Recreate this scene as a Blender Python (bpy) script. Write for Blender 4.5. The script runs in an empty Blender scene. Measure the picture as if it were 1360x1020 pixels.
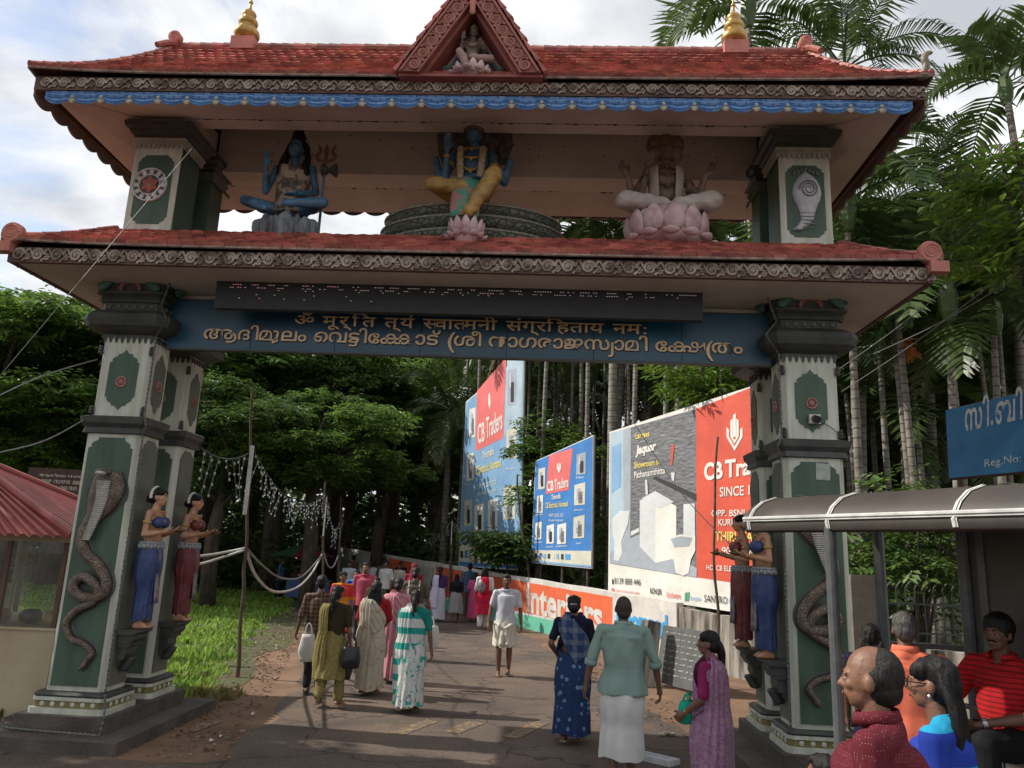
import bpy, bmesh, math, random
import numpy as np
from mathutils import Vector as V, Matrix as M, noise as NZ, Euler
from math import sin, cos, pi, radians as RD, sqrt, atan2
random.seed(7)
sc = bpy.context.scene
COL = sc.collection
# ---------------- camera ----------------
FPX = 1005.0
PITCH, ROLL, EYE = RD(12.45), RD(2.374), 2.1
FW = V((0, cos(PITCH), sin(PITCH)))
_up = V((0, -sin(PITCH), cos(PITCH)))
RT = V((1, 0, 0)) * cos(ROLL) + _up * sin(ROLL)
UP = _up * cos(ROLL) - V((1, 0, 0)) * sin(ROLL)
cd = bpy.data.cameras.new('camera'); cam = bpy.data.objects.new('camera', cd); COL.objects.link(cam)
mm = M.Identity(4)
for i in range(3):
    mm[i][0], mm[i][1], mm[i][2] = RT[i], UP[i], -FW[i]
mm[2][3] = EYE
cam.matrix_world = mm
cd.sensor_width = 36; cd.lens = FPX / 1360 * 36; cd.clip_start = .05; cd.clip_end = 3000
sc.camera = cam
# ---------------- sun and sky ----------------
SUN_EL, SUN_BACK = RD(42), RD(9)          # sun from the left, a little beyond the gate
tosun = V((-cos(SUN_EL) * cos(SUN_BACK), cos(SUN_EL) * sin(SUN_BACK), sin(SUN_EL)))
ld = bpy.data.lights.new('sun', 'SUN'); ld.energy = 4.2; ld.angle = RD(.6); ld.color = (1, .93, .82)
lo = bpy.data.objects.new('sun', ld); COL.objects.link(lo)
lo.rotation_euler = tosun.to_track_quat('Z', 'Y').to_euler()
w = bpy.data.worlds.new('World'); sc.world = w; w.use_nodes = True
nt = w.node_tree; N = nt.nodes; L = nt.links; N.clear()
out = N.new('ShaderNodeOutputWorld'); bg = N.new('ShaderNodeBackground'); L.new(bg.outputs[0], out.inputs[0])
sky = N.new('ShaderNodeTexSky'); sky.sky_type = 'NISHITA'; sky.sun_disc = False
sky.sun_elevation = SUN_EL; sky.sun_rotation = atan2(tosun.x, tosun.y); sky.air_density = 1.1; sky.dust_density = 1.4
bg.inputs[1].default_value = .14
tc = N.new('ShaderNodeTexCoord'); sep = N.new('ShaderNodeSeparateXYZ'); L.new(tc.outputs['Generated'], sep.inputs[0])
def mth(op, a, b=None, tree=nt):
    n = tree.nodes.new('ShaderNodeMath'); n.operation = op
    for k, v in enumerate((a, b)):
        if v is None: continue
        if isinstance(v, (int, float)): n.inputs[k].default_value = v
        else: tree.links.new(v, n.inputs[k])
    return n.outputs[0]
zz = mth('ADD', mth('MAXIMUM', sep.outputs[2], 0.0), .22)
cmb = N.new('ShaderNodeCombineXYZ')
L.new(mth('DIVIDE', sep.outputs[0], zz), cmb.inputs[0]); L.new(mth('DIVIDE', sep.outputs[1], zz), cmb.inputs[1])
n1 = N.new('ShaderNodeTexNoise'); n1.inputs['Scale'].default_value = 1.9; n1.inputs['Detail'].default_value = 9; n1.inputs['Roughness'].default_value = .58; n1.inputs['Distortion'].default_value = .35
L.new(cmb.outputs[0], n1.inputs[0])
n2 = N.new('ShaderNodeTexNoise'); n2.inputs['Scale'].default_value = 4.2; n2.inputs['Detail'].default_value = 8
L.new(cmb.outputs[0], n2.inputs[0])
# thicker, even cover to the right, broken on the left
cov = mth('ADD', n1.outputs[0], mth('MULTIPLY', sep.outputs[0], .28))
mr = N.new('ShaderNodeMapRange'); mr.interpolation_type = 'SMOOTHSTEP'; L.new(cov, mr.inputs[0])
mr.inputs[1].default_value = .21; mr.inputs[2].default_value = .40
cr = N.new('ShaderNodeValToRGB'); L.new(mth('ADD', mth('MULTIPLY', n2.outputs[0], .75), mth('MULTIPLY', n1.outputs[0], .35)), cr.inputs[0])
cr.color_ramp.elements[0].position = .38; cr.color_ramp.elements[0].color = (3.5, 3.65, 3.95, 1)
cr.color_ramp.elements[1].position = .68; cr.color_ramp.elements[1].color = (7.0, 7.03, 7.1, 1)
mxw = N.new('ShaderNodeMix'); mxw.data_type = 'RGBA'
L.new(mr.outputs[0], mxw.inputs[0]); L.new(sky.outputs[0], mxw.inputs[6]); L.new(cr.outputs[0], mxw.inputs[7])
L.new(mxw.outputs[2], bg.inputs[0])
sc.view_settings.view_transform = 'Standard'; sc.view_settings.look = 'None'
sc.view_settings.gamma = 1; sc.view_settings.exposure = 0.28
try: sc.cycles.max_bounces = 6; sc.cycles.transparent_max_bounces = 12; sc.cycles.use_denoising = True
except Exception: pass
# ---------------- helpers ----------------
def at(px, py, Y):                      # world point on the plane y=Y seen at a photo pixel
    d = FW + RT * ((px - 680) / FPX) + UP * ((510 - py) / FPX)
    return V((0, 0, EYE)) + d * (Y / d.y)
def on_ground(px, py, z=0):
    d = FW + RT * ((px - 680) / FPX) + UP * ((510 - py) / FPX)
    return V((0, 0, EYE)) + d * ((z - EYE) / d.z)
def col3(c): return (c[0], c[1], c[2], 1)
MATS = {}
def mat(name, c, rough=.7, var=.3, scale=5, bump=0, bscale=None, metal=0, c2=None, lo=.35, hi=.68, spec=.5, island=0, stretch=None, emit=0, trans=0, coat=0):
    if name in MATS: return MATS[name]
    m = bpy.data.materials.new(name); m.use_nodes = True; t = m.node_tree; n = t.nodes; l = t.links
    b = n['Principled BSDF']; b.inputs['Roughness'].default_value = rough; b.inputs['Metallic'].default_value = metal
    b.inputs['Specular IOR Level'].default_value = spec
    tc = n.new('ShaderNodeTexCoord'); src = tc.outputs['Object']
    if stretch:
        mp = n.new('ShaderNodeMapping'); mp.inputs['Scale'].default_value = stretch; l.new(src, mp.inputs[0]); src = mp.outputs[0]
    nz = n.new('ShaderNodeTexNoise'); nz.inputs['Scale'].default_value = scale; nz.inputs['Detail'].default_value = 7; nz.inputs['Roughness'].default_value = .62
    l.new(src, nz.inputs[0])
    r = n.new('ShaderNodeValToRGB'); l.new(nz.outputs[0], r.inputs[0])
    if c2 is None: c2 = tuple(x * (1 - var) for x in c); c1 = tuple(min(1, x * (1 + var * .6)) for x in c)
    else: c1 = c
    r.color_ramp.elements[0].position = lo; r.color_ramp.elements[0].color = col3(c2)
    r.color_ramp.elements[1].position = hi; r.color_ramp.elements[1].color = col3(c1)
    colr = r.outputs[0]
    if island:
        g = n.new('ShaderNodeNewGeometry'); h = n.new('ShaderNodeHueSaturation')
        mr = n.new('ShaderNodeMapRange'); l.new(g.outputs['Random Per Island'], mr.inputs[0]); mr.inputs[3].default_value = 1 - island; mr.inputs[4].default_value = 1 + island
        l.new(mr.outputs[0], h.inputs['Value']); l.new(colr, h.inputs['Color'])
        mr2 = n.new('ShaderNodeMapRange'); mm_ = mth('FRACT', mth('MULTIPLY', g.outputs['Random Per Island'], 7.31, t), None, t); l.new(mm_, mr2.inputs[0]); mr2.inputs[3].default_value = .5 - .014 * island / .4; mr2.inputs[4].default_value = .5 + .012 * island / .4
        l.new(mr2.outputs[0], h.inputs['Hue']); colr = h.outputs[0]
    l.new(colr, b.inputs['Base Color'])
    if bump:
        nb = n.new('ShaderNodeTexNoise'); nb.inputs['Scale'].default_value = bscale or scale * 5; nb.inputs['Detail'].default_value = 5; l.new(src, nb.inputs[0])
        bp = n.new('ShaderNodeBump'); bp.inputs['Strength'].default_value = bump; bp.inputs['Distance'].default_value = .02; l.new(nb.outputs[0], bp.inputs['Height']); l.new(bp.outputs[0], b.inputs['Normal'])
    if emit:
        b.inputs['Emission Color'].default_value = col3(c); b.inputs['Emission Strength'].default_value = emit
    if coat: b.inputs['Coat Weight'].default_value = coat
    if trans:
        tr = n.new('ShaderNodeBsdfTranslucent'); l.new(colr, tr.inputs[0]); mx = n.new('ShaderNodeMixShader'); mx.inputs[0].default_value = trans
        l.new(b.outputs[0], mx.inputs[1]); l.new(tr.outputs[0], mx.inputs[2]); l.new(mx.outputs[0], n['Material Output'].inputs[0])
    MATS[name] = m; return m
def tag(o, label=None, cat=None, group=None, kind=None):
    if label: o['label'] = label
    if cat: o['category'] = cat
    if group: o['group'] = group
    if kind: o['kind'] = kind
    return o
def empty(name, loc=(0, 0, 0), rz=0, label=None, cat=None, group=None):
    o = bpy.data.objects.new(name, None); o.empty_display_size = .2; COL.objects.link(o); o.location = loc; o.rotation_euler = (0, 0, rz)
    return tag(o, label, cat, group)
def link(name, me, parent=None):
    o = bpy.data.objects.new(name, me); COL.objects.link(o)
    if parent: o.parent = parent
    return o
def copy_tree(o, parent=None):
    c = o.copy(); COL.objects.link(c); c.parent = parent
    for ch in list(o.children): copy_tree(ch, c)
    return c
class MB:
    def __init__(s): s.v = []; s.f = []; s.mi = []
    def add(s, vs, fs, mi=0):
        k = len(s.v); s.v += [tuple(p) for p in vs]; s.f += [tuple(i + k for i in f) for f in fs]; s.mi += [mi] * len(fs); return s
    def box(s, a, b, mi=0, rot=None, piv=None):
        (x0, y0, z0), (x1, y1, z1) = a, b
        vs = [V(p) for p in ((x0, y0, z0), (x1, y0, z0), (x1, y1, z0), (x0, y1, z0), (x0, y0, z1), (x1, y0, z1), (x1, y1, z1), (x0, y1, z1))]
        if rot is not None:
            piv = V(piv) if piv is not None else (vs[0] + vs[6]) / 2
            vs = [piv + rot @ (p - piv) for p in vs]
        return s.add(vs, [(0, 3, 2, 1), (4, 5, 6, 7), (0, 1, 5, 4), (1, 2, 6, 5), (2, 3, 7, 6), (3, 0, 4, 7)], mi)
    def quad(s, a, b, c, d, mi=0): return s.add([a, b, c, d], [(0, 1, 2, 3)], mi)
    def rings(s, rs, close=True, cap=True, mi=0):       # list of rings of points
        n = len(rs[0]); vs = [p for r in rs for p in r]; fs = []
        for i in range(len(rs) - 1):
            for j in range(n if close else n - 1):
                k = (j + 1) % n; fs.append((i * n + j, i * n + k, (i + 1) * n + k, (i + 1) * n + j))
        if cap and close: fs.append(tuple(range(n - 1, -1, -1))); fs.append(tuple((len(rs) - 1) * n + j for j in range(n)))
        return s.add(vs, fs, mi)
    def tube(s, path, r, n=8, mi=0, cap=True, flat=1.0, nrm=None):
        path = [V(p) for p in path]; rs = []; pu = None
        for i, p in enumerate(path):
            t = (path[min(i + 1, len(path) - 1)] - path[max(i - 1, 0)])
            t = t.normalized() if t.length > 1e-9 else V((0, 0, 1))
            if nrm is not None: u = V(nrm) - t * t.dot(V(nrm)); u.normalize()
            elif pu is None: a = V((0, 0, 1)) if abs(t.z) < .9 else V((1, 0, 0)); u = (a - t * t.dot(a)).normalized()
            else: u = (pu - t * t.dot(pu)).normalized()
            pu = u; w_ = t.cross(u); rr = r[i] if isinstance(r, (list, tuple)) else r
            rs.append([p + u * (rr * flat * cos(2 * pi * k / n)) + w_ * (rr * sin(2 * pi * k / n)) for k in range(n)])
        return s.rings(rs, True, cap, mi)
    def lathe(s, prof, n=24, c=(0, 0, 0), mi=0):
        c = V(c); return s.rings([[c + V((max(r, 1e-4) * cos(2 * pi * k / n), max(r, 1e-4) * sin(2 * pi * k / n), z)) for k in range(n)] for r, z in prof], True, True, mi)
    def prism(s, poly, T, d, mi=0):           # poly 2-D -> T(x,y) point; extruded by vector d
        n = len(poly); d = V(d); a = [V(T(x, y)) for x, y in poly]; b = [p + d for p in a]
        return s.add(a + b, [tuple(range(n))[::-1], tuple(range(n, 2 * n))] + [(i, (i + 1) % n, n + (i + 1) % n, n + i) for i in range(n)], mi)
    def ell(s, c, r, n=12, m=8, rot=None, mi=0):
        c = V(c); rs = []
        for i in range(m + 1):
            a = -pi / 2 + pi * i / m; cr_ = max(cos(a), .02)
            ring = [V((r[0] * cr_ * cos(2 * pi * k / n), r[1] * cr_ * sin(2 * pi * k / n), r[2] * sin(a))) for k in range(n)]
            if rot is not None: ring = [rot @ p for p in ring]
            rs.append([c + p for p in ring])
        return s.rings(rs, True, True, mi)
    def cap(s, a, b, ra, rb, n=10, mi=0):      # round cone
        a, b = V(a), V(b); d = b - a
        if d.length < 1e-6: return s.ell(a, (ra, ra, ra))
        t = d.normalized(); u = t.orthogonal().normalized(); w_ = t.cross(u); rs = []
        for o, r0, sg in ((a, ra, -1), (b, rb, 1)):
            for i in range(5):
                ang = (-pi / 2 + pi / 2 * i / 4) if sg < 0 else (pi / 2 * i / 4)
                q = max(cos(ang), .03) * r0; z = sin(ang) * r0
                rs.append([o + t * z + u * (q * cos(2 * pi * k / n)) + w_ * (q * sin(2 * pi * k / n)) for k in range(n)])
        return s.rings(rs, True, True, mi)
    def mesh(s, name, mats, smooth=False, recalc=True):
        me = bpy.data.meshes.new(name); me.from_pydata(s.v, [], s.f)
        if not isinstance(mats, (list, tuple)): mats = [mats]
        for m in mats: me.materials.append(m)
        me.polygons.foreach_set('material_index', s.mi)
        if recalc:
            bm = bmesh.new(); bm.from_mesh(me); bmesh.ops.recalc_face_normals(bm, faces=bm.faces); bm.to_mesh(me); bm.free()
        if smooth: me.polygons.foreach_set('use_smooth', [True] * len(me.polygons))
        me.update(); return me
    def build(s, name, mats, parent=None, smooth=False, recalc=True):
        return link(name, s.mesh(name, mats, smooth, recalc), parent)
def fuse(mb, name, mats, parent=None, vox=.012, sm=4, disp=None):
    """overlapping closed shapes -> one continuous skin"""
    o = mb.build('tmp_shape', mats, None); md = o.modifiers.new('r', 'REMESH'); md.mode = 'VOXEL'; md.voxel_size = vox
    if sm: s2 = o.modifiers.new('s', 'SMOOTH'); s2.iterations = sm; s2.factor = .5
    dg = bpy.context.evaluated_depsgraph_get(); me = bpy.data.meshes.new_from_object(o.evaluated_get(dg)); me.name = name
    old = o.data; bpy.data.objects.remove(o); bpy.data.meshes.remove(old)
    if not isinstance(mats, (list, tuple)): mats = [mats]
    if len(me.materials) == 0:
        for m in mats: me.materials.append(m)
    if disp:
        nv = len(me.vertices); co = np.empty(nv * 3); no = np.empty(nv * 3); me.vertices.foreach_get('co', co); me.vertices.foreach_get('normal', no)
        co = co.reshape(-1, 3); no = no.reshape(-1, 3)
        amp, sx, sz = disp
        d = np.array([NZ.noise(V((p[0] * sx, p[1] * sx, p[2] * sz))) for p in co])
        me.vertices.foreach_set('co', (co + no * (d * amp)[:, None]).ravel())
    me.polygons.foreach_set('use_smooth', [True] * len(me.polygons)); me.update()
    return link(name, me, parent)
# ---- text ----
_TX = {}
def text_mesh(s, bold=0.0, cut=None):
    k = (s, bold, cut)
    if k in _TX: return _TX[k]
    c = bpy.data.curves.new('lettering', 'FONT'); c.body = s; c.size = 1; c.offset = bold; c.resolution_u = 3
    o = bpy.data.objects.new('tmp_text', c); COL.objects.link(o); dg = bpy.context.evaluated_depsgraph_get(); dg.update()
    me = bpy.data.meshes.new_from_object(o.evaluated_get(dg)); bpy.data.objects.remove(o); bpy.data.curves.remove(c)
    if cut:
        bm = bmesh.new(); bm.from_mesh(me); xs = [v.co.x for v in bm.verts]; x0, x1 = min(xs), max(xs)
        bmesh.ops.bisect_plane(bm, geom=bm.verts[:] + bm.edges[:] + bm.faces[:], plane_co=(x0 + (x1 - x0) * cut, 0, 0), plane_no=(1, 0, 0), clear_outer=True)
        bm.to_mesh(me); bm.free()
    vs = [v.co.copy() for v in me.vertices]; fs = [tuple(p.vertices) for p in me.polygons]; bpy.data.meshes.remove(me)
    _TX[k] = (vs, fs); return vs, fs
def put_text(mb, s, T, x, y, w, h=None, mi=0, bold=0.0, off=0.0, align='l'):
    """lettering fitted into a box of width w, height h (or keep ratio), T(x,y) -> point"""
    items = [(s, 0, None, 0, 1)] if isinstance(s, str) else s
    V0 = []; F0 = []; x_ = 0
    for it in items:
        g, gap, cut, dy, scl = (list(it) + [0, None, 0, 1][len(it) - 1:])[:5]
        if g == ' ': x_ += .3; continue
        vs, fs = text_mesh(g, bold, cut)
        if not vs: continue
        if isinstance(s, str): x0 = 0
        else:
            x0 = min(v.x for v in vs)
        k = len(V0); V0 += [V(((v.x - x0) * scl + x_ + gap, v.y * scl + dy, 0)) for v in vs]; F0 += [tuple(i + k for i in f) for f in fs]
        x_ = max(v.x for v in V0[k:]) + .06
    if not V0: return
    ax, bx = min(v.x for v in V0), max(v.x for v in V0); ay, by = min(v.y for v in V0), max(v.y for v in V0)
    sx = w / (bx - ax); sy = sx if h is None else h / (by - ay)
    mb.add([T(x + (v.x - ax) * sx, y + (v.y - ay) * sy) for v in V0], F0, mi)
# ---------------- ground ----------------
def rag(pts, step=.35, amp=.12, seed=0):
    o = []; n = len(pts)
    for i in range(n):
        a, b = V(pts[i]).to_2d(), V(pts[(i + 1) % n]).to_2d(); k = max(1, int((b - a).length / step))
        if (b - a).length > 60: k = 20
        for j in range(k):
            p = a + (b - a) * (j / k); o.append((p.x + amp * NZ.noise(V((p.x * 1.3, p.y * 1.3, seed))) * 2, p.y + amp * NZ.noise(V((p.x * 1.3, p.y * 1.3, seed + 9))) * 2))
    return o
def sheet(name, pts, z, m, kind='structure'):
    bm = bmesh.new(); vs = [bm.verts.new((x, y, z)) for x, y in pts]; f = bm.faces.new(vs); f.normal_update()
    if f.normal.z < 0: f.normal_flip()
    bmesh.ops.triangulate(bm, faces=bm.faces[:])
    me = bpy.data.meshes.new(name); bm.to_mesh(me); bm.free(); me.materials.append(m); o = link(name, me); return tag(o, kind=kind)
dirt = mat('dirt', (.235, .140, .085), .95, scale=.9, c2=(.105, .060, .037), bump=.9, bscale=26)
asph = mat('asphalt', (.140, .104, .082), .9, scale=.75, c2=(.070, .053, .043), bump=.9, bscale=70, lo=.3, hi=.72)
def speckle(m, dust):
    t = m.node_tree; n = t.nodes; l = t.links; b = n['Principled BSDF']; src = b.inputs['Base Color'].links[0].from_socket; tc = n.new('ShaderNodeTexCoord')
    def nz(s, d=6, ds=0):
        q = n.new('ShaderNodeTexNoise'); q.inputs['Scale'].default_value = s; q.inputs['Detail'].default_value = d; q.inputs['Distortion'].default_value = ds; l.new(tc.outputs['Object'], q.inputs[0]); return q.outputs[0]
    def rng(x, a, b_, c, d): q = n.new('ShaderNodeMapRange'); l.new(x, q.inputs[0]); [setattr(q.inputs[i + 1], 'default_value', v) for i, v in enumerate((a, b_, c, d))]; return q.outputs[0]
    mx = n.new('ShaderNodeMix'); mx.data_type = 'RGBA'; l.new(rng(nz(.55, 8, .6), .50, .70, 0, .75), mx.inputs[0]); l.new(src, mx.inputs[6]); mx.inputs[7].default_value = col3(dust)
    sp = rng(nz(95, 2), .32, .70, .55, 1.5); vc = n.new('ShaderNodeTexVoronoi'); vc.feature = 'DISTANCE_TO_EDGE'; vc.inputs['Scale'].default_value = .55; wv = n.new('ShaderNodeVectorMath'); wv.operation = 'ADD'; l.new(tc.outputs['Object'], wv.inputs[0]); w2 = n.new('ShaderNodeTexNoise'); w2.inputs['Scale'].default_value = 1.7; l.new(tc.outputs['Object'], w2.inputs[0]); l.new(w2.outputs['Color'], wv.inputs[1]); l.new(wv.outputs[0], vc.inputs['Vector'])
    ck = rng(vc.outputs['Distance'], .004, .016, .45, 1)
    hs = n.new('ShaderNodeHueSaturation'); l.new(mth('MULTIPLY', sp, ck, t), hs.inputs['Value']); l.new(mx.outputs[2], hs.inputs['Color']); l.new(hs.outputs[0], b.inputs['Base Color'])
speckle(asph, (.20, .135, .095))
sheet('ground', [(-500, -60), (500, -60), (500, 900), (-500, 900)], 0, dirt)
RL = [(-2.55, 7.9), (-2.66, 8.75), (-3.16, 12.8), (-4.1, 17.3), (-5.38, 22.9), (-9.0, 40), (-13, 58)]
RR = [(-8.6, 58), (-4.6, 42.2), (-.45, 23.4), (.55, 20.6), (1.5, 15.2), (2.05, 11.4), (2.45, 9.6), (2.75, 7.9)]
sheet('road', rag(RL + RR + [(40, 7.6), (40, -40), (-40, -40), (-40, 7.6)], amp=.13), .004, asph)
# worn yellow paint across the mouth of the lane
yel = mat('worn_yellow_paint', (.31, .195, .07), .9, scale=11, c2=(.115, .09, .072), lo=.46, hi=.66, bump=.3, bscale=60)
mb = MB()
for (a, b) in (((245, 972), (285, 958)), ((530, 975), (573, 958)), ((602, 974), (636, 960)), ((672, 979), (716, 961))):
    p, q = on_ground(*a), on_ground(*b); d = (q - p).normalized(); s_ = V((d.y, -d.x, 0)) * .10
    poly = rag([(p - s_)[:2], (p + s_)[:2], (q + s_)[:2], (q - s_)[:2]], .05, .06, p.x)
    mb.prism(poly, lambda x, y: V((x, y, .0082)), (0, 0, .0012))
tag(mb.build('road_marking', yel), kind='structure')
# lawn on the left
lawn = mat('lawn_soil', (.075, .10, .03), .95, scale=1.6, c2=(.06, .05, .025), bump=.5)
GP = [(-4.3, 10.4), (-3.85, 11.6), (-4.2, 14.2), (-4.5, 17), (-5.3, 21.5), (-7.0, 29), (-9.6, 38), (-40, 40), (-40, 9.0), (-8, 9.6)]
sheet('lawn', rag(GP, .5, .22, 2), .006, lawn)
gm = mat('grass_blade', (.30, .45, .07), .7, scale=.9, c2=(.13, .24, .035), trans=.4, island=.28)
def inpoly(x, y, P):
    c = False; j = len(P) - 1
    for i in range(len(P)):
        if (P[i][1] > y) != (P[j][1] > y) and x < (P[j][0] - P[i][0]) * (y - P[i][1]) / (P[j][1] - P[i][1]) + P[i][0]: c = not c
        j = i
    return c
def grass(name, pts_fn, n, hmin, hmax, m, width=.012):
    mb = MB(); R = random.Random(5); k = 0
    while k < n:
        p = pts_fn(R)
        if p is None: continue
        x, y = p; k += 1; h = R.uniform(hmin, hmax); a = R.uniform(0, 2 * pi); ww = width * (1 + y / 14.)
        lx, ly = cos(a + 1.2) * h * R.uniform(.2, .7), sin(a + 1.2) * h * R.uniform(.2, .7); dx, dy = cos(a) * ww, sin(a) * ww
        mb.add([(x - dx, y - dy, 0), (x + dx, y + dy, 0), (x + lx * .5 + dx * .7, y + ly * .5 + dy * .7, h * .65), (x + lx * .5 - dx * .7, y + ly * .5 - dy * .7, h * .65), (x + lx, y + ly, h * .95)], [(0, 1, 2, 3), (3, 2, 4)])
    return tag(mb.build(name, m, recalc=False), kind='stuff')
def lawn_pt(R):
    y = 9.6 + 29 * R.random() ** 1.9; x = R.uniform(-1.05 * y - 1 if y < 20 else -.62 * y, -3.6)
    if not inpoly(x, y, GP) or NZ.noise(V((x * .8, y * .8, 0))) < -.36: return None
    dd = min((x + 4.2 + (y - 11) * .19) * -1, y - 10) + .6 * NZ.noise(V((x, y, 4)))
    if R.random() > dd + .12: return None
    return x, y
grass('grass', lawn_pt, 60000, .04, .17, gm)
# dry litter, leaves and pebbles strewn on the bare earth
lm = [mat('dead_leaf', (.16, .085, .04), .9, island=.4), mat('paper_scrap', (.62, .58, .52), .8), mat('pebble', (.20, .15, .12), .9, island=.3)]
mb = MB(); R = random.Random(3)
def strip_pt():
    while 1:
        y = R.uniform(8, 26); t = R.random(); xl = -2.6 - max(0, (y - 8)) * .19
        x = xl - abs(R.gauss(0, .75)) if R.random() < .72 else 1.9 + (11.4 - y) * .13 + abs(R.gauss(0, .35)) if y < 16 else xl - R.random()
        return x, y
for i in range(2600):
    x, y = strip_pt(); q = R.random(); s_ = R.uniform(.012, .045); a = R.uniform(0, 6.28)
    if q < .62:
        c_, d_ = cos(a) * s_, sin(a) * s_
        mb.add([(x + c_, y + d_, .014), (x - d_ * .5, y + c_ * .5, .016 + s_ * .5 * R.random()), (x - c_, y - d_, .012), (x + d_ * .5, y - c_ * .5, .013)], [(0, 1, 2, 3)], 0)
    elif q < .985: mb.ell((x, y, .008), (s_ * .6, s_ * .5, s_ * .4), 6, 4, mi=2)
    else: mb.add([(x, y, .02), (x + s_ * 1.3, y + .4 * s_, .035), (x + s_, y + 1.6 * s_, .02), (x - .3 * s_, y + s_, .045)], [(0, 1, 2, 3)], 1)
tag(mb.build('leaf_litter', lm, recalc=False), kind='stuff')
def lawn2(R):
    x, y = R.uniform(-7.5, -2.9), R.uniform(8.9, 12.5)
    return (x, y) if NZ.noise(V((x * 1.4, y * 1.4, 7))) > .12 and x < -3.3 - (y - 9) * .12 and not (y < 10.2 and x > -5) else None
grass('dry_grass', lawn2, 2600, .03, .13, mat('dry_grass_blade', (.24, .21, .07), .8, c2=(.14, .13, .05), trans=.3, island=.3))
# ---------------- the gateway ----------------
GATE = empty('temple_gateway', (-.59, 8.25, 0), RD(-2.9), 'two storey painted temple gateway with red tiled roofs and cobra pillars spanning the lane', 'gateway')
WHT = mat('pillar_white_paint', (.56, .58, .50), .6, scale=3.2, c2=(.36, .36, .29), bump=.2, lo=.30, hi=.62, stretch=(2.5, 2.5, .35))
GRN = mat('pillar_green_paint', (.066, .118, .078), .55, scale=2.5, c2=(.040, .072, .050), bump=.15, stretch=(2, 2, .5))
GRN2 = mat('dull_green_paint', (.13, .145, .11), .6, scale=3, c2=(.095, .105, .08))
DRK = mat('dark_trim_paint', (.062, .068, .060), .55, scale=4, c2=(.030, .033, .029), bump=.2)
PLA = mat('pink_plaster', (.60, .535, .475), .85, scale=1.1, c2=(.46, .395, .34), bump=.2, bscale=14)
PLD = mat('stained_plaster', (.26, .20, .17), .9, scale=1.6, c2=(.13, .10, .085), bump=.3)
RST = mat('rosette_paint', (.50, .25, .22), .6, scale=20, c2=(.30, .13, .11))
OCH = mat('ochre_band', (.20, .165, .055), .7, scale=6)
STN = mat('step_stone', (.115, .098, .085), .9, scale=2.2, c2=(.055, .047, .042), bump=.6, bscale=30)
def notch(w, h, n=.07, lower=True, style=0):
    """panel outline with stepped, scooped corners; origin bottom centre"""
    a = w / 2; pts = []
    def corner(cx, cy, sx, sy):
        q = [(0, -2.0 * n), (-.55 * n, -1.85 * n), (-.55 * n, -1.2 * n), (-1.0 * n, -.85 * n), (-1.55 * n, -.55 * n), (-1.75 * n, -.45 * n), (-1.75 * n, 0)]
        q = [(cx + sx * x, cy + sy * y) for x, y in q]
        return q if sx * sy > 0 else q[::-1]
    pts += corner(a, h, 1, 1)
    if style: pts += [(.045, h), (.02, h + .025), (0, h + .05), (-.02, h + .025), (-.045, h)]
    pts += corner(-a, h, -1, 1)
    if lower:
        pts += corner(-a, 0, -1, -1)
        if style: pts += [(-.045, 0), (-.02, -.025), (0, -.05), (.02, -.025), (.045, 0)]
        pts += corner(a, 0, 1, -1)
    else: pts += [(-a, 0), (a, 0)]
    return pts
def sq(u0, u1, v0, v1, z, e=0, ch=.05):
    u0 -= e; u1 += e; v0 -= e; v1 += e; c = ch
    return [V(p) for p in ((u0 + c, v0, z), (u1 - c, v0, z), (u1, v0 + c, z), (u1, v1 - c, z), (u1 - c, v1, z), (u0 + c, v1, z), (u0, v1 - c, z), (u0, v0 + c, z))]
LEAF = mat('capital_leaf_green', (.05, .13, .10), .6, scale=9); PNK = mat('capital_pink', (.30, .13, .11), .6, scale=9)
def flower(mb, T, r, n=12, mi=0, mi2=1):
    for k in range(n):
        a = 2 * pi * k / n; c = T(r * .72 * cos(a), r * .72 * sin(a), .004)
        mb.ell(c, (r * .2, r * .2, r * .2), 8, 5, mi=mi)
    mb.ell(T(0, 0, .0), (r * .52, r * .36, r * .52), 12, 8, mi=mi2)
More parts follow.
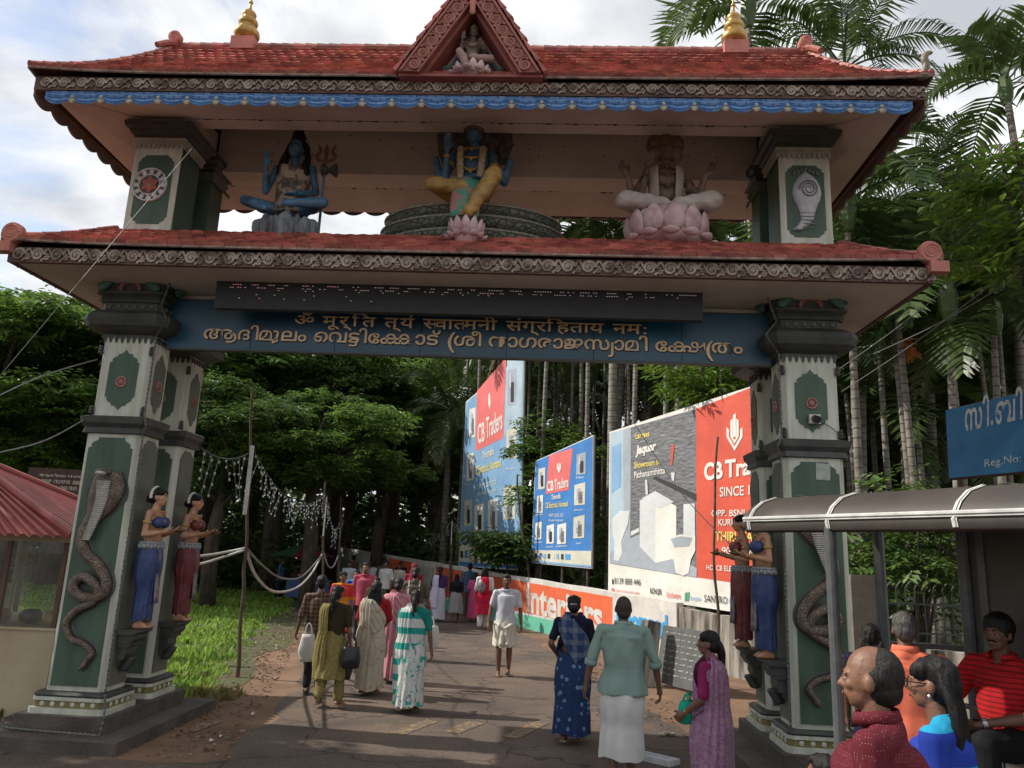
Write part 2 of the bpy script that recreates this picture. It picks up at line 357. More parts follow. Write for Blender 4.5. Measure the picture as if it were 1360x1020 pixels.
def pillar(s, v0, front):
    u0, u1 = s * 3.86 - .32, s * 3.86 + .32; v1 = v0 + .46; uin = s * 3.54; di = -s
    b = MB(); b.rings([sq(u0, u1, v0, v1, z) for z in (.48, 3.22)]); b.rings([sq(u0 + .015, u1 - .015, v0 + .015, v1 - .015, z) for z in (3.40, 4.38)])
    p = b.build('pillar', WHT, GATE)
    pd = MB(); pd.rings([sq(u0, u1, v0, v1, z, e) for z, e in ((.28, .10), (.335, .10), (.335, .075))], mi=0)
    pd.rings([sq(u0, u1, v0, v1, z, .065) for z in (.335, .405)], mi=1); pd.rings([sq(u0, u1, v0, v1, z, e) for z, e in ((.405, .08), (.44, .08), (.44, .05))], mi=0)
    pd.rings([sq(u0, u1, v0, v1, z, e) for z, e in ((.441, .07), (.46, .085), (.485, .06), (.49, .0))], mi=2)
    for k in range(6):
        pd.ell((u0 + .05 + .108 * k, v0 - .067, .37), (.026, .014, .026), 10, 6, mi=0)
    for k in range(4): pd.ell((uin + di * .067, v0 + .06 + .112 * k, .37), (.014, .026, .026), 10, 6, mi=0)
    pd.build('pedestal', [WHT, OCH, DRK], p)
    co = MB(); co.rings([sq(u0, u1, v0, v1, z, e) for z, e in ((3.2, .0), (3.21, .045), (3.27, .03), (3.32, .065), (3.385, .075), (3.40, .05), (3.41, -.01))]); co.build('cornice', DRK, p)
    tb = MB(); tb.rings([sq(u0, u1, v0, v1, z, e, .05 + e * .3) for z, e in ((4.36, 0), (4.385, .09), (4.43, .16), (4.50, .19), (4.565, .175), (4.61, .12), (4.64, .05))], mi=0)
    tb.rings([sq(u0, u1, v0, v1, z, e) for z, e in ((4.64, .035), (4.73, .035), (4.735, .06), (4.765, .075), (4.80, .06), (4.83, .10), (4.86, .10), (4.865, .07), (4.93, .10), (5.0, .15), (5.07, .20), (5.10, .20))], mi=0)
    for k in range(6): tb.ell((u0 + .07 + .10 * k, v0 - .04, 4.685), (.028, .02, .028), 10, 6, mi=1)
    for k in range(4): tb.ell((uin + di * .04, v0 + .08 + .10 * k, 4.685), (.02, .028, .028), 10, 6, mi=1)
    for q in (-1, 1):
        for j in range(5): tb.ell((s * 3.86 + q * (.30 - .035 * j), v0 - .14, 4.90 + .033 * j), (.075 - .008 * j, .035, .05), 10, 6, rot=M.Rotation(q * .5, 3, 'Y'), mi=2)
    for j in range(9):
        a = pi * j / 8; tb.ell((s * 3.86 + .11 * cos(a), v0 - .11, 4.885 + .08 * sin(a)), (.024, .03, .03), 8, 5, mi=3)
    for j in range(5): tb.ell((uin + di * (.15 + .02 * j), v0 + .1 + .02 * j, 4.90 + .035 * j), (.03, .08, .05), 8, 5, mi=2)
    tb.build('capital', [DRK, GRN2, LEAF, PNK], p)
    # stepped fringe below the capital
    tr = MB(); n = 9
    for k in range(n):
        x = u0 + .045 + (.55 / (n - 1)) * k
        tr.box((x - .027, v0 + .002, 4.315), (x + .027, v0 + .016, 4.345)); tr.box((x - .016, v0 + .004, 4.28), (x + .016, v0 + .0165, 4.316)); tr.box((x - .007, v0 + .005, 4.262), (x + .007, v0 + .0168, 4.281))
    tr.box((u0 + .03, v0 + .003, 4.345), (u1 - .03, v0 + .0162, 4.37))
    tr.build('fringe', DRK, p); tr = MB()
    for k in range(6):
        y = v0 + .06 + .068 * k; a, c = sorted((uin - di * .016, uin + di * .0))
        tr.box((a, y - .024, 4.315), (c, y + .024, 4.345)); tr.box((a, y - .014, 4.28), (c - .0005, y + .014, 4.316))
    for z in (3.44, 4.14):
        for uu in (u0 + .02, u1 - .02):
            cs = MB(); [cs.ell((uu, v0 + .012, z + .03 * j), (.03 - .004 * j, .035, .028), 8, 5) for j in range(3)]; cs.build('corner_stud', DRK, p)
    tr.build('fringe', DRK, p)
    pn = MB()
    pn.prism(notch(.50, 2.62, .06, False), lambda x, y: V((s * 3.86 + x, v0 + .006, .54 + y)), (0, -.02, 0), 0)
    pn.prism(notch(.34, 2.62, .05, False), lambda x, y: V((uin - di * .006, v0 + .23 + x, .54 + y)), (di * .02, 0, 0), 1)
    pn.prism(notch(.34, .60, .05, True, 1), lambda x, y: V((s * 3.86 + x, v0 + .02, 3.53 + y)), (0, -.016, 0), 0)
    pn.prism(notch(.24, .60, .045, True, 1), lambda x, y: V((uin - di * .02, v0 + .23 + x, 3.53 + y)), (di * .016, 0, 0), 1)
    pn.build('panel', [GRN, GRN2], p)
    fl = MB(); flower(fl, lambda x, y, z: V((s * 3.86 + x, v0 + .0 - z, 3.80 + y)), .075); fl.build('rosette', [RST, PNK], p)
    fl = MB(); flower(fl, lambda x, y, z: V((uin - di * .002 + di * z, v0 + .23 + x, 3.80 + y)), .07); fl.build('rosette', [RST, PNK], p)
    bk = MB()
    for z0, z1, e, hw in ((.74, .80, .06, .10), (.80, .93, .12, .11), (.93, .97, .16, .13), (.97, 1.06, .20, .14), (1.06, 1.115, .24, .17)):
        bk.rings([[V((uin - di * .01, v0 + .23 - hw, z)), V((uin + di * e * k, v0 + .23 - hw, z)), V((uin + di * e * k, v0 + .23 + hw, z)), V((uin - di * .01, v0 + .23 + hw, z))] for z, k in ((z0, .8), ((z0 + z1) / 2, 1.0), (z1, .98))])
    for j in range(6): bk.ell((uin + di * (.07 + .012 * j), v0 + .23, .70 + .02 * j), (.06, .05, .03), 8, 6)
    bk.build('bracket', DRK, p)
    # cobra in relief on the front faces
    if front:
        path = [(-3.80, 2.60), (-3.81, 2.50), (-3.86, 2.38), (-3.94, 2.24), (-3.99, 2.06), (-3.93, 1.91), (-3.78, 1.79), (-3.665, 1.65), (-3.645, 1.53), (-3.72, 1.45), (-3.86, 1.44), (-3.98, 1.50), (-3.985, 1.60), (-3.88, 1.65), (-3.77, 1.60), (-3.715, 1.50), (-3.77, 1.39), (-3.93, 1.30), (-4.015, 1.16), (-3.94, 1.02), (-3.79, .97), (-3.69, .885), (-3.735, .80), (-3.80, .705)]
        pts = smooth_path([V((a, 0, b)) for a, b in path], 8); n = len(pts); cm = MB()
        def dep(t): return -.065 - .05 * math.exp(-((t - .60) / .05) ** 2)
        P3 = []; rr = []
        for i, q in enumerate(pts):
            t = i / (n - 1); u = q.x if s < 0 else -q.x
            P3.append(V((u, v0 + dep(t), q.z))); rr.append(.019 + .035 * min(1, (1 - t) * 1.9) if t < .97 else .022 * (1 - t) / .03 + .006)
        cm.tube(P3[6:], rr[6:], 12, 0, True, 1.0)
        hood = []
        for t in np.linspace(0, 1, 15):
            z = 2.78 - .58 * t; hw = .205 * sin(pi * min(1, .14 + t * .86)) ** .62 * (1 - .22 * t); cx = -3.80 - .11 * max(0, t - .35) ** 1.3 * 1.6
            hood.append([V(((cx if s < 0 else -cx) + hw * a, v0 - .06 - .075 * (1 - t * .6) * (1 - a * a) ** .5 * 1.0 - .0, z)) for a in np.linspace(-1, 1, 13)] + [V(((cx if s < 0 else -cx) + hw * a, v0 - .02, z)) for a in np.linspace(1, -1, 7)])
        cm.rings(hood, True, True, 0)
        # pale throat scutes down the hood and neck
        for i in range(30):
            t = i / 29; z = 2.66 - .62 * t; cx = -3.80 - .19 * max(0, t - .3) ** 1.25; cx = cx if s < 0 else -cx; hw = .07 * (1 - .45 * t)
            cm.box((cx - hw, v0 - .155 + .045 * t, z - .0085), (cx + hw, v0 - .118 + .035 * t, z + .0085), 1)
        hx = s * 3.80
        cm.ell((hx, v0 - .16, 2.765), (.075, .10, .04), 12, 8, mi=0); cm.ell((hx, v0 - .22, 2.745), (.055, .06, .028), 12, 8, mi=1)
        for q in (-1, 1): cm.ell((hx + q * .05, v0 - .20, 2.775), (.014, .016, .014), 8, 6, mi=2)
        cm.build('cobra_relief', [SNK, SNB, mat('eye_black', (.01, .01, .01), .2)], p, True)
        # dark painted outline behind the snake
        ol = MB(); ol.tube([V((q.x, v0 - .012, q.z)) for q in P3[6:]], [r + .022 for r in rr[6:]], 8, 0, True, 1.0)
        for i, a in enumerate(ol.v): ol.v[i] = (a[0], min(v0 - .004, max(v0 - .024, a[1])), a[2])
        ol.prism([(.235 * cos(a) * (1 if sin(a) > -.3 else .8), .26 * sin(a)) for a in np.linspace(0, 2 * pi, 28)[:-1]], lambda x, y: V((s * 3.81 + x, v0 - .01, 2.54 + y)), (0, -.012, 0))
        ol.build('cobra_outline', DRK, p)
    return p
def smooth_path(P, k=6):
    o = []; n = len(P)
    for i in range(n - 1):
        a, b, c, d = P[max(i - 1, 0)], P[i], P[i + 1], P[min(i + 2, n - 1)]
        for j in range(k):
            t = j / k; o.append(.5 * ((2 * b) + (c - a) * t + (2 * a - 5 * b + 4 * c - d) * t * t + (3 * b - a - 3 * c + d) * t ** 3))
    o.append(P[-1]); return o
def scale_mat(name, ca, cb, sc_):
    m = mat(name, ca, .45, scale=14, c2=cb); t = m.node_tree; n = t.nodes; b = n['Principled BSDF']
    vo = n.new('ShaderNodeTexVoronoi'); vo.inputs['Scale'].default_value = sc_; vo.feature = 'DISTANCE_TO_EDGE'
    tc = n.new('ShaderNodeTexCoord'); t.links.new(tc.outputs['Object'], vo.inputs['Vector'])
    bp = n.new('ShaderNodeBump'); bp.inputs['Strength'].default_value = .9; bp.inputs['Distance'].default_value = .012
    mr = n.new('ShaderNodeMapRange'); mr.inputs[2].default_value = .12; t.links.new(vo.outputs[0], mr.inputs[0]); t.links.new(mr.outputs[0], bp.inputs['Height']); t.links.new(bp.outputs[0], b.inputs['Normal'])
    src = b.inputs['Base Color'].links[0].from_socket; mx = n.new('ShaderNodeMix'); mx.data_type = 'RGBA'; mx.blend_type = 'MULTIPLY'
    mr3 = n.new('ShaderNodeMapRange'); mr3.inputs[2].default_value = .08; mr3.inputs[3].default_value = .8; mr3.inputs[4].default_value = 0; t.links.new(vo.outputs[0], mr3.inputs[0])
    t.links.new(mr3.outputs[0], mx.inputs[0]); t.links.new(src, mx.inputs[6]); mx.inputs[7].default_value = (.42, .37, .34, 1); t.links.new(mx.outputs[2], b.inputs['Base Color'])
    return m
SNK = scale_mat('cobra_scales', (.255, .195, .155), (.135, .095, .072), 40)
SNB = mat('cobra_throat', (.52, .50, .46), .5, scale=30, c2=(.36, .34, .31))
for s in (-1, 1):
    pillar(s, 0.0, True); pillar(s, .92, False)
    st = MB(); st.rings([sq(s * 3.86 - .32, s * 3.86 + .32, 0, 1.38, z, .46, .02) for z in (0, .12, .125)]); st.rings([sq(s * 3.86 - .32, s * 3.86 + .32, 0, 1.38, z, .17, .02) for z in (.126, .25, .28)])
    st.build('plinth', STN, GATE)
# ---- roofs ----
TIL = mat('roof_tile', (.44, .140, .105), .45, scale=2.2, c2=(.26, .075, .056), bump=.35, bscale=30, island=.38)
TIG = mat('tile_edge_weathered', (.36, .27, .22), .85, scale=9, c2=(.12, .075, .06))
BRN = mat('fascia_brown', (.150, .082, .062), .8, scale=3, c2=(.075, .042, .034), bump=.3)
SCR = mat('carved_scroll', (.42, .355, .295), .8, scale=6, c2=(.135, .10, .08), bump=.3, lo=.4, hi=.62)
SALM = mat('salmon_paint', (.55, .20, .15), .7, scale=4, c2=(.36, .13, .10), bump=.2)
def tiles(mb, P, nu, rows, lim, R):
    """P(u,t) point on the slope, t 0 eave..1 ridge; lim(t)->(umin,umax)"""
    for r in range(rows):
        t0, t1 = r / rows, min(1.0, (r + 1.28) / rows); lo_, hi_ = lim((t0 + t1) / 2); off = .5 * (r % 2)
        w_ = nu; k0 = int(math.floor(lo_ / w_)); k1 = int(math.ceil(hi_ / w_))
        for k in range(k0 - 1, k1 + 1):
            ua = max(lo_, (k + off) * w_); ub = min(hi_, (k + off + 1) * w_ - .006)
            if ub - ua < .03: continue
            um = (ua + ub) / 2; a, b, m_ = P(ua, t0), P(ub, t0), P(um, t0 - .10 / rows); c, d, q = P(ub, t1), P(ua, t1), P(um, t1)
            n = (b - a).cross(d - a).normalized(); n = n if n.z > 0 else -n
            j = R.uniform(-.006, .006); h = n * (.042 + j); hm = n * (.054 + j); l = n * .004
            mb.add([a + h, m_ + hm, b + h, c + l, q + l * 2, d + l, a - n * .01, m_ - n * .0, b - n * .01], [(0, 1, 4, 5), (1, 2, 3, 4), (6, 7, 1, 0), (7, 8, 2, 1), (0, 5, 6), (2, 8, 3)])
def hip_roof(name, U0, U1, va, vb, ta, tb, z0, z1, sag, lift, nu, rows, endrows):
    """eave rectangle +-U0 x [va,vb] at z0, top rectangle +-U1 x [ta,tb] at z1"""
    def z(t, e): return z0 + (z1 - z0) * t - sag * sin(pi * t) + lift * max(0, e) ** 6 * (1 - t)
    def front(u, t): return V((u, va + (ta - va) * t, z(t, abs(u) / U0)))
    def back(u, t): return V((u, vb + (tb - vb) * t, z(t, abs(u) / U0)))
    vm, hv = (va + vb) / 2, (vb - va) / 2
    def end(s): return lambda v, t: V((s * (U0 + (U1 - U0) * t), v, z(t, abs(v - vm) / hv)))
    lim = lambda t: (-(U0 + (U1 - U0) * t), U0 + (U1 - U0) * t)
    lime = lambda t: (va + (ta - va) * t, vb + (tb - vb) * t)
    R = random.Random(len(name)); mb = MB(); tiles(mb, front, nu, rows, lim, R); tiles(mb, back, nu, rows, lim, R)
    for s in (-1, 1): tiles(mb, end(s), nu, endrows, lime, R)
    rt = mb.build(name, TIL, GATE)
    # deck under the tiles, closed
    dk = MB(); N_ = 24
    for fn, l_ in ((front, lim), (back, lim), (end(-1), lime), (end(1), lime)):
        g = [[fn(l_(t)[0] + (l_(t)[1] - l_(t)[0]) * i / N_, t) - V((0, 0, .02)) for i in range(N_ + 1)] for t in (0, .25, .5, .75, 1)]
        dk.rings(g, False, False)
    if ta != tb: dk.quad((-U1, ta, z1 - .02), (U1, ta, z1 - .02), (U1, tb, z1 - .02), (-U1, tb, z1 - .02))
    dk.build('roof_deck', BRN, rt)
    # ridge and hip caps
    def cap_line(A, r):
        cp = MB()
        for i in range(len(A) - 1):
            a, b = A[i], A[i + 1]; k = max(1, int((b - a).length / .16))
            for j in range(k): p, q = a + (b - a) * (j / k), a + (b - a) * ((j + 1.12) / k); cp.tube([p, q], [r * 1.12, r * .92], 8)
        cp.build('ridge_cap', TIL, rt)
    for s in (-1, 1):
        for fn in (front, back): cap_line([fn(s * (U0 + (U1 - U0) * t), t) + V((0, 0, .02)) for t in np.linspace(0, 1, 7)], .045)
    if ta == tb: cap_line([V((-U1, ta, z1 + .01)), V((U1, ta, z1 + .01))], .06)
    # white droppings / mortar lip along the front eave
    lp = MB(); lp.tube([front(u, 0) + V((0, -.01, -.012)) for u in np.linspace(-U0, U0, 40)], .016, 6); lp.tube([back(u, 0) + V((0, .01, -.012)) for u in np.linspace(-U0, U0, 40)], .016, 6)
    for s in (-1, 1): lp.tube([end(s)(v, 0) + V((s * .01, 0, -.012)) for v in np.linspace(va, vb, 14)], .016, 6)
    lp.build('eave_edge', TIG, rt)
    return rt, front, back, end
def spiral(T, r, turns, flip, n=26, w0=.016):
    P = []; W = []
    for i in range(n):
        t = i / (n - 1); a = turns * 2 * pi * t; q = r * (1 - .86 * t)
        P.append(T(flip * q * cos(a), q * sin(a))); W.append(w0 * (1 - .55 * t))
    return P, W
def scroll_band(mb, T, L_, h, step, nrm, mi=0, gap=0):
    n = int(L_ / (step * .78))
    for k in range(n):
        x = (k + .5) * L_ / n; fl = 1 if k % 2 else -1
        Tk = lambda a, b: T(x + a, h / 2 + b)
        P, W = spiral(Tk, h * .40, 1.9, 1, 24, h * .10); mb.tube(P, W, 5, mi, True, .6, nrm)
        tail = [T(x + h * .40 + (L_ / n - h * .75) * t, h / 2 + h * .38 * sin(pi * t) * 1.0 - h * .0) for t in np.linspace(0, 1, 9)]; mb.tube(tail, [h * .10 * (1 - .5 * t) for t in np.linspace(0, 1, 9)], 5, mi, True, .6, nrm)
        tail = [T(x + h * .30 + (L_ / n - h * .9) * t, h / 2 - h * .42 + h * .16 * sin(pi * t * .9)) for t in np.linspace(0, 1, 7)]; mb.tube(tail, [h * .085 * (1 - .5 * t) for t in np.linspace(0, 1, 7)], 5, mi, True, .6, nrm)
        mb.ell(T(x, h / 2), (h * .1, h * .1, h * .1), 8, 5, mi=mi)
        for q in range(5): mb.ell(T(x + L_ / n * (.42 + .045 * q), h * (.22 + .14 * (q % 3))), (h * .10, h * .07, h * .075), 6, 4, mi=mi)
# lower roof
LR, lf, lb, le = hip_roof('lower_roof', 4.93, 4.36, -.82, 2.30, .22, 1.26, 5.13, 5.74, .03, .05, .155, 8, 5)
def frame_boards(par, a, v0, v1, z0, z1, d=.05):
    for q in (((-a, v0, z0), (a, v0 + d, z1)), ((-a, v1 - d, z0), (a, v1, z1)), ((-a, v0 + d, z0), (-a + d, v1 - d, z1)), ((a - d, v0 + d, z0), (a, v1 - d, z1))):
        m_ = MB(); m_.box(*q); m_.build('fascia_board', BRN, par)
frame_boards(LR, 4.88, -.76, 2.24, 4.93, 5.10)
m_ = MB(); scroll_band(m_, lambda x, y: V((-4.86 + x, -.775, 4.925 + y)), 9.72, .175, .27, (0, -1, 0)); m_.build('scroll_carving', SCR, LR)
for s in (-1, 1): m_ = MB(); scroll_band(m_, lambda x, y: V((s * 4.895, -.74 + x, 4.925 + y)), 2.9, .175, .27, (s, 0, 0)); m_.build('scroll_carving', SCR, LR)
m_ = MB(); m_.box((-4.825, -.705, 4.945), (4.825, 2.185, 5.02)); m_.box((-3.5, .28, 4.86), (3.5, .50, 4.944)); m_.box((-3.5, .95, 4.80), (3.5, 1.2, 4.944)); m_.build('soffit', PLA, LR)
m_ = MB(); m_.box((-4.30, .24, 5.70), (4.30, 1.24, 5.745)); m_.build('terrace_slab', PLD, LR)
for s in (-1, 1):
    for v in (-.80, 2.28):
        m_ = MB(); m_.rings([[V((s * 4.83, v, 5.24)) + V((.115 * cos(a) * k, o, .115 * sin(a) * k)) for a in np.linspace(0, 2 * pi, 25)[:-1]] for k, o in ((.9, -.05), (1, -.035), (1, .035), (.9, .05))])
        P, W = spiral(lambda a, b: V((s * 4.83 + a, v - .05, 5.24 + b)), .085, 2.2, 1, 30, .012); m_.tube(P, W, 5, 0, True, 1, (0, -1, 0))
        m_.rings([[V((s * (4.90 + du), v + dv, z)) for du, dv in ((-.09, -.06), (.09, -.06), (.09, .06), (-.09, .06))] for z in (5.02, 5.135)])
        m_.build('scroll_finial', SALM, LR)
# upper roof
UR, uf, ub, ue = hip_roof('upper_roof', 4.98, 4.17, -.86, 2.16, .65, .65, 7.17, 8.60, .10, .07, .135, 15, 13)
frame_boards(UR, 4.93, -.80, 2.10, 6.985, 7.15)
m_ = MB(); scroll_band(m_, lambda x, y: V((-4.9 + x, -.815, 6.99 + y)), 9.8, .15, .27, (0, -1, 0)); m_.build('scroll_carving', SCR, UR)
# blue swagged valance
VB = mat('valance_blue', (.14, .30, .54), .55, scale=7, c2=(.08, .19, .40)); VL = mat('valance_pale', (.46, .58, .74), .6, scale=9, c2=(.18, .34, .58))
m_ = MB(); NS = 29; UV_ = 4.80; sw = 2 * UV_ / NS; rowsN = 17; colsN = 14
for k in range(NS):
    for r in range(rowsN - 1):
        for c in range(colsN):
            q = []
            for (rr_, cc) in ((r, c), (r, c + 1), (r + 1, c + 1), (r + 1, c)):
                t, f = rr_ / (rowsN - 1), cc / colsN
                drop = .085 + .10 * sin(pi * f) ** .75; fold = .016 * sin(t * 4.5 * 2 * pi) * sin(pi * f) ** .5
                q.append(V((-UV_ + (k + f) * sw, -.775 - fold - .03 * t * sin(pi * f), 6.985 - drop * t)))
            m_.add(q, [(0, 1, 2, 3)], 1 if (r % 4 == 1 and 2 < c < 11 and (k * 7 + r * 3 + c) % 5 > 0) else 0)
vl = m_.build('blue_valance', [VB, VL], UR)
for k in range(1, NS):
    m_ = MB(); x = -UV_ + k * sw; m_.ell((x, -.79, 6.905), (.022, .02, .022), 8, 6)
    for j in range(5):
        a = pi * (1.15 + .7 * j / 4); m_.ell((x + .026 * cos(a), -.79, 6.885 + .038 * sin(a)), (.011, .012, .028), 8, 5, rot=M.Rotation(-(a + pi / 2), 3, 'Y'))
    m_.build('shell_ornament', mat('shell_cream', (.42, .385, .29), .6, scale=20), vl)
# plain scalloped boards at the sides and back
def scallop(T, L_, n, z0, d, ext):
    P = [(0, z0)]
    for k in range(n):
        for f in np.linspace(0, 1, 9)[:-1]: P.append((L_ * (k + f) / n, z0 - .10 - d * sin(pi * f) ** .7))
    P += [(L_, z0 - .1), (L_, z0)]; m_.prism(P, T, ext)
m_ = MB(); scallop(lambda x, z: V((-4.80 + x, 2.115, z)), 9.6, 29, 7.05, .07, (0, .025, 0)); m_.build('side_valance', PLD, UR)
for s in (-1, 1): m_ = MB(); scallop(lambda x, z: V((s * 4.945, -.74 + x, z)), 2.8, 9, 7.05, .07, (s * .025, 0, 0)); m_.build('side_valance', PLD, UR)

# sloping soffits and beams of the upper storey
m_ = MB()
m_.box((-4.78, -.74, 6.99), (4.78, -.70, 7.05))
for (a, b, za, zb) in ((-.72, .22, 7.00, 7.27), (2.06, 1.60, 6.90, 7.06)):
    m_.add([(-4.8, a, za), (4.8, a, za), (4.3, b, zb), (-4.3, b, zb), (-4.8, a, za + .08), (4.8, a, za + .08), (4.3, b, zb + .08), (-4.3, b, zb + .08)], [(0, 1, 2, 3), (4, 5, 6, 7), (0, 1, 5, 4), (1, 2, 6, 5), (2, 3, 7, 6), (3, 0, 4, 7)])
for s in (-1, 1):
    m_.add([(s * 4.8, -.72, 7.0), (s * 4.8, 2.06, 6.92), (s * 4.27, 1.60, 7.06), (s * 4.27, .22, 7.25), (s * 4.8, -.72, 7.08), (s * 4.8, 2.06, 7.0), (s * 4.27, 1.6, 7.14), (s * 4.27, .22, 7.33)], [(0, 1, 2, 3), (4, 5, 6, 7), (0, 1, 5, 4), (1, 2, 6, 5), (2, 3, 7, 6), (3, 0, 4, 7)])
    a, b = sorted((s * 4.26, s * 3.72)); m_.box((a, .28, 7.17), (b, 1.18, 7.62))
m_.box((-3.71, .23, 7.262), (3.71, .44, 7.8)); m_.box((-3.715, 1.20, 7.06), (3.715, 1.62, 7.30)); m_.box((-3.715, 1.24, 7.301), (3.715, 1.60, 7.9)); m_.box((-3.7, .44, 7.802), (3.7, 1.24, 7.9))
sf = m_.build('soffit', PLA, UR)
m_ = MB(); R = random.Random(4)        # mould line and spots along the beam edges
for (v, z) in ((.226, 7.262), (1.61, 7.057)):
    for k in range(150):
        x = R.uniform(-3.65, 3.65); r_ = R.uniform(.006, .022)
        if R.random() < .75: m_.ell((x, v - .003, z + R.uniform(-.004, .016)), (r_ * 1.6, .006, r_ * .55), 6, 4)
for k in range(40): m_.ell((R.uniform(-3.6, 3.6), 1.237, R.uniform(7.33, 7.75)), (.012, .004, .012), 6, 4)
m_.build('mould_stain', DRK, sf)
# upper columns with emblems
def column(s, v0, emblem):
    u0, u1 = s * 3.98 - .29, s * 3.98 + .29; v1 = v0 + (.50 if emblem else .36); uin = s * 3.69; di = -s
    b = MB(); b.rings([sq(u0, u1, v0, v1, z, 0, .01) for z in (5.70, 6.90)], mi=0); p = b.build('column', GRN, GATE)
    f = MB()
    if emblem:
        f.prism([(-.30, 0), (.30, 0), (.30, 1.14), (-.30, 1.14)], lambda x, y: V((s * 3.98 + x, v0 + .004, 5.745 + y)), (0, -.018, 0), 0)
        pn = MB(); pn.prism(notch(.45, .92, .045, True), lambda x, y: V((s * 3.98 + x, v0 - .012, 5.84 + y)), (0, -.012, 0)); f.build('face_frame', WHT, p); pn.build('panel', GRN, p)
    c = MB(); c.rings([sq(u0, u1, v0, v1, z, e, .01) for z, e in ((6.90, .03), (6.95, .03), (6.95, .045), (6.985, .05))], mi=1)
    c.rings([sq(u0, u1, v0, v1, z, e, .01) for z, e in ((6.986, .035), (7.03, .04), (7.045, .075), (7.10, .09), (7.115, .13), (7.17, .145), (7.172, .02))], mi=0)
    for k in range(11):
        x = u0 - .01 + .06 * k; c.prism([(-.022, 0), (.022, 0), (.022, -.03), (0, -.055), (-.022, -.03)], lambda a, z: V((x + a, v0 - .03, 6.90 + z)), (0, -.012, 0), 1)
    for k in range(9):
        y = v0 - .01 + .06 * k; c.prism([(-.022, 0), (.022, 0), (.022, -.03), (0, -.055), (-.022, -.03)], lambda a, z: V((uin + di * .03, y + a, 6.90 + z)), (di * .012, 0, 0), 1)
    c.build('capital', [DRK, GRN2 if not emblem else mat('fringe_grey', (.36, .37, .32), .7)], p)
    return p
EMW = mat('emblem_white', (.55, .53, .52), .6, scale=12); EMR = mat('emblem_red', (.42, .10, .075), .6, scale=12)
cl_ = column(-1, .25, True); column(-1, 1.12, False); cr_ = column(1, .25, True); column(1, 1.12, False)
m_ = MB(); cx, cz, vv = -4.015, 6.35, .226
def ring(r0, r1, d, mi, n=40):
    m_.rings([[V((cx + r * cos(a), vv - q, cz + r * sin(a))) for a in np.linspace(0, 2 * pi, n + 1)[:-1]] for r, q in ((r0, 0), (r0, d), (r1, d), (r1, 0))], True, False, mi)
ring(.205, .222, .03, 0); ring(.128, .142, .03, 0)
for k in range(12):
    a = 2 * pi * k / 12; m_.ell((cx + .175 * cos(a), vv - .008, cz + .175 * sin(a)), (.030, .012, .045), 10, 6, rot=M.Rotation(pi / 2 - a, 3, 'Y'), mi=0)
for o in (0, pi / 3): m_.prism([(.125 * cos(a + o), .125 * sin(a + o)) for a in (pi / 2, pi / 2 + 2 * pi / 3, pi / 2 + 4 * pi / 3)], lambda x, y: V((cx + x, vv + .0 - (.003 if o else 0), cz + y)), (0, -.018, 0), 1)
put_text(m_, 'ॐ', lambda x, y: V((cx + x, vv - .0235, cz + y)), -.04, -.04, .08, .08, 2, .01)
m_.build('star_emblem', [EMW, EMR, SCR], cl_)
m_ = MB(); P = []
prof = [(.50, .012), (.47, .03), (.43, .075), (.36, .12), (.28, .145), (.20, .155), (.12, .14), (.04, .105), (-.05, .08), (-.13, .066), (-.20, .06), (-.25, .055), (-.275, .05)]
ctr = lambda z: 3.99 + (0.0 if z > -.12 else -.13 * (max(0, -.12 - z) / .155) ** 1.6)
m_.rings([[V((ctr(z) + r * 1.12 * cos(a), .226 - max(0, .62 * r * sin(a)), 6.19 + z * .98)) for a in np.linspace(-.15, pi + .15, 15)] for z, r in prof], True, True)
P, W = spiral(lambda a, b: V((3.99 + a, .226 - .085 - .015 * cos(a * 9), 6.41 + b)), .115, 2.6, -1, 60, .010); m_.tube(P, W, 6, 1, True, 1, (0, -1, 0))
for k in range(6): m_.tube([V((3.99 + .075 * q - (.004 * k if k > 4 else 0), .226 - .048 + .012 * abs(q) ** 2 * 2, 6.17 - .045 * k + .012 * q * q)) for q in np.linspace(-1, 1, 7)], .006, 5, 1)
m_.ell((3.88, .20, 5.935), (.05, .03, .025), 10, 6)
for j in range(7): m_.ell((3.99 + .045 * (j - 3), .218, 6.655 + .02 * (3 - abs(j - 3))), (.024, .016, .035), 8, 5, mi=2)
m_.build('conch_emblem', [mat('conch_grey', (.50, .50, .52), .5, scale=9, c2=(.37, .37, .40)), mat('conch_line', (.22, .22, .24), .6), GRN2], cr_, True)
# front gable with carved bargeboards and a niche
GBR = mat('bargeboard_red', (.30, .082, .062), .65, scale=5, c2=(.20, .055, .042), bump=.2)
gx, gz = .035, 8.44; B0, BZ = .78, 7.15
g = MB()
for s in (-1, 1):
    o0, o1 = V((gx + s * B0, 0, BZ)), V((gx, 0, gz)); i0, i1 = V((gx + s * (B0 - .235), 0, BZ)), V((gx, 0, gz - .39))
    g.rings([[V((p.x, v, p.z)) for p in (o0, o1, i1, i0)] for v in (-.97, -.91)])
gb = g.build('gable', GBR, GATE)
g = MB()
for s in (-1, 1):
    o0, o1 = V((gx + s * (B0 - .02), -.985, BZ + .01)), V((gx + s * .0, -.985, gz - .02)); d = (o1 - o0); L_ = d.length; d.normalize(); pr = V((-s * d.z, 0, s * d.x)) * (1 if s > 0 else 1)
    pr = V((0, 1, 0)).cross(d) * (1 if (V((0, 1, 0)).cross(d)).x * s < 0 else -1)
    scroll_band(g, lambda x, y: o0 + d * (x + .06) + pr * (y + .015), L_ - .3, .165, .20, (0, -1, 0))
    g.tube([o0 + pr * .012, o1 - d * .02 + pr * .012], .014, 6); g.tube([o0 + pr * .185 + d * .08, o1 + pr * .185 - d * .25], .012, 6)
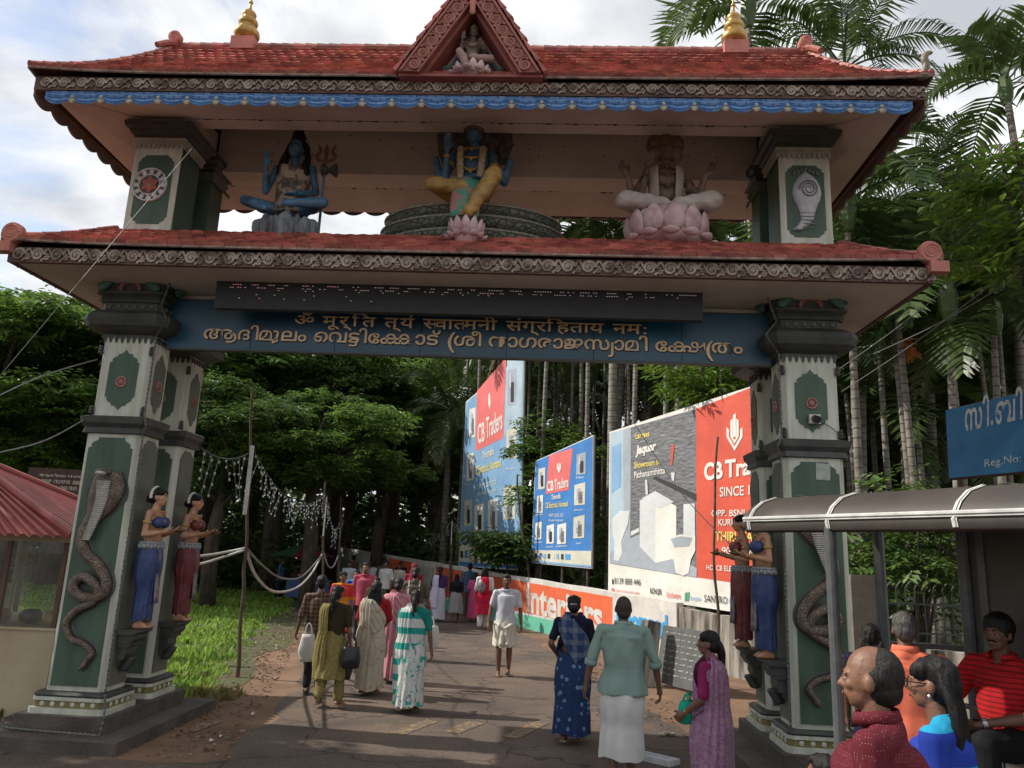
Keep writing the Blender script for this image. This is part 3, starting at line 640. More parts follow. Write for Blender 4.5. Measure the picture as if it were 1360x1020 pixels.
g.build('scroll_carving', mat('bargeboard_scroll', (.40, .15, .115), .7, scale=8, c2=(.24, .09, .07)), gb)
g = MB(); g.box((gx - .03, -1.0, gz - .52), (gx + .03, -.975, gz - .34)); g.ell((gx, -.99, gz - .55), (.035, .025, .045), 8, 6); g.build('pendant', SALM, gb)
g = MB()           # dormer roof running back into the main slope
for s in (-1, 1):
    fn = lambda v, t: V((gx + s * (B0 + .03) * (1 - t), v, BZ + .02 + (gz - BZ + .03) * t)); tiles(g, fn, .13, 10, lambda t: (-.96, -.86 + 1.5 * t + .1), random.Random(9))
    g.quad(fn(-.95, 0) - V((0, 0, .03)), fn(-.95, 1) - V((0, 0, .03)), fn(.65, 1) - V((0, 0, .03)), fn(-.75, 0) - V((0, 0, .03)))
for k in range(9): g.tube([V((gx, -.98 + .16 * k, gz + .05)), V((gx, -.98 + .16 * k + .18, gz + .05))], [.06, .05], 8)
g.build('dormer_roof', TIL, gb)
g = MB()
def tri(hw, h, v, d, mi, z=BZ): g.prism([(-hw, 0), (hw, 0), (0, h)], lambda x, y: V((gx + x, v, z + y)), (0, d, 0), mi)
tri(.56, .93, -.60, .02, 0)
for s in (-1, 1):
    for k, (hw, mi) in enumerate(((.50, 1), (.455, 2), (.415, 1))):
        a, b = V((gx + s * hw, -.625 - .012 * k, BZ + .02)), V((gx, -.625 - .012 * k, BZ + .02 + hw * 1.66)); g.tube([a, b], .022 - .003 * k, 4, mi)
    g.box((gx + s * .585 - .02, -.9, BZ), (gx + s * .585 + .02, -.6, BZ + .02), 3)
    a0, a1, b1, b0 = V((gx + s * .545, 0, BZ)), V((gx, 0, gz - .39)), V((gx, 0, gz - .47)), V((gx + s * .49, 0, BZ)); g.rings([[V((p.x, v, p.z)) for p in (a0, a1, b1, b0)] for v in (-.905, -.60)], mi=3)
    c = V((gx + s * .31, -.66, BZ)); g.lathe([(.05, 0), (.055, .03), (.035, .05), (.04, .09), (.05, .11), (.035, .13), (.035, .20), (.05, .22), (.055, .25), (.03, .27)], 12, c, 1)
g.box((gx - .78, -.93, BZ - .03), (gx + .80, -.60, BZ), 3)
g.build('niche', [mat('niche_dark', (.10, .095, .10), .8), mat('niche_teal', (.10, .17, .14), .7, scale=12), mat('niche_pink', (.42, .28, .27), .7, scale=12), GBR], gb)
# finials and ridge ornaments
GOLD = mat('finial_gold', (.52, .33, .10), .38, scale=8, c2=(.30, .17, .05), metal=.65)
for cx in (-3.235, 3.29):
    m_ = MB(); m_.box((cx - .155, .50, 8.50), (cx + .155, .80, 8.69)); p = m_.build('finial_block', SALM, UR)
    m_ = MB(); pr = [(.10, 0), (.12, .02), (.155, .05), (.17, .09), (.165, .13), (.14, .17), (.10, .195), (.085, .21), (.115, .24), (.13, .275), (.12, .31), (.09, .335), (.07, .35), (.09, .38), (.095, .41), (.08, .44), (.045, .465), (.025, .50), (.018, .56), (.012, .66), (.004, .72)]
    m_.lathe(pr, 28, (cx, .62, 8.69)); m_.ell((cx, .62, 9.29), (.03, .03, .03)); m_.build('gold_finial', GOLD, p, True)
for s in (-1, 1):
    m_ = MB(); c = V((s * 4.19, .58, 8.70))
    m_.rings([[c + V((.085 * k * cos(a), o, .085 * k * sin(a))) for a in np.linspace(0, 2 * pi, 25)[:-1]] for k, o in ((.85, -.06), (1, -.045), (1, .045), (.85, .06))])
    P, W = spiral(lambda a, b: c + V((a, -.06, b)), .06, 2.0, 1, 24, .010); m_.tube(P, W, 5, 0, True, 1, (0, -1, 0))
    m_.tube([c + V((s * -.02, 0, -.09)), c + V((s * .05, -.10, -.15)), c + V((s * .11, -.22, -.27))], [.055, .045, .04], 8, 1)
    m_.build('ridge_scroll', [SALM, TIL], UR)
m_ = MB(); P = smooth_path([V((4.90, -.84, 7.24)), V((4.92, -.84, 7.30)), V((4.945, -.84, 7.38)), V((4.93, -.84, 7.45)), V((4.955, -.84, 7.51)), V((5.0, -.84, 7.525))], 5)
m_.tube(P, [.022 + .018 * sin(pi * i / (len(P) - 1)) for i in range(len(P))], 8, 0, True, 1.0); m_.ell((4.99, -.84, 7.525), (.035, .025, .018)); m_.ell((4.90, -.84, 7.235), (.08, .06, .03)); m_.build('cobra_finial', mat('old_bronze', (.17, .14, .09), .5, scale=20), UR, True)
# rope lights wound on the pillars (one thing each)
RPL = mat('rope_light_grey', (.16, .16, .15), .4, scale=60, c2=(.05, .05, .05))
GM = M.Translation(V((-.59, 8.25, 0))) @ M.Rotation(RD(-2.9), 4, 'Z')
def G(u, v, z): return GM @ V((u, v, z))
def rope(pts, lab, r=.011):
    mb = MB(); pts = [G(*p) for p in pts]; P = []
    for a, b in zip(pts, pts[1:]):
        k = max(2, int((b - a).length / .025))
        P += [a + (b - a) * (j / k) + V((R.uniform(-.003, .003), R.uniform(-.003, .003), 0)) for j in range(k)]
    mb.tube(P, [r * (1.25 if i % 2 else .7) for i in range(len(P))], 6); tag(mb.build('rope_light', RPL), lab, 'rope light', 'rope lights on the gateway')
for s, side in ((-1, 'blue-skirted figure on the left'), (1, 'blue-skirted figure on the right')):
    rope([(s * 3.50, -.03, .5), (s * 3.50, -.03, 3.2), (s * 3.45, -.09, 3.3), (s * 3.52, -.025, 3.42), (s * 3.52, -.02, 4.35), (s * 3.33, -.21, 4.50), (s * 3.5, -.05, 4.7), (s * 3.33, -.2, 5.05)], 'grey rope light running up the corner by the ' + side)
rope([(-3.50, -.03, .48), (-3.42, -.14, .40), (-3.38, -.20, .285), (-3.39, -.22, .13), (-3.9, -.22, .14), (-4.4, -.22, .16), (-4.42, -.2, .24), (-4.3, -.18, .29)], 'pale rope light looped round the stone step below the left cobra', .013)
# ---------------- figures (people and statues) ----------------
# local frame: x to the figure's right, y forward, z up, for a body 1.70 m tall
TORSO = [(.42, .150, .105), (.62, .172, .120), (.80, .180, .128), (.92, .176, .122), (1.05, .150, .108), (1.18, .158, .112), (1.30, .172, .112), (1.38, .170, .098), (1.44, .120, .080), (1.48, .075, .07)]
def torso_r(z, k=0, add=0.0, fem=0):
    T = TORSO
    z = max(T[0][0], min(T[-1][0], z))
    for a, b in zip(T, T[1:]):
        if z <= b[0]:
            t = (z - a[0]) / (b[0] - a[0]); rx, ry = a[1] + (b[1] - a[1]) * t, a[2] + (b[2] - a[2]) * t; break
    if fem and 1.0 < z < 1.15: rx *= .97
    return rx + add, ry + add
class Pose:
    def __init__(s, **k):
        s.stride = 0; s.lean = 0.0; s.la = None; s.ra = None; s.head = 0; s.nod = 0; s.sit = None; s.tilt = 0; s.fat = 0; s.w = 1.0
        s.__dict__.update(k)
def arms(p):
    """shoulder, elbow, wrist for left(-x) and right(+x)"""
    o = []
    for sx, a in ((-1, p.la), (1, p.ra)):
        sh = V((sx * .185 * p.w, 0, 1.395)); e, w_ = a if a else ((sx * .235, -.02, 1.12), (sx * .245, .06, .88))
        o.append((sh, V(e), V(w_)))
    return o
def legs(p):
    if p.sit: return p.sit
    o = []
    for sx in (-1, 1):
        st = p.stride * sx
        hip = V((sx * .09, 0, .90)); an = V((sx * .085, st * .5, .085 + max(0, -st) * .18)); kn = V((sx * .092, st * .30 + .03, .49)); o.append((hip, kn, an))
    return o
def hand(mb, w_, d, palm_n, r=1.0, curl=.5, thumb=None):
    """palm and five bent fingers; w_ wrist, d pointing direction, palm_n palm normal"""
    d = d.normalized(); n = (palm_n - d * d.dot(palm_n)).normalized(); s_ = d.cross(n)
    if thumb is not None and s_.dot(thumb) < 0: s_ = -s_
    mb.cap(w_, w_ + d * .045 * r, .024 * r, .027 * r, 8); 
    for k, (o, l) in enumerate(((.030, .070), (.011, .080), (-.009, .075), (-.027, .058))):
        a = w_ + d * (.030 * r) + s_ * (o * .8 * r); b = w_ + d * (.085 * r) + s_ * (o * r)
        mb.cap(a, b, .0125 * r, .0105 * r, 7)
        d1 = (d * cos(curl * .8) + n * sin(curl * .8)); c = b + d1 * l * .5 * r; d2 = (d * cos(curl * 1.9) + n * sin(curl * 1.9)); e = c + d2 * l * .5 * r
        mb.cap(b, c, .0105 * r, .0095 * r, 7); mb.cap(c, e, .0095 * r, .008 * r, 7)
    a = w_ + d * .025 * r + s_ * .02 * r; b = a + (s_ * .75 + d * .5 + n * .25).normalized() * .042 * r; c = b + (d * .85 + n * .4 + s_ * .2).normalized() * .036 * r
    mb.cap(a, b, .014 * r, .0115 * r, 7); mb.cap(b, c, .0115 * r, .0095 * r, 7)
def head_shapes(mb, c, R, s=1.0, fem=0, jaw=1.0):
    def E(o, r, rot=None): mb.ell(c + R @ (V(o) * s), tuple(x * s for x in r), 14, 10, rot=(R @ rot if rot is not None else R))
    E((0, -.012, .022), (.0745, .094, .098)); E((0, .012, .0), (.068, .076, .092)); E((0, .028, -.055), (.052 * jaw, .056, .056)); E((0, .052, -.088), (.026, .024, .020))
    E((0, .078, .018), (.052, .016, .012))                     # brow
    for q in (-1, 1):
        E((q * .034, .062, -.022), (.022, .022, .020)); E((q * .076, -.006, -.012), (.010, .020, .031)); E((q * .029, .079, .0), (.014, .010, .008)); E((q * .0115, .088, -.030), (.0085, .010, .008))
    mb.cap(c + R @ V((0, .082, .006)) * s, c + R @ V((0, .103, -.026)) * s, .009 * s, .0135 * s, 8)
    E((0, .086, -.054), (.022, .010, .0055)); E((0, .084, -.064), (.019, .011, .0065))
def face_parts(o, c, R, s, stache=0, bindi=0, hairm=None):
    e = MB(); k = MB()
    for q in (-1, 1):
        e.ell(c + R @ V((q * .029, .0805, -.001)) * s, tuple(x * s for x in (.0125, .0075, .0062)), 10, 8, rot=R); k.ell(c + R @ V((q * .029, .0865, -.001)) * s, tuple(x * s for x in (.0058, .003, .0058)), 8, 6, rot=R)
        k.tube([c + R @ (V((q * x, y, z)) * s) for x, y, z in ((.012, .0935, .018), (.028, .0905, .0235), (.046, .075, .018))], [.003 * s, .004 * s, .002 * s], 5)
    if stache: k.tube([c + R @ (V(p) * s) for p in ((-.032, .080, -.052), (-.016, .095, -.044), (0, .098, -.042), (.016, .095, -.044), (.032, .080, -.052))], [.003 * s, .006 * s, .005 * s, .006 * s, .003 * s], 6)
    e.build('eye', mat('eye_white', (.34, .31, .28), .35), o, True); k.build('brow', hairm or HAIRB, o, True)
    l = MB(); l.ell(c + R @ V((0, .0945, -.0585)) * s, tuple(x * s for x in (.018, .004, .007)), 10, 6, rot=R); l.build('lips', mat('lip_tone', (.22, .085, .07), .5), o, True)
HAIRB = mat('black_hair', (.012, .010, .0095), .5, scale=30, c2=(.005, .0045, .0045), bump=.35, bscale=220, stretch=(1, 1, .12), spec=.3)
HAIRG = mat('grey_hair', (.10, .095, .09), .5, scale=40, c2=(.03, .028, .027), bump=.5, bscale=160, stretch=(1, 1, .2))
SKIN = {k: mat('skin_' + k, c, .52, scale=7, c2=tuple(x * .78 for x in c), bump=.12, bscale=90) for k, c in (('brown', (.215, .105, .065)), ('dark', (.165, .080, .052)), ('tan', (.30, .155, .10)))}
def body(root, p, skin, vox=.0105, barefoot=True, hands=True, fem=0, jaw=1.0, hc=None):
    mb = MB(); f = 1 + p.fat
    mb.ell((0, -.01, .94), (.155 * f, .105 * f, .13), 14, 10); mb.ell((0, .0, 1.10), (.135 * f, .095 * f, .15), 14, 10); mb.ell((0, -.005, 1.28), (.155 * p.w, .100 * f, .15), 14, 10)
    mb.cap((-.14 * p.w, -.01, 1.39), (.14 * p.w, -.01, 1.39), .050, .050); mb.cap((0, -.015, 1.42), (0, .012, 1.53), .058, .050); mb.ell((0, -.028, 1.422), (.095, .040, .038))
    for sh, e, w_ in arms(p):
        mb.cap(sh, e, .043, .037); mb.cap(e, e + (w_ - e) * .35, .038, .038); mb.cap(e + (w_ - e) * .35, w_, .038, .024)
        if hands:
            d = (w_ - e).normalized(); sx = 1 if sh.x > 0 else -1; n = V((0, 1, .1)) if d.z > .5 else V((-sx, .15, 0)) if d.z < -.55 else V((-sx * .3, 0, 1)); hand(mb, w_ + d * .012, d, n, 1.06, p.__dict__.get('curl', .55), thumb=V((-sx, 0, .2)) if d.z > .5 else V((0, 1, .4)))
    for hip, kn, an in legs(p):
        mb.cap(hip, kn, .078 * f, .054); mb.cap(kn, kn + (an - kn) * .35, .054, .055); mb.cap(kn + (an - kn) * .35, an, .055, .034)
        if an.z < .5:
            back = .0; fz = max(.028, an.z - .055)
            mb.cap(an + V((0, -.045, -an.z + fz)), an + V((0, .08, -an.z + fz * .95)), .032, .030); mb.cap(an, an + V((0, -.03, -an.z + fz + .01)), .036, .036); mb.cap(an + V((0, .0, -.01)), an + V((0, .09, -an.z + fz)), .034, .027)
            for k in range(5): mb.cap(an + V(((k - 2) * .017, .09, -an.z + fz * .8)), an + V(((k - 2) * .02, .150 - .007 * abs(k - 1) - .005 * k, -an.z + fz * .7)), .014, .0105, 6)
    R = Euler((p.nod, 0, p.head)).to_matrix(); c = V((0, .018, 1.600))
    head_shapes(mb, c, R, 1.0, fem, jaw)
    o = fuse(mb, 'body', skin, root, vox, 3); return o, c, R
def hair_short(o, c, R, m=None, recede=0, vol=1.0, vox=.008):
    mb = MB()
    def E(q, r, rx=0): mb.ell(c + R @ V(q), r, 16, 12, rot=R @ M.Rotation(rx, 3, 'X'))
    E((0, -.026, .046), (.080 * vol, .094 * vol, .086 * vol), .25); E((0, -.046, .0), (.077, .074, .082))
    if not recede: E((0, .030, .088), (.062 * vol, .052, .034 * vol), -.35)
    for q in (-1, 1): mb.ell(c + R @ V((q * .070, .022, .012)), (.010, .020, .034), 8, 8, rot=R)
    return fuse(mb, 'hair', m or HAIRB, o, vox, 2, (.005, 60, 20))
def hair_sides(o, c, R, m, vox=.0055):
    mb = MB(); mb.ell(c + R @ V((0, -.034, .010)), (.0790, .0845, .086), 20, 14, rot=R); mb.ell(c + R @ V((0, -.046, .026)), (.074, .078, .0905), 20, 14, rot=R); mb.ell(c + R @ V((0, -.045, -.035)), (.070, .070, .062), 16, 10, rot=R)
    return fuse(mb, 'hair', m, o, vox, 2, (.003, 70, 22))
def hair_bald(o, c, R, m=None, vox=.008, top=.012):
    mb = MB()
    for i in range(15):
        a = pi * (-.06 + 1.12 * i / 14) + pi; q = V((.073 * cos(a), .088 * sin(a) - .006, .004 - .012 * abs(cos(a))))
        mb.ell(c + R @ q, (.018, .018, .052 - .008 * abs(cos(a))), 8, 8, rot=R)
    return fuse(mb, 'hair', m or HAIRG, o, vox, 2, (.005, 60, 24))
def hair_long(o, c, R, style='bun', m=None, vox=.009, length=.45):
    mb = MB()
    def E(q, r, rx=0): mb.ell(c + R @ V(q), r, 16, 12, rot=R @ M.Rotation(rx, 3, 'X'))
    E((0, -.022, .040), (.083, .098, .086), .2); E((0, -.045, -.005), (.078, .078, .088))
    for q in (-1, 1): E((q * .05, .030, .062), (.036, .056, .040), -.5)
    if style == 'bun': E((0, -.115, -.025), (.056, .05, .052))
    if style in ('tail', 'braid'):
        P = smooth_path([c + R @ V(q) for q in ((0, -.09, .0), (0, -.125, -.07), (.01, -.13, -.18), (0, -.135, -.30), (.01, -.13, -.15 - length))], 5); n = len(P)
        for i in range(n - 1): t = i / n; r = .045 * (1 - .55 * t) * (1 + (.16 * sin(i * 2.2) if style == 'braid' else 0)); mb.cap(P[i], P[i + 1], r, r)
    if style == 'loose':
        for k in range(9):
            x = -.085 + .0212 * k; P = smooth_path([c + R @ V(q) for q in ((x * .7, -.05, .04), (x * 1.05, -.085, -.06), (x * 1.15, -.105, -.2), (x * 1.05 + .01 * sin(k * 3), -.12, -.12 - length))], 4)
            for i in range(len(P) - 1): mb.cap(P[i], P[i + 1], .026 - .0008 * i, .025 - .0008 * i, 7)
    return fuse(mb, 'hair', m or HAIRB, o, vox, 2, (.008, 60, 6))
def shirt(root, p, m, sleeve=.75, hem=.80, vox=.011, loose=.020, name='shirt', wr=.016, vneck=0, flare=0.0):
    mb = MB(); f = 1 + p.fat; rs = []
    for z in np.linspace(hem, 1.36, 10):
        rx, ry = torso_r(z); k = max(0, (1.1 - z)) * flare; rx = (rx * (p.w if z > 1.1 else 1)) * (f if z < 1.25 else 1) + loose + k; ry = ry * (f if z < 1.3 else 1) + loose + k
        rs.append([V((rx * cos(a), ry * sin(a) * (1.0) - .004, z)) for a in np.linspace(0, 2 * pi, 33)[:-1]])
    mb.rings(rs); mb.ell((0, -.005, 1.30), (.165 * p.w + loose * .6, .105 + loose * .7, .135), 16, 10); mb.cap((-.150 * p.w, -.012, 1.392), (.150 * p.w, -.012, 1.392), .066, .066); [mb.cap((0, -.028, 1.432), (q * .165 * p.w, -.014, 1.392), .062, .065) for q in (-1, 1)]
    if not vneck: mb.lathe([(.076, 1.43), (.070, 1.455), (.062, 1.464)], 16, (0, -.006, 0))
    for sh, e, w_ in arms(p):
        if sleeve <= 1: q = sh + (e - sh) * sleeve; mb.cap(sh, sh + (q - sh) * .5, .060, .056); mb.cap(sh + (q - sh) * .5, q, .056, .058)
        else: q = e + (w_ - e) * (sleeve - 1); mb.cap(sh, e, .059, .052); mb.cap(e, q, .052, .047)
    return fuse(mb, name, m, root, vox, 3, (wr, 9, 4.5))
def collar(o, m, z=1.462, r=.072, open_=.5, h=.04):
    mb = MB(); rs = []
    for a in np.linspace(pi / 2 + open_ * .35, pi / 2 + 2 * pi - open_ * .35, 28):
        fr = max(0, sin(a)); x, y = r * 1.08 * cos(a), r * .98 * sin(a) - .004 + .012 * fr; zz = z - .022 * fr
        rs.append([V((x, y, zz)), V((x * .96, y * .96, zz + h)), V((x * 1.04, y * 1.04, zz + h)), V((x * 1.17, y * 1.19, zz + .004 - .022 * fr)), V((x * 1.08, y * 1.08, zz - .004))])
    mb.rings(rs, True, True); mb.build('collar', m, o, True)
def skirt(root, p, m, z0=.06, z1=1.06, top=(.150, .112), bot=(.20, .17), folds=11, amp=.02, name='skirt', sway=(0, 0), front_pleat=0, rings=26, seed=0, bulge=.02, shade=None):
    """draped cloth falling round the legs"""
    L_ = legs(p); mb = MB(); n = 84; rs = []
    for i in range(rings):
        t = i / (rings - 1); z = z1 + (z0 - z1) * t; s_ = abs(p.stride) * .5 * min(1, max(0, (.9 - z) / .6)); hip = sin(pi * min(1, t * 1.7)) if t < .59 else 0
        rx = top[0] + (bot[0] - top[0]) * t ** .8 + bulge * hip; ry = top[1] + (bot[1] - top[1]) * t ** .8 + bulge * 1.2 * hip + s_ * .55; ring = []
        for k in range(n):
            a = 2 * pi * k / n; fo = amp * t ** .75 * (sin(folds * a + seed + 1.5 * sin(2 * a + seed) + t * 1.3) * .6 + .5 * sin(folds * 1.7 * a + 2.1 * seed + 3 * t)) + .006 * NZ.noise(V((a * 4, z * 9, seed)))
            if front_pleat: fo += amp * 1.1 * t ** .4 * max(0, cos(a - pi / 2)) ** 6 * sin(24 * a)
            dz = .012 * sin(3 * a + seed) * t + .010 * sin(folds * a + seed) * t
            ring.append(V(((rx + fo) * cos(a) + sway[0] * t, (ry + fo) * sin(a) + sway[1] * t + 0, z + dz)))
        rs.append(ring)
    mb.rings(rs, True, False); inner = [[V((q.x * .93, q.y * .93, q.z + .004)) for q in r] for r in (rs[-1], rs[-4], rs[-8])]
    mb.rings([rs[-1]] + inner, True, False); mb.add(rs[0], [tuple(range(n))])
    return mb.build(name, m, root, True)
def drape(root, p, m, path, name='pallu', off=.034, folds=5, amp=.008, th=.006, seed=0, nU=22):
    """cloth strip laid over the torso: path of (angle, z, half width in metres, extra offset)"""
    P = [V((a, z, hw)) for a, z, hw, e in path]; EX = [e for *_, e in path]; k = 7; S = smooth_path([V(q) for q in P], k); n = len(S); rs = []
    def pt(a, z, e):
        if z > 1.40:
            t = min(1, (z - 1.40) / .10); rx, ry = torso_r(1.40); rx *= (1 - .25 * t); ry *= (1 - .95 * t)
        else: rx, ry = torso_r(z, fem=1)
        ry = max(ry, .02)
        return V(((rx + e) * cos(a) * p.w, (ry + e) * sin(a), z))
    for i in range(n):
        a, z, hw = S[i]; j = min(i // k, len(EX) - 2); tt = (i - j * k) / k; e = off + EX[j] + (EX[j + 1] - EX[j]) * min(1, tt)
        a2, z2, _ = S[min(i + 1, n - 1)]; a1, z1, _ = S[max(i - 1, 0)]; rx = .17
        du, dv = (a2 - a1) * rx, z2 - z1; l = math.hypot(du, dv) or 1; nu, nv = -dv / l, du / l
        row = []
        for q in range(nU):
            s_ = -1 + 2 * q / (nU - 1); row.append(pt(a + nu * hw * s_ / rx, min(1.52, z + nv * hw * s_), e + amp * sin(folds * pi * s_ + seed + i * .07) + .004 * NZ.noise(V((s_ * 3, i * .3, seed)))))
        rs.append(row)
    mb = MB(); mb.rings(rs, False, False); o = mb.build(name, m, root, True, False)
    md = o.modifiers.new('thickness', 'SOLIDIFY'); md.thickness = th; md.offset = 0; return o
def trousers(root, p, m, end=.08, r0=.098, r1=.062, vox=.012, name='trousers'):
    mb = MB(); f = 1 + p.fat; mb.ell((0, -.012, .95), (.170 * f, .120 * f, .13))
    if p.sit: mb.ell((0, .02, .92), (.18 * f, .13, .12))
    for hip, kn, an in legs(p):
        q = an + (kn - an).normalized() * end; mb.cap(hip, kn, r0 * f, r1 * 1.22); mb.cap(kn, q, r1 * 1.2, r1)
    return fuse(mb, name, m, root, vox, 3, (.018, 10, 5))
def sandals(root, p, m):
    for hip, kn, an in legs(p):
        mb = MB(); z = max(0, an.z - .085); mb.rings([[V((an.x + x * w_, an.y + y, z + h)) for x, y in ((-.8, -.09), (.8, -.09), (1, -.02), (.85, .05), (1.1, .11), (.7, .165), (-.5, .17), (-1.1, .11), (-.85, .05), (-1, -.02))] for h, w_ in ((.0, .045), (.016, .045))])
        for sx in (-1, 1): mb.tube([V((an.x + sx * .044, an.y + .035, z + .014)), V((an.x + sx * .03, an.y + .07, z + .064)), V((an.x, an.y + .125, z + .055))], .008, 6)
        mb.build('sandal', m, root)
def person(x, y, H, face, label, p, z=0.0, cat='person', name='person', group=None):
    r = empty(name, (x, y, z), -RD(face), label, cat, group); k = H / 1.70; r.scale = (k, k, k)
    if p.lean or p.tilt: r.rotation_euler = (-p.lean, p.tilt, -RD(face))
    return r
def bag(root, loc, w_, h, d, m, handle=.16, name='bag', seed=0):
    mb = MB(); rs = []
    for i in range(9):
        t = i / 8; k = .82 + .22 * sin(pi * t) * (1 if t < .5 else .7)
        rs.append([V((w_ * k * cos(a) * (abs(cos(a)) ** -.35 if abs(cos(a)) > .1 else 1.6), d * k * sin(a), -h + h * t)) + V((NZ.noise(V((a, t * 3, seed))) * .012,) * 3) for a in np.linspace(0, 2 * pi, 25)[:-1]])
    mb.rings(rs)
    for sy in (-1, 1): mb.tube(smooth_path([V((-w_ * .5, sy * d * .5, -.02)), V((-w_ * .3, sy * d * .2, handle * .7)), V((0, 0, handle)), V((w_ * .3, sy * d * .2, handle * .7)), V((w_ * .5, sy * d * .5, -.02))], 4), .008, 6)
    o = mb.build(name, m, None, True); return o
# ---------------- cloth patterns ----------------
def cloth(name, a, b=None, kind=None, sc_=10, thr=.5, rough=.85, c=None, axis=2, wid=.5):
    m = mat(name, a, rough, scale=4, c2=tuple(x * .80 for x in a), bump=.25, bscale=240, spec=.2)
    if not kind: return m
    t = m.node_tree; n = t.nodes; l = t.links; bs = n['Principled BSDF']; src = bs.inputs['Base Color'].links[0].from_socket
    tc = n.new('ShaderNodeTexCoord'); co = tc.outputs['Object']; sp = n.new('ShaderNodeSeparateXYZ'); l.new(co, sp.inputs[0])
    def band(ax, s, w_): return mth('LESS_THAN', mth('FRACT', mth('ADD', mth('MULTIPLY', sp.outputs[ax], s, t), 50.0, t), None, t), w_, t)
    if kind == 'stripe': fac = band(axis, sc_, wid)
    elif kind == 'check': fac = mth('MULTIPLY', mth('ADD', band(2, sc_, wid), band(0, sc_, wid), t), .5, t)
    elif kind == 'dot':
        v = n.new('ShaderNodeTexVoronoi'); v.inputs['Scale'].default_value = sc_; v.inputs['Randomness'].default_value = wid; l.new(co, v.inputs['Vector']); fac = mth('LESS_THAN', v.outputs['Distance'], thr, t)
    else:
        v = n.new('ShaderNodeTexNoise'); v.inputs['Scale'].default_value = sc_; v.inputs['Detail'].default_value = 3; v.inputs['Distortion'].default_value = .8; l.new(co, v.inputs[0]); fac = mth('GREATER_THAN', v.outputs[0], thr, t)
    def mix(f, x, y):
        mx = n.new('ShaderNodeMix'); mx.data_type = 'RGBA'; l.new(f, mx.inputs[0]); l.new(x, mx.inputs[6])
        if isinstance(y, tuple): mx.inputs[7].default_value = col3(y)
        else: l.new(y, mx.inputs[7])
        return mx.outputs[2]
    o = mix(fac, src, b)
    if c:     # border colour low down and a second scattered motif
        v = n.new('ShaderNodeTexNoise'); v.inputs['Scale'].default_value = sc_ * 1.7; v.inputs['Distortion'].default_value = 1.2; l.new(co, v.inputs[0]); o = mix(mth('GREATER_THAN', v.outputs[0], .64, t), o, c)
    l.new(o, bs.inputs['Base Color']); return m
# ---------------- statues on the gateway ----------------
S_BLUE = mat('statue_blue', (.075, .185, .30), .55, scale=5, c2=(.030, .062, .095), bump=.2, lo=.36, hi=.62)
S_GREY = mat('statue_grimy', (.085, .08, .075), .7, scale=8, c2=(.03, .028, .026), bump=.4)
S_GOLD = mat('statue_gold', (.48, .30, .075), .5, scale=6, c2=(.28, .17, .05), bump=.2)
S_SKIN = mat('statue_skin', (.215, .145, .11), .65, scale=7, c2=(.085, .058, .046), lo=.36, hi=.6, bump=.2)
S_FLESH = mat('statue_flesh', (.50, .27, .16), .55, scale=6, c2=(.36, .18, .11))
S_WHITE = mat('statue_cream', (.54, .47, .43), .6, scale=6, c2=(.36, .31, .285))
S_PINK = mat('lotus_pink', (.58, .43, .43), .6, scale=5, c2=(.36, .19, .205), lo=.34, hi=.6, bump=.15)
S_ORN = mat('ornament_bronze', (.15, .095, .05), .5, scale=20, c2=(.09, .06, .03))
def petals(mb, c, r, n, hgt, w_, tilt, off=0, mi=0, depth=.5):
    for k in range(n):
        a = 2 * pi * (k + off) / n; R = M.Rotation(a, 3, 'Z') @ M.Rotation(tilt, 3, 'Y'); b = c + V((r * cos(a), r * sin(a), 0)); rs = []
        for t in np.linspace(0, 1, 11):
            w = w_ * (sin(pi * min(1, .16 + t * .84)) ** .75 if t < 1 else .02); x0 = hgt * (.10 * sin(pi * t) - .10 * t * t * 0)
            rs.append([b + R @ V((x0 + (w * depth * .55) * cos(q) - w * depth * .35 * sin(q) ** 2, w * sin(q), hgt * (t - .12))) for q in np.linspace(0, 2 * pi, 13)[:-1]])
        mb.rings(rs, True, True, mi)
def statue_root(u, v, z, face, label, k, cat='statue', name='seated_deity_statue'):
    r = empty(name, G(u, v, z), -RD(face + 2.9), label, cat); r.scale = (k, k, k); return r
def necklaces(o, m, zs=(1.42, 1.36, 1.26), w0=.07):
    mb = MB()
    for i, z in enumerate(zs):
        P = []
        for t in np.linspace(-1, 1, 17):
            a = pi / 2 + t * 1.25; zz = z - (.03 + .05 * i) * (1 - t * t) + .02; rx, ry = torso_r(min(zz, 1.38)); P.append(V((rx * .62 * cos(a) * 1.1, max(.05, ry * .98 * sin(a)) + .012, zz)))
        mb.tube(P, .009 + .002 * i, 6)
        mb.ell(P[8] + V((0, .006, -.012)), (.018, .01, .022), 8, 6)
    mb.build('necklace', m, o, True)
def bands(o, p, m, fr=(.45, 2.85), r=.052):
    mb = MB()
    for sh, e, w_ in arms(p):
        mb = MB(); q = sh + (e - sh) * fr[0]; d = (e - sh).normalized(); mb.tube([q - d * .018, q + d * .018], r, 12); d = (w_ - e).normalized(); mb.build('armlet', m, o, True); mb = MB(); mb.tube([w_ - d * .05, w_ - d * .02], .033, 12); mb.build('wristlet', m, o, True)
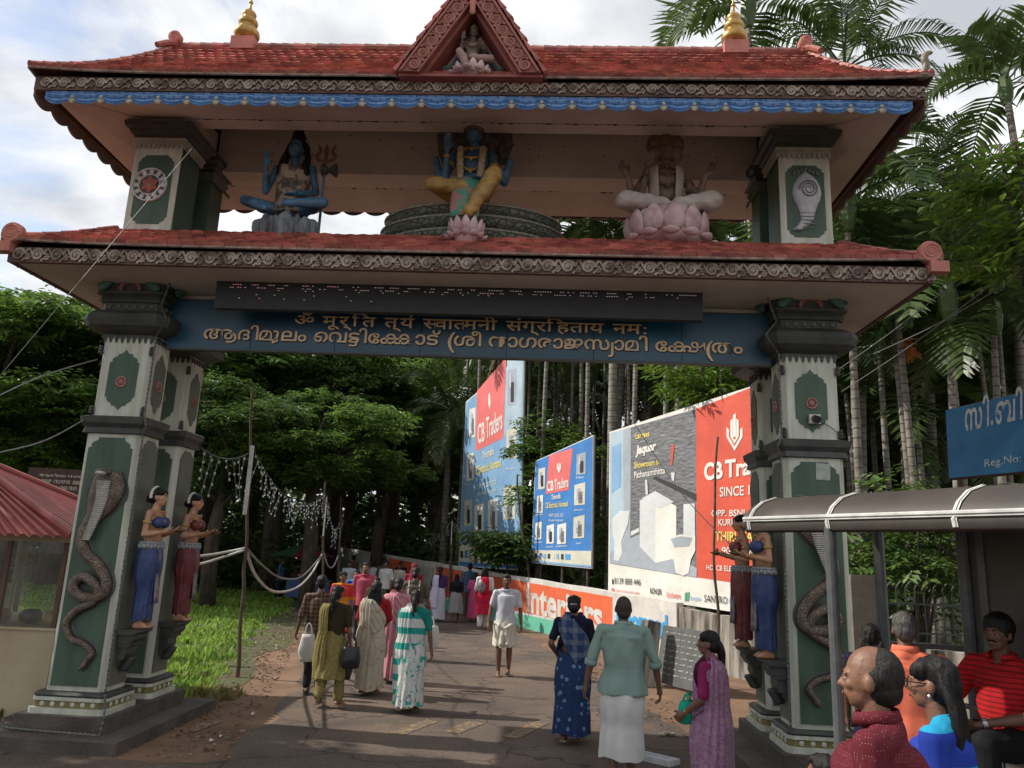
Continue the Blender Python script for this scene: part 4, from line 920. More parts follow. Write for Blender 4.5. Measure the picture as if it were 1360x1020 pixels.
# blue ascetic on the rock, viewer's left
p = Pose(ra=((.27, .02, 1.13), (.24, .14, 1.33)), la=((-.25, .0, 1.13), (-.14, .20, 1.02)), curl=.1, sit=[(V((-.09, 0, .92)), V((-.40, .20, .93)), V((-.06, .33, .86))), (V((.09, 0, .92)), V((.40, .18, .95)), V((.13, .34, .80)))])
r = statue_root(-2.33, .52, 6.02 - .80 * 1.24, 180, 'blue seated ascetic statue on a grey rock with topknot and trident beside it', 1.24)
o, c, R_ = body(r, p, S_BLUE, .012, fem=0); face_parts(o, c, R_, 1.0, 0, 0)
mb = MB(); mb.ell((0, -.035, 1.66), (.098, .10, .10)); mb.ell((0, -.03, 1.77), (.075, .07, .075)); mb.ell((0, -.03, 1.845), (.045, .045, .05))
for q in (-1, 1):
    P = smooth_path([V((q * .075, -.03, 1.66)), V((q * .105, -.02, 1.55)), V((q * .12, .02, 1.44)), V((q * .13, .05, 1.32))], 4)
    for a, b in zip(P, P[1:]): mb.cap(a, b, .045, .04)
fuse(mb, 'hair', HAIRB, o, .012, 2, (.014, 30, 14))
mb = MB(); mb.tube([V((-.06 + .045 * cos(a), -.0, 1.83 + .055 * sin(a))) for a in np.linspace(-.6, 4.2, 14)], [.006 + .008 * sin(pi * i / 13) for i in range(14)], 6); mb.build('crescent', S_WHITE, o)
mb = MB(); P = smooth_path([V((.10, .03, 1.43)), V((.05, .085, 1.38)), V((-.04, .10, 1.37)), V((-.085, .09, 1.41)), V((-.10, .10, 1.47))], 5); mb.tube(P, [.020] * len(P), 8); mb.ell(P[-1], (.03, .02, .04)); mb.build('coiled_serpent', S_GREY, o)
mb = MB(); rs = []
for z in np.linspace(.88, 1.36, 10):
    rx, ry = torso_r(z, 0, .012); rs.append([V((rx * cos(a), ry * sin(a), z + .05 * cos(a - .6) * (z > 1.2))) for a in np.linspace(0, 2 * pi, 25)[:-1]])
mb.rings(rs); fuse(mb, 'pelt', mat('pelt', (.34, .27, .20), .8, scale=9, c2=(.075, .06, .05), lo=.44, hi=.56), o, .014, 1, (.01, 14, 9)); necklaces(o, S_ORN, (1.38, 1.28))
rk = empty('carved_rock', G(-2.32, .45, 5.72), -RD(2.9), 'grey streaked rock carved as the seat of the blue ascetic statue', 'rock')
mb = MB(); Rr = random.Random(2)
for k in range(46):
    a = Rr.uniform(0, 6.28); q = Rr.uniform(.1, 1); mb.ell((.36 * q * cos(a) + .04, .26 * q * sin(a) - .05, .16 * Rr.random()), (Rr.uniform(.05, .11), .08, Rr.uniform(.10, .20)), 8, 6, rot=M.Rotation(Rr.uniform(-.3, .3), 3, 'Y'))
for k in range(12): mb.ell((-.12 + .03 * k - .05, -.30 - .03 * sin(k), .04), (.045, .06, .19 + .03 * sin(k * 2)), 8, 6)
fuse(mb, 'rock', mat('rock_grey', (.26, .29, .32), .85, scale=6, c2=(.05, .05, .055), bump=.7, bscale=18, stretch=(1, 1, .25)), rk, .016, 1, (.03, 16, 6))
tr = empty('trident', G(-1.92, .46, 5.745), -RD(2.9), 'dark metal trident with a small drum standing behind the blue ascetic', 'trident')
mb = MB(); mb.tube([V((0, 0, 0)), V((.0, 0, 1.0))], .018, 8, 0); mb.build('shaft', S_BLUE, tr)
mb = MB(); mb.tube([V((0, 0, 1.0)), V((0, 0, 1.22))], [.02, .022], 8); mb.tube([V((0, 0, 1.12)), V((0, 0, 1.24)), V((0, 0, 1.34))], [.02, .035, .002], 4)
for q in (-1, 1): P = smooth_path([V((0, 0, 1.10)), V((q * .085, 0, 1.11)), V((q * .115, 0, 1.17)), V((q * .075, 0, 1.24)), V((q * .12, 0, 1.33))], 5); mb.tube(P, [.018 + .008 * sin(pi * i / len(P)) - .016 * (i / len(P)) ** 4 for i in range(len(P))], 6)
mb.build('prongs', mat('rust_red', (.16, .06, .045), .6, scale=20), tr)
mb = MB(); mb.rings([[V((.06 + x, rr_ * cos(a), .97 + rr_ * sin(a))) for a in np.linspace(0, 2 * pi, 17)[:-1]] for x, rr_ in ((-.09, .085), (-.08, .09), (0, .03), (.08, .09), (.09, .085))]); mb.build('drum', S_GREY, tr)
# blue deity on the coils, centre
p = Pose(ra=((.25, .04, 1.12), (.235, .15, 1.34)), la=((-.25, .03, 1.10), (-.14, .22, 1.02)), curl=.1, sit=[(V((-.09, 0, .93)), V((-.25, .36, 1.0)), V((-.05, .46, .58))), (V((.09, 0, .93)), V((.33, .22, .96)), V((.02, .34, .88)))])
r = statue_root(-.04, .40, 6.17 - .80 * 1.27, 180, 'blue four-armed crowned statue in gold dress seated on the serpent coils', 1.27)
o, c, R_ = body(r, p, S_BLUE, .012); face_parts(o, c, R_, 1.0); necklaces(o, S_GOLD, (1.42, 1.36, 1.28, 1.2)); bands(o, p, S_GOLD)
mb = MB()
for hip, kn, an in p.sit: mb.cap(hip, kn, .10, .085); mb.cap(kn, an, .085, .06)
mb.ell((0, 0, .92), (.17, .13, .12)); fuse(mb, 'dhoti', S_GOLD, o, .012, 2, (.016, 8, 22))
mb = MB(); mb.lathe([(.100, 1.63), (.105, 1.66), (.092, 1.70), (.098, 1.73), (.082, 1.78), (.086, 1.80), (.062, 1.86), (.03, 1.91), (.012, 1.95)], 20, (0, .0, 0)); mb.ell((0, .10, 1.70), (.03, .015, .05)); mb.build('crown', S_ORN, o, True)
mb = MB()
for k in range(16):
    a = -.35 + (pi + .7) * k / 15; mb.ell((.125 * cos(a), -.05, 1.65 + .145 * sin(a)), (.034, .02, .034), 8, 6)
for q in (-1, 1):
    for (x, z, h) in ((.21, 1.66, .22), (.31, 1.56, .23), (.115, 1.74, .19)): mb.ell((q * x, -.10, z), (.070, .045, h), 12, 8, rot=M.Rotation(q * .12, 3, 'Y')); mb.ell((q * (x + .01), -.06, z + h * .72), (.055, .05, .06), 10, 6); mb.ell((q * (x - .03), -.08, z - .1), (.05, .05, .12), 10, 8)
fuse(mb, 'serpent_hoods', mat('hood_dark', (.105, .085, .068), .6, scale=16, c2=(.030, .025, .021), bump=.3), o, .014, 1, (.012, 30, 14))
for q in (-1, 1): mb = MB(); mb.cap((q * .18, -.03, 1.36), (q * .32, -.06, 1.14), .05, .045); mb.cap((q * .32, -.06, 1.14), (q * .37, -.04, 1.36), .045, .035); fuse(mb, 'rear_arm', S_BLUE, o, .012, 2)
gm_ = MB()
for q in (-1, 1): P = smooth_path([V((q * .11, .10, 1.42)), V((q * .105, .125, 1.25)), V((q * .085, .14, 1.05)), V((q * .05, .19, .95))], 6); gm_.tube(P, [.030 + .006 * (i % 2) for i in range(len(P))], 8)
gm_.build('garland', mat('garland_mixed', (.50, .44, .34), .7, scale=22, c2=(.33, .19, .05)), o)
mb = MB(); P = [[V((x + .05 * sin(z * 9 + x * 12) * .2, .30 + (.16 - abs(x)) * .5 + (.95 - z) * .22, z)) for x in np.linspace(-.13, .13, 13)] for z in np.linspace(.97, .55, 8)]
mb.rings(P, False, False); sw_ = mb.build('waist_sash', [mat('sash_green', (.06, .24, .16), .6, scale=9, c2=(.38, .14, .13), lo=.42, hi=.55)], o, True); sw_.modifiers.new('t', 'SOLIDIFY').thickness = .02
lt = empty('carved_lotus', G(-.01, -.06, 5.60), 0, 'small pink lotus pedestal under the foot of the blue four-armed statue', 'lotus'); mb = MB()
mb.lathe([(.10, -.12), (.13, .0), (.16, .10), (.12, .16), (.0, .165)], 20); petals(mb, V((0, 0, .05)), .15, 12, .20, .055, .35); petals(mb, V((0, 0, -.02)), .19, 14, .10, .05, 1.0, .5); mb.build('lotus', S_PINK, lt, True)
# serpent coils
cz_ = empty('serpent_coils', G(-.06, 1.02, 5.745), -RD(2.9), 'dark green scaled serpent body coiled in three turns behind the centre statue', 'serpent statue')
SCL = scale_mat('serpent_green', (.125, .14, .105), (.075, .085, .065), 13)
for k, (rad, z, rr_) in enumerate(((1.00, .10, .105), (1.00, .28, .098), (.97, .445, .090))):
    mb = MB(); mb.tube([V((rad * 1.1 * cos(a), rad * .64 * sin(a), z + .01 * sin(3 * a))) for a in np.linspace(0, 2 * pi, 73)], rr_, 14); mb.build('coil', SCL, cz_, True)
    mb = MB(); mb.tube([V(((rad * 1.1 + rr_ * .95) * cos(a), (rad * .64 + rr_ * .95) * sin(a), z + .045)) for a in np.linspace(0, 2 * pi, 140)], [.014 if i % 2 else .02 for i in range(140)], 5, 0, True); mb.build('bead_line', mat('bead_pale', (.26, .26, .21), .6, scale=20), cz_)
# three-faced pale statue on the lotus, viewer's right
p = Pose(ra=((.25, .03, 1.12), (.205, .15, 1.33)), la=((-.25, .03, 1.10), (-.20, .19, 1.06)), curl=.1, sit=[(V((-.09, 0, .92)), V((-.42, .20, .99)), V((-.06, .32, .90))), (V((.09, 0, .92)), V((.42, .20, .98)), V((.06, .34, .88)))])
r = statue_root(2.37, .48, 6.05 - .80 * 1.24, 180, 'pale three-faced statue in cream dress seated on a large pink lotus', 1.24)
o, c, R_ = body(r, p, S_SKIN, .012); face_parts(o, c, R_, 1.0); necklaces(o, S_ORN, (1.42, 1.37, 1.30, 1.2)); bands(o, p, S_ORN)
mb = MB()
for hip, kn, an in p.sit: mb.cap(hip, kn, .105, .10); mb.cap(kn, an, .10, .06)
mb.ell((0, 0, .92), (.17, .13, .12)); fuse(mb, 'dhoti', S_WHITE, o, .012, 2, (.014, 9, 20))
for q in (-1, 1): mb = MB(); head_shapes(mb, V((q * .085, -.03, 1.595)), Euler((0, 0, -q * 1.25)).to_matrix(), .92); fuse(mb, 'side_face', S_SKIN, o, .011, 2)
for q, z, k in ((0, 1.66, 1.0), (-1, 1.65, .85), (1, 1.65, .85)):
    mb = MB(); mb.lathe([(.10 * k, 0), (.108 * k, .03), (.098 * k, .07), (.10 * k, .10), (.06 * k, .15), (.062 * k, .165), (.02, .20 + .03 * (q == 0))], 18, (q * .10, -.03, z)); mb.build('crown', S_ORN, o, True)
for q in (-1, 1): mb = MB(); mb.cap((q * .18, -.03, 1.36), (q * .33, -.04, 1.12), .05, .045); mb.cap((q * .33, -.04, 1.12), (q * .38, .04, 1.32), .045, .032); hand(mb, V((q * .38, .04, 1.33)), V((q * .5, .1, .6)), V((0, 1, .3)), 1.1, .6); fuse(mb, 'rear_arm', S_SKIN, o, .011, 2)
mb = MB()
rs = []
for z in np.linspace(1.0, 1.42, 9):
    rx, ry = torso_r(min(z, 1.38), 0, .012); rs.append([V((rx * cos(a), ry * sin(a), z)) for a in np.linspace(-.2, 1.05, 9)])
mb.rings(rs, False, False)
rs = [[V((-q.x, q.y, q.z)) for q in rr_] for rr_ in rs]; mb.rings(rs, False, False); st_ = mb.build('stole', S_WHITE, o, True); st_.modifiers.new('t', 'SOLIDIFY').thickness = .015
lt = empty('carved_lotus', G(2.37, .46, 5.72), 0, 'large pink lotus carved as the seat of the three-faced statue', 'lotus'); mb = MB()
mb.lathe([(.30, 0), (.42, .08), (.48, .22), (.44, .34), (.0, .36)], 26); petals(mb, V((0, 0, .14)), .44, 12, .34, .135, .12, 0, 0, .45); petals(mb, V((0, 0, .17)), .41, 12, .34, .125, .0, .5, 0, .45); petals(mb, V((0, 0, .02)), .52, 14, .12, .105, 1.1, .25, 0, .4)
mb.build('lotus', S_PINK, lt, True)
# small figure in the gable niche
p = Pose(ra=((.24, .05, 1.14), (.20, .13, 1.34)), la=((-.24, .05, 1.12), (-.20, .20, 1.16)), curl=.1, sit=[(V((-.09, 0, .92)), V((-.36, .18, .92)), V((.02, .28, .88))), (V((.09, 0, .92)), V((.20, .34, .94)), V((.05, .36, .62)))])
r = statue_root(.035, -.76, 7.315 - .80 * .58, 180, 'small pink and brown statue on a lotus in the gable niche', .58)
o, c, R_ = body(r, p, S_SKIN, .013); necklaces(o, S_ORN, (1.40, 1.3)); mb = MB(); mb.lathe([(.09, 1.66), (.10, 1.69), (.07, 1.75), (.02, 1.84)], 14); mb.build('crown', S_SKIN, o, True); face_parts(o, c, R_, 1.0)
trousers(o, p, mat('niche_cloth', (.30, .19, .16), .7), .05, .10, .07, .014, 'dhoti')
lt = empty('carved_lotus', G(.035, -.76, 7.165), 0, 'pink lotus in the gable niche under the small statue', 'lotus'); mb = MB(); mb.lathe([(.12, 0), (.17, .05), (.19, .12), (.0, .17)], 20); petals(mb, V((0, 0, .05)), .17, 13, .14, .048, .35, 0, 0, .5); petals(mb, V((0, 0, .02)), .23, 13, .07, .05, 1.15, .5, 0, .5); mb.build('lotus', S_PINK, lt, True)
# maidens with lamps on the pillar brackets
SKB = mat('maiden_blue', (.034, .066, .195), .5, scale=9, c2=(.016, .03, .095), bump=.3); SKR = mat('maiden_red', (.19, .03, .034), .5, scale=9, c2=(.09, .016, .02), bump=.3); BEAD = mat('waist_beads', (.16, .27, .42), .5, scale=30, c2=(.32, .25, .14))
def maiden(s, v, sk, col, where):
    p = Pose(ra=((.205, -.01, 1.13), (.11, .20, 1.17)), la=((-.205, -.01, 1.13), (-.11, .20, 1.17)), curl=.45, w=.88, sit=[(V((q * .065, 0, .92)), V((q * .06, .03, .49)), V((q * .055, 0, .085))) for q in (-1, 1)])
    r = statue_root(s * 3.36 if True else 0, v + .23, 1.118, -90 * s, 'painted %s-skirted maiden statue holding out a lamp, on the %s pillar' % (col, where), .885, 'statue', 'maiden_statue')
    o, c, R_ = body(r, p, S_FLESH, .0115, fem=1); face_parts(o, c, R_, 1.0); necklaces(o, S_GOLD, (1.42, 1.37)); bands(o, p, S_GOLD)
    skirt(o, p, sk, .10, 1.02, (.158, .118), (.120, .112), 9, .009, 'skirt', seed=s + v, bulge=.034)
    mb = MB()
    for q in (-1, 1): mb.ell((q * .075, .085, 1.285), (.082, .07, .075), 14, 10)
    mb.ell((0, -.01, 1.28), (.168, .108, .05), 16, 8); fuse(mb, 'bodice', sk, o, .011, 1)
    mb = MB()
    for k in range(22): a = 2 * pi * k / 22; mb.ell((.168 * cos(a), .128 * sin(a), .985 + .01 * (k % 2)), (.024, .024, .034), 8, 6)
    mb.tube([V((.165 * cos(a), .125 * sin(a), 1.03)) for a in np.linspace(0, 2 * pi, 30)], .018, 6); mb.build('waist_chain', BEAD, o, True)
    mb = MB(); rs = [[V((x, .125 + .02 * sin(x * 60) + .04 * (1.0 - z), z)) for x in np.linspace(-.055, .055, 9)] for z in np.linspace(1.0, .30, 8)]; mb.rings(rs, False, False); q_ = mb.build('front_sash', [mat('sash_ochre', (.30, .22, .16), .6, scale=9, c2=sk.node_tree.nodes['Color Ramp'].color_ramp.elements[1].color[:3])], o, True); q_.modifiers.new('t', 'SOLIDIFY').thickness = .02
    hair_long(o, c, R_, 'bun', vox=.012)
    mb = MB(); mb.tube([c + V((.088 * cos(a), -.05 - .02 * abs(cos(a)), .01 + .115 * sin(a))) for a in np.linspace(-.25, pi + .25, 22)], [.017 + .004 * (i % 2) for i in range(22)], 7); mb.build('flower_band', mat('jasmine_white', (.62, .60, .54), .7, scale=30), o)
    mb = MB(); mb.lathe([(.02, 0), (.05, .015), (.085, .03), (.09, .045), (.06, .04), (.0, .03)], 18, (0, .33, 1.165)); mb.lathe([(.012, 0), (.025, .02), (.022, .045), (.002, .07)], 10, (0, .33, 1.195)); mb.build('lamp_bowl', S_ORN, o, True)
for s, sd in ((-1, 'left'), (1, 'right')):
    maiden(s, 0, SKB, 'blue', 'front ' + sd); maiden(s, .92, SKR, 'red', 'rear ' + sd)
# ---------------- boards, painted wall, lettering ----------------
def plane_T(P0, nrm, front=1):
    """photo pixel -> point on a real plane (board); returns quad mapper"""
    P0, nrm = V(P0), V(nrm).normalized()
    if (V((0, 0, EYE)) - P0).dot(nrm) < 0: nrm = -nrm
    def hit(px, py, layer=0):
        d = FW + RT * ((px - 680) / FPX) + UP * ((510 - py) / FPX); q = P0 + nrm * (.004 * layer); t = (q - V((0, 0, EYE))).dot(nrm) / d.dot(nrm); return V((0, 0, EYE)) + d * t
    def quad(bl, br, tr, tl, layer=1):
        a, b, c, e = (hit(p[0], p[1], layer) for p in (bl, br, tr, tl)); return lambda x, y: a * (1 - x) * (1 - y) + b * x * (1 - y) + c * x * y + e * (1 - x) * y
    return hit, quad, nrm
A0, WD, WN = V((.54, 22.3, 0)), V((.43907, -.89845, 0)), V((.89845, .43907, 0))
def W(s, o, z): return A0 + WD * s + WN * o + V((0, 0, z))
def flatm(n, c, r=.6, **k): return mat('print_' + n, c, r, scale=k.pop('scale', 1.3), var=k.pop('var', .16), bump=.5, bscale=k.pop('bscale', 5), **k)
RED = flatm('red', (.62, .085, .045)); WHI = flatm('white', (.72, .71, .66), var=.14); BLU = flatm('blue', (.045, .20, .52)); PBL = flatm('pale_blue', (.24, .42, .62), c2=(.17, .33, .54)); PKR = flatm('faded_red', (.72, .16, .155)); YEL = flatm('yellow', (.80, .66, .16)); BLKP = flatm('black', (.03, .03, .032)); PGREY = flatm('stone_grey', (.23, .235, .25), scale=5, c2=(.075, .08, .09), stretch=(1, 1, 5)); LBL = flatm('glass_blue', (.38, .50, .58)); GRYB = flatm('floor_grey', (.34, .385, .44)); PWH = flatm('porcelain', (.66, .68, .68), c2=(.52, .55, .57)); ORG = flatm('orange', (.78, .145, .045), c2=(.62, .12, .05)); SEA = flatm('sea_green', (.13, .46, .33)); CYB = flatm('sky_blue', (.06, .34, .68)); GRN3 = flatm('leaf_green', (.10, .36, .20)); CRM = flatm('cream', (.66, .64, .54), c2=(.50, .49, .42))
STEEL = mat('rusty_steel', (.14, .115, .10), .6, scale=12, c2=(.07, .045, .03), metal=.4)
def poly_sheet(mb, hit, pts, layer, mi, sc_=None):
    P = [hit(*(sc_(*p) if sc_ else p), layer) for p in pts]; mb.add(P, [tuple(range(len(P)))], mi)
def board(name, label, cat, P0, nrm, corners, mats, draw, sc_, thick=.05, posts=(), frame=None, group=None):
    hit, quad, n = plane_T(P0, nrm); root = empty(name, tuple(sum((hit(*sc_(*c), 0) for c in corners), V()) / 4), 0, label, cat, group); org = root.location.copy()
    C4 = [hit(*sc_(*c), 0) - org for c in corners]       # bl br tr tl
    mb = MB(); N_ = 18
    def S(x, y): return C4[0] * (1 - x) * (1 - y) + C4[1] * x * (1 - y) + C4[2] * x * y + C4[3] * (1 - x) * y
    mb.rings([[q, q2, q2 - n * thick, q - n * thick] for q, q2 in ((S(x, 0), S(x, 1)) for x in np.linspace(0, 1, N_))])
    mb.build('panel', mats[0], root)
    dm = MB(); lt = MB()
    hh = lambda px, py, l: hit(*sc_(px, py), l) - org
    def Q(bl, br, tr, tl, layer=3):
        a, b, c, e = (hh(*p, layer) for p in (bl, br, tr, tl)); return lambda x, y: a * (1 - x) * (1 - y) + b * x * (1 - y) + c * x * y + e * (1 - x) * y
    def P(pts, mi, layer=1): P_ = [hh(*p, layer) for p in pts]; dm.add(P_, [tuple(range(len(P_)))], mi)
    def T(s, bl, br, h0, h1, mi, bold=.01, layer=4, dx=0):
        put_text(lt, s, Q(bl, br, (br[0] + dx, br[1] - h1), (bl[0] + dx, bl[1] - h0), layer), 0, 0, 1, 1, mi, bold)
    draw(P, T, dm, lt, hh)
    dm.build('print', mats, root); lt.build('lettering', mats, root)
    fr = MB(); e = .025
    for a, b in ((0, 1), (1, 2), (2, 3), (3, 0)): fr.tube([C4[a] - n * (thick + .02), C4[b] - n * (thick + .02)], e, 4)
    for k in (.33, .66): fr.tube([S(0, k) - n * (thick + .02), S(1, k) - n * (thick + .02)], e, 4)
    fr.build('frame', STEEL, root)
    for x in posts: q = S(x, 0); a = V((q.x, q.y, -org.z)) - n * (thick + .06); b = S(x, 1) - n * (thick + .06); m_ = MB(); m_.tube([a, b], .04, 8); m_.build('post', STEEL, root)
    return root
MT = [WHI, RED, YEL, BLKP, PGREY, LBL, GRYB, PWH, BLU, PBL, PKR, CRM, CYB, GRN3]
def d1(P, T, dm, lt, hh):
    P([(50, 632), (345, 680), (342, 110), (52, 192)], 4, 1)
    P([(50, 632), (98, 640), (96, 180), (52, 192)], 5, 2); P([(98, 640), (120, 643), (122, 172), (96, 180)], 6, 2)
    P([(56, 395), (88, 372), (88, 225), (58, 240)], 9, 3)
    P([(50, 632), (345, 680), (345, 650), (250, 590), (150, 535), (95, 560), (50, 600)], 6, 3)
    P([(122, 540), (150, 525), (150, 512), (122, 525)], 7, 3)
    P([(152, 420), (205, 395), (205, 632), (152, 575)], 7, 4); P([(205, 395), (276, 440), (276, 615), (205, 632)], 0, 4); P([(160, 412), (205, 388), (268, 425), (215, 445)], 7, 5)
    P([(60, 480), (85, 455), (118, 455), (112, 500), (100, 530), (90, 560), (92, 600), (80, 625), (64, 622), (66, 560), (58, 520)], 7, 4)
    P([(300, 432), (338, 430), (340, 560), (300, 545)], 7, 4); P([(248, 545), (290, 535), (340, 540), (340, 590), (325, 620), (318, 665), (300, 675), (275, 665), (268, 625), (250, 600)], 0, 5); P([(256, 550), (290, 541), (330, 546), (318, 575), (270, 578)], 6, 6)
    P([(195, 345), (343, 420), (343, 398), (205, 338)], 3, 3); P([(258, 325), (270, 325), (268, 355), (260, 355)], 7, 4)
    P([(170, 350), (177, 350), (180, 400), (172, 400)], 7, 6); P([(260, 230), (270, 232), (262, 300), (256, 300)], 1, 4)
    for k in range(9): P([(130 + 23 * k, 200 + 20 * (k % 4)), (150 + 23 * k, 196 + 20 * (k % 4)), (152 + 22 * k, 199 + 20 * (k % 4)), (131 + 23 * k, 203 + 20 * (k % 4))], 6, 2)
    P([(345, 680), (560, 712), (560, 25), (342, 110)], 1, 1)
    for s in (-1, 1):       # diamond of bent strokes
        P([(473, 252), (473 + s * 27, 205), (473 + s * 27, 172), (473 + s * 19, 180), (473 + s * 19, 203), (473, 236)], 0, 3); P([(473, 228), (473 + s * 14, 203), (473 + s * 14, 150), (473 + s * 6, 142), (473 + s * 6, 205), (473, 216)], 0, 3)
    P([(468, 205), (478, 205), (477, 124), (468, 132)], 0, 3)
    T('CB', (370, 354), (433, 346), 62, 60, 0, .04); T('Traders', (441, 345), (640, 318), 62, 62, 0, .03)
    T('SINCE 1990', (423, 408), (580, 398), 33, 34, 0); T('OPP. BSNL BHAVAN', (395, 474), (640, 472), 22, 24, 0); T('KURISUKAVALA', (418, 505), (590, 505), 22, 24, 0); T('THIRUVALLA', (408, 556), (590, 562), 32, 34, 2, .02); T('90486 90486', (430, 603), (595, 608), 26, 27, 0); T('HO: CB ELECTRICALS', (378, 655), (545, 666), 18, 19, 0)
    T('Largest', (138, 218), (185, 208), 26, 24, 2, .02); T('Jaquar', (137, 276), (205, 258), 42, 40, 0, .05, dx=4); T('Showroom in', (133, 312), (219, 298), 22, 20, 2, .015); T('Pathanamthitta', (133, 346), (238, 328), 24, 22, 0, .015)
    T('8139 888 446', (66, 702), (155, 708), 21, 22, 3, .0); T('@cbtraders.thiruvalla', (72, 730), (150, 740), 11, 12, 10, .0); T('KOHLER', (187, 735), (226, 740), 20, 20, 3, .02); T('hindware', (243, 748), (290, 753), 20, 20, 10); T('Simple', (322, 760), (358, 764), 18, 18, 9); T('SANTRO', (370, 763), (448, 770), 24, 24, 3, .0); T('GROHE', (455, 772), (518, 780), 25, 25, 8, .0)
    for x in (304, 312): P([(x, 735), (x + 8, 728), (x + 6, 758), (x, 762)], 13, 3)
    P([(58, 686), (63, 687), (63, 704), (58, 703)], 3, 3); P([(56, 716), (66, 718), (66, 732), (56, 730)], 10, 3)
    for k in range(3): lt.tube([hh(458 + 58 * t, 785 + 7 * k + 5 * t + 2.5 * sin(t * 14), 3) for t in np.linspace(0, 1, 16)], .006, 4, 8)
c7 = lambda x, y: (790 + .3922 * x, 500 + .3922 * y)
c6 = lambda x, y: (600 + .2941 * x, 480 + .2941 * y)
board('billboard', 'wide grey and red bathroom showroom billboard standing above the concrete wall', 'billboard', W(5, .3, 0), WN, [(45, 735), (555, 810), (555, 25), (50, 188)], MT, d1, c7, posts=(.1, .4, .7, .97))
def products(P, L_):
    for (x0, y0, x1, y1, k) in L_:
        sk = (x1 - x0) * -.25
        P([(x0, y1 ), (x1, y1 + sk * .3), (x1 + 2, y0 + sk), (x0 + 2, y0)], (11, 0, 0, 6, 11)[k % 5], 3); w_, h_ = x1 - x0, y1 - y0
        for j, (a, b, c, d, m_) in enumerate(((.25, .2, .6, .75, 6), (.4, .35, .75, .9, 3 if k % 3 == 0 else 4), (.3, .12, .42, .5, 7))[: 2 + k % 2]): P([(x0 + a * w_, y0 + d * h_), (x0 + c * w_, y0 + d * h_ - 3), (x0 + c * w_, y0 + b * h_ - 4), (x0 + a * w_, y0 + b * h_)], m_, 4 + j)
def captions(T, L_):
    for (x, y, w_, s) in L_: T(s, (x, y), (x + w_, y - w_ * .10), 8, 8, 0, .01)
def d2(P, T, dm, lt, hh):
    P([(360, 908), (629, 933), (637, 338), (379, 452)], 8, 1); P([(360, 852), (630, 856), (629, 928), (360, 905)], 11, 2); P([(360, 898), (630, 922), (630, 930), (360, 907)], 9, 3)
    P([(424, 600), (528, 580), (546, 391), (440, 425)], 10, 2)
    for s in (-1, 1): P([(484, 505), (484 + s * 9, 485), (484 + s * 9, 465), (484 + s * 3, 455), (484, 480)], 0, 4)
    T('CB', (429, 590), (460, 582), 48, 46, 0, .03); T('Traders', (464, 582), (526, 566), 48, 46, 0, .02); T('Thiruvalla', (450, 626), (491, 618), 24, 24, 0, .02); T('CB Electricals, Nooranad', (424, 668), (524, 658), 30, 30, 2, .01); T('0479 2222 222', (438, 702), (504, 700), 14, 14, 0, .0); T('cbtraders nooranad', (436, 722), (502, 722), 11, 11, 0, .0)
    products(P, [(390, 485, 420, 575, 0), (384, 608, 410, 685, 1), (376, 730, 404, 805, 2), (562, 420, 604, 512, 3), (552, 558, 601, 650, 4), (548, 705, 598, 800, 5), (427, 742, 460, 824, 6), (475, 738, 515, 826, 7)])
    captions(T, [(384, 582, 30, 'Taps'), (378, 697, 34, 'Showers'), (370, 822, 36, 'Closets'), (558, 530, 38, 'Tiles'), (554, 676, 38, 'Mirrors'), (560, 826, 22, 'Sinks'), (428, 842, 28, 'Doors'), (470, 840, 50, 'Cabinets')])
    for k, (x, m_) in enumerate(((374, 3), (393, 8), (414, 9), (433, 3), (453, 11), (472, 9), (493, 3), (512, 12))): P([(x, 886 + k * 1.2), (x + 11 + (k == 7) * 12, 887 + k * 1.3), (x + 11 + (k == 7) * 12, 868 + k * .4), (x, 867 + k * .4)], m_, 4)
board('billboard', 'small bright blue bathroom fittings billboard with a pink square between two taller boards', 'billboard', W(1, .6, 0), WN, [(358, 910), (630, 936), (639, 333), (378, 450)], MT, d2, c6, posts=(.12, .5, .9))
def d3(P, T, dm, lt, hh):
    P([(32, 922), (306, 940), (324, -30), (65, 185)], 9, 1); P([(38, 826), (303, 850), (304, 925), (34, 905)], 11, 2); P([(34, 903), (304, 925), (305, 936), (33, 918)], 8, 3)
    P([(108, 405), (232, 345), (246, -20), (114, 135)], 10, 2); P([(237, 340), (313, 315), (323, -60), (250, -20)], 5, 2)
    P([(170, 215), (176, 190), (172, 140), (166, 150), (164, 190)], 0, 4)
    T('CB', (117, 375), (148, 360), 92, 90, 0, .02); T('Traders', (155, 352), (228, 305), 98, 94, 0, .015); T('Thiruvalla', (137, 445), (190, 420), 36, 36, 0, .02); T('CB Electricals, Nooranad', (104, 520), (222, 480), 44, 44, 2, .01); T('0479 2222 222', (115, 582), (200, 552), 20, 20, 0, 0); T('cbtraders nooranad', (113, 612), (200, 585), 16, 16, 0, 0)
    products(P, [(78, 215, 106, 345, 1), (66, 420, 98, 540, 2), (56, 630, 90, 745, 0), (102, 650, 144, 775, 6), (162, 630, 206, 770, 7), (250, 40, 290, 200, 3), (245, 310, 292, 440, 4), (232, 570, 285, 715, 5)])
    captions(T, [(55, 562, 40, 'Taps'), (54, 770, 40, 'Closets'), (104, 800, 32, 'Doors'), (245, 490, 40, 'Mirrors')])
    for k, (x, m_) in enumerate(((38, 3), (58, 8), (100, 3), (130, 9), (165, 8), (190, 12), (222, 3))): P([(x, 886 + k), (x + 13, 887 + k), (x + 13, 856 + k), (x, 855 + k)], m_, 4)
board('billboard', 'tallest faded blue billboard with a red square, farthest along the lane', 'billboard', W(-3, .9, 0), WN, [(30, 924), (308, 944), (326, -40), (64, 182)], MT, d3, c6, posts=(.08, .5, .92))
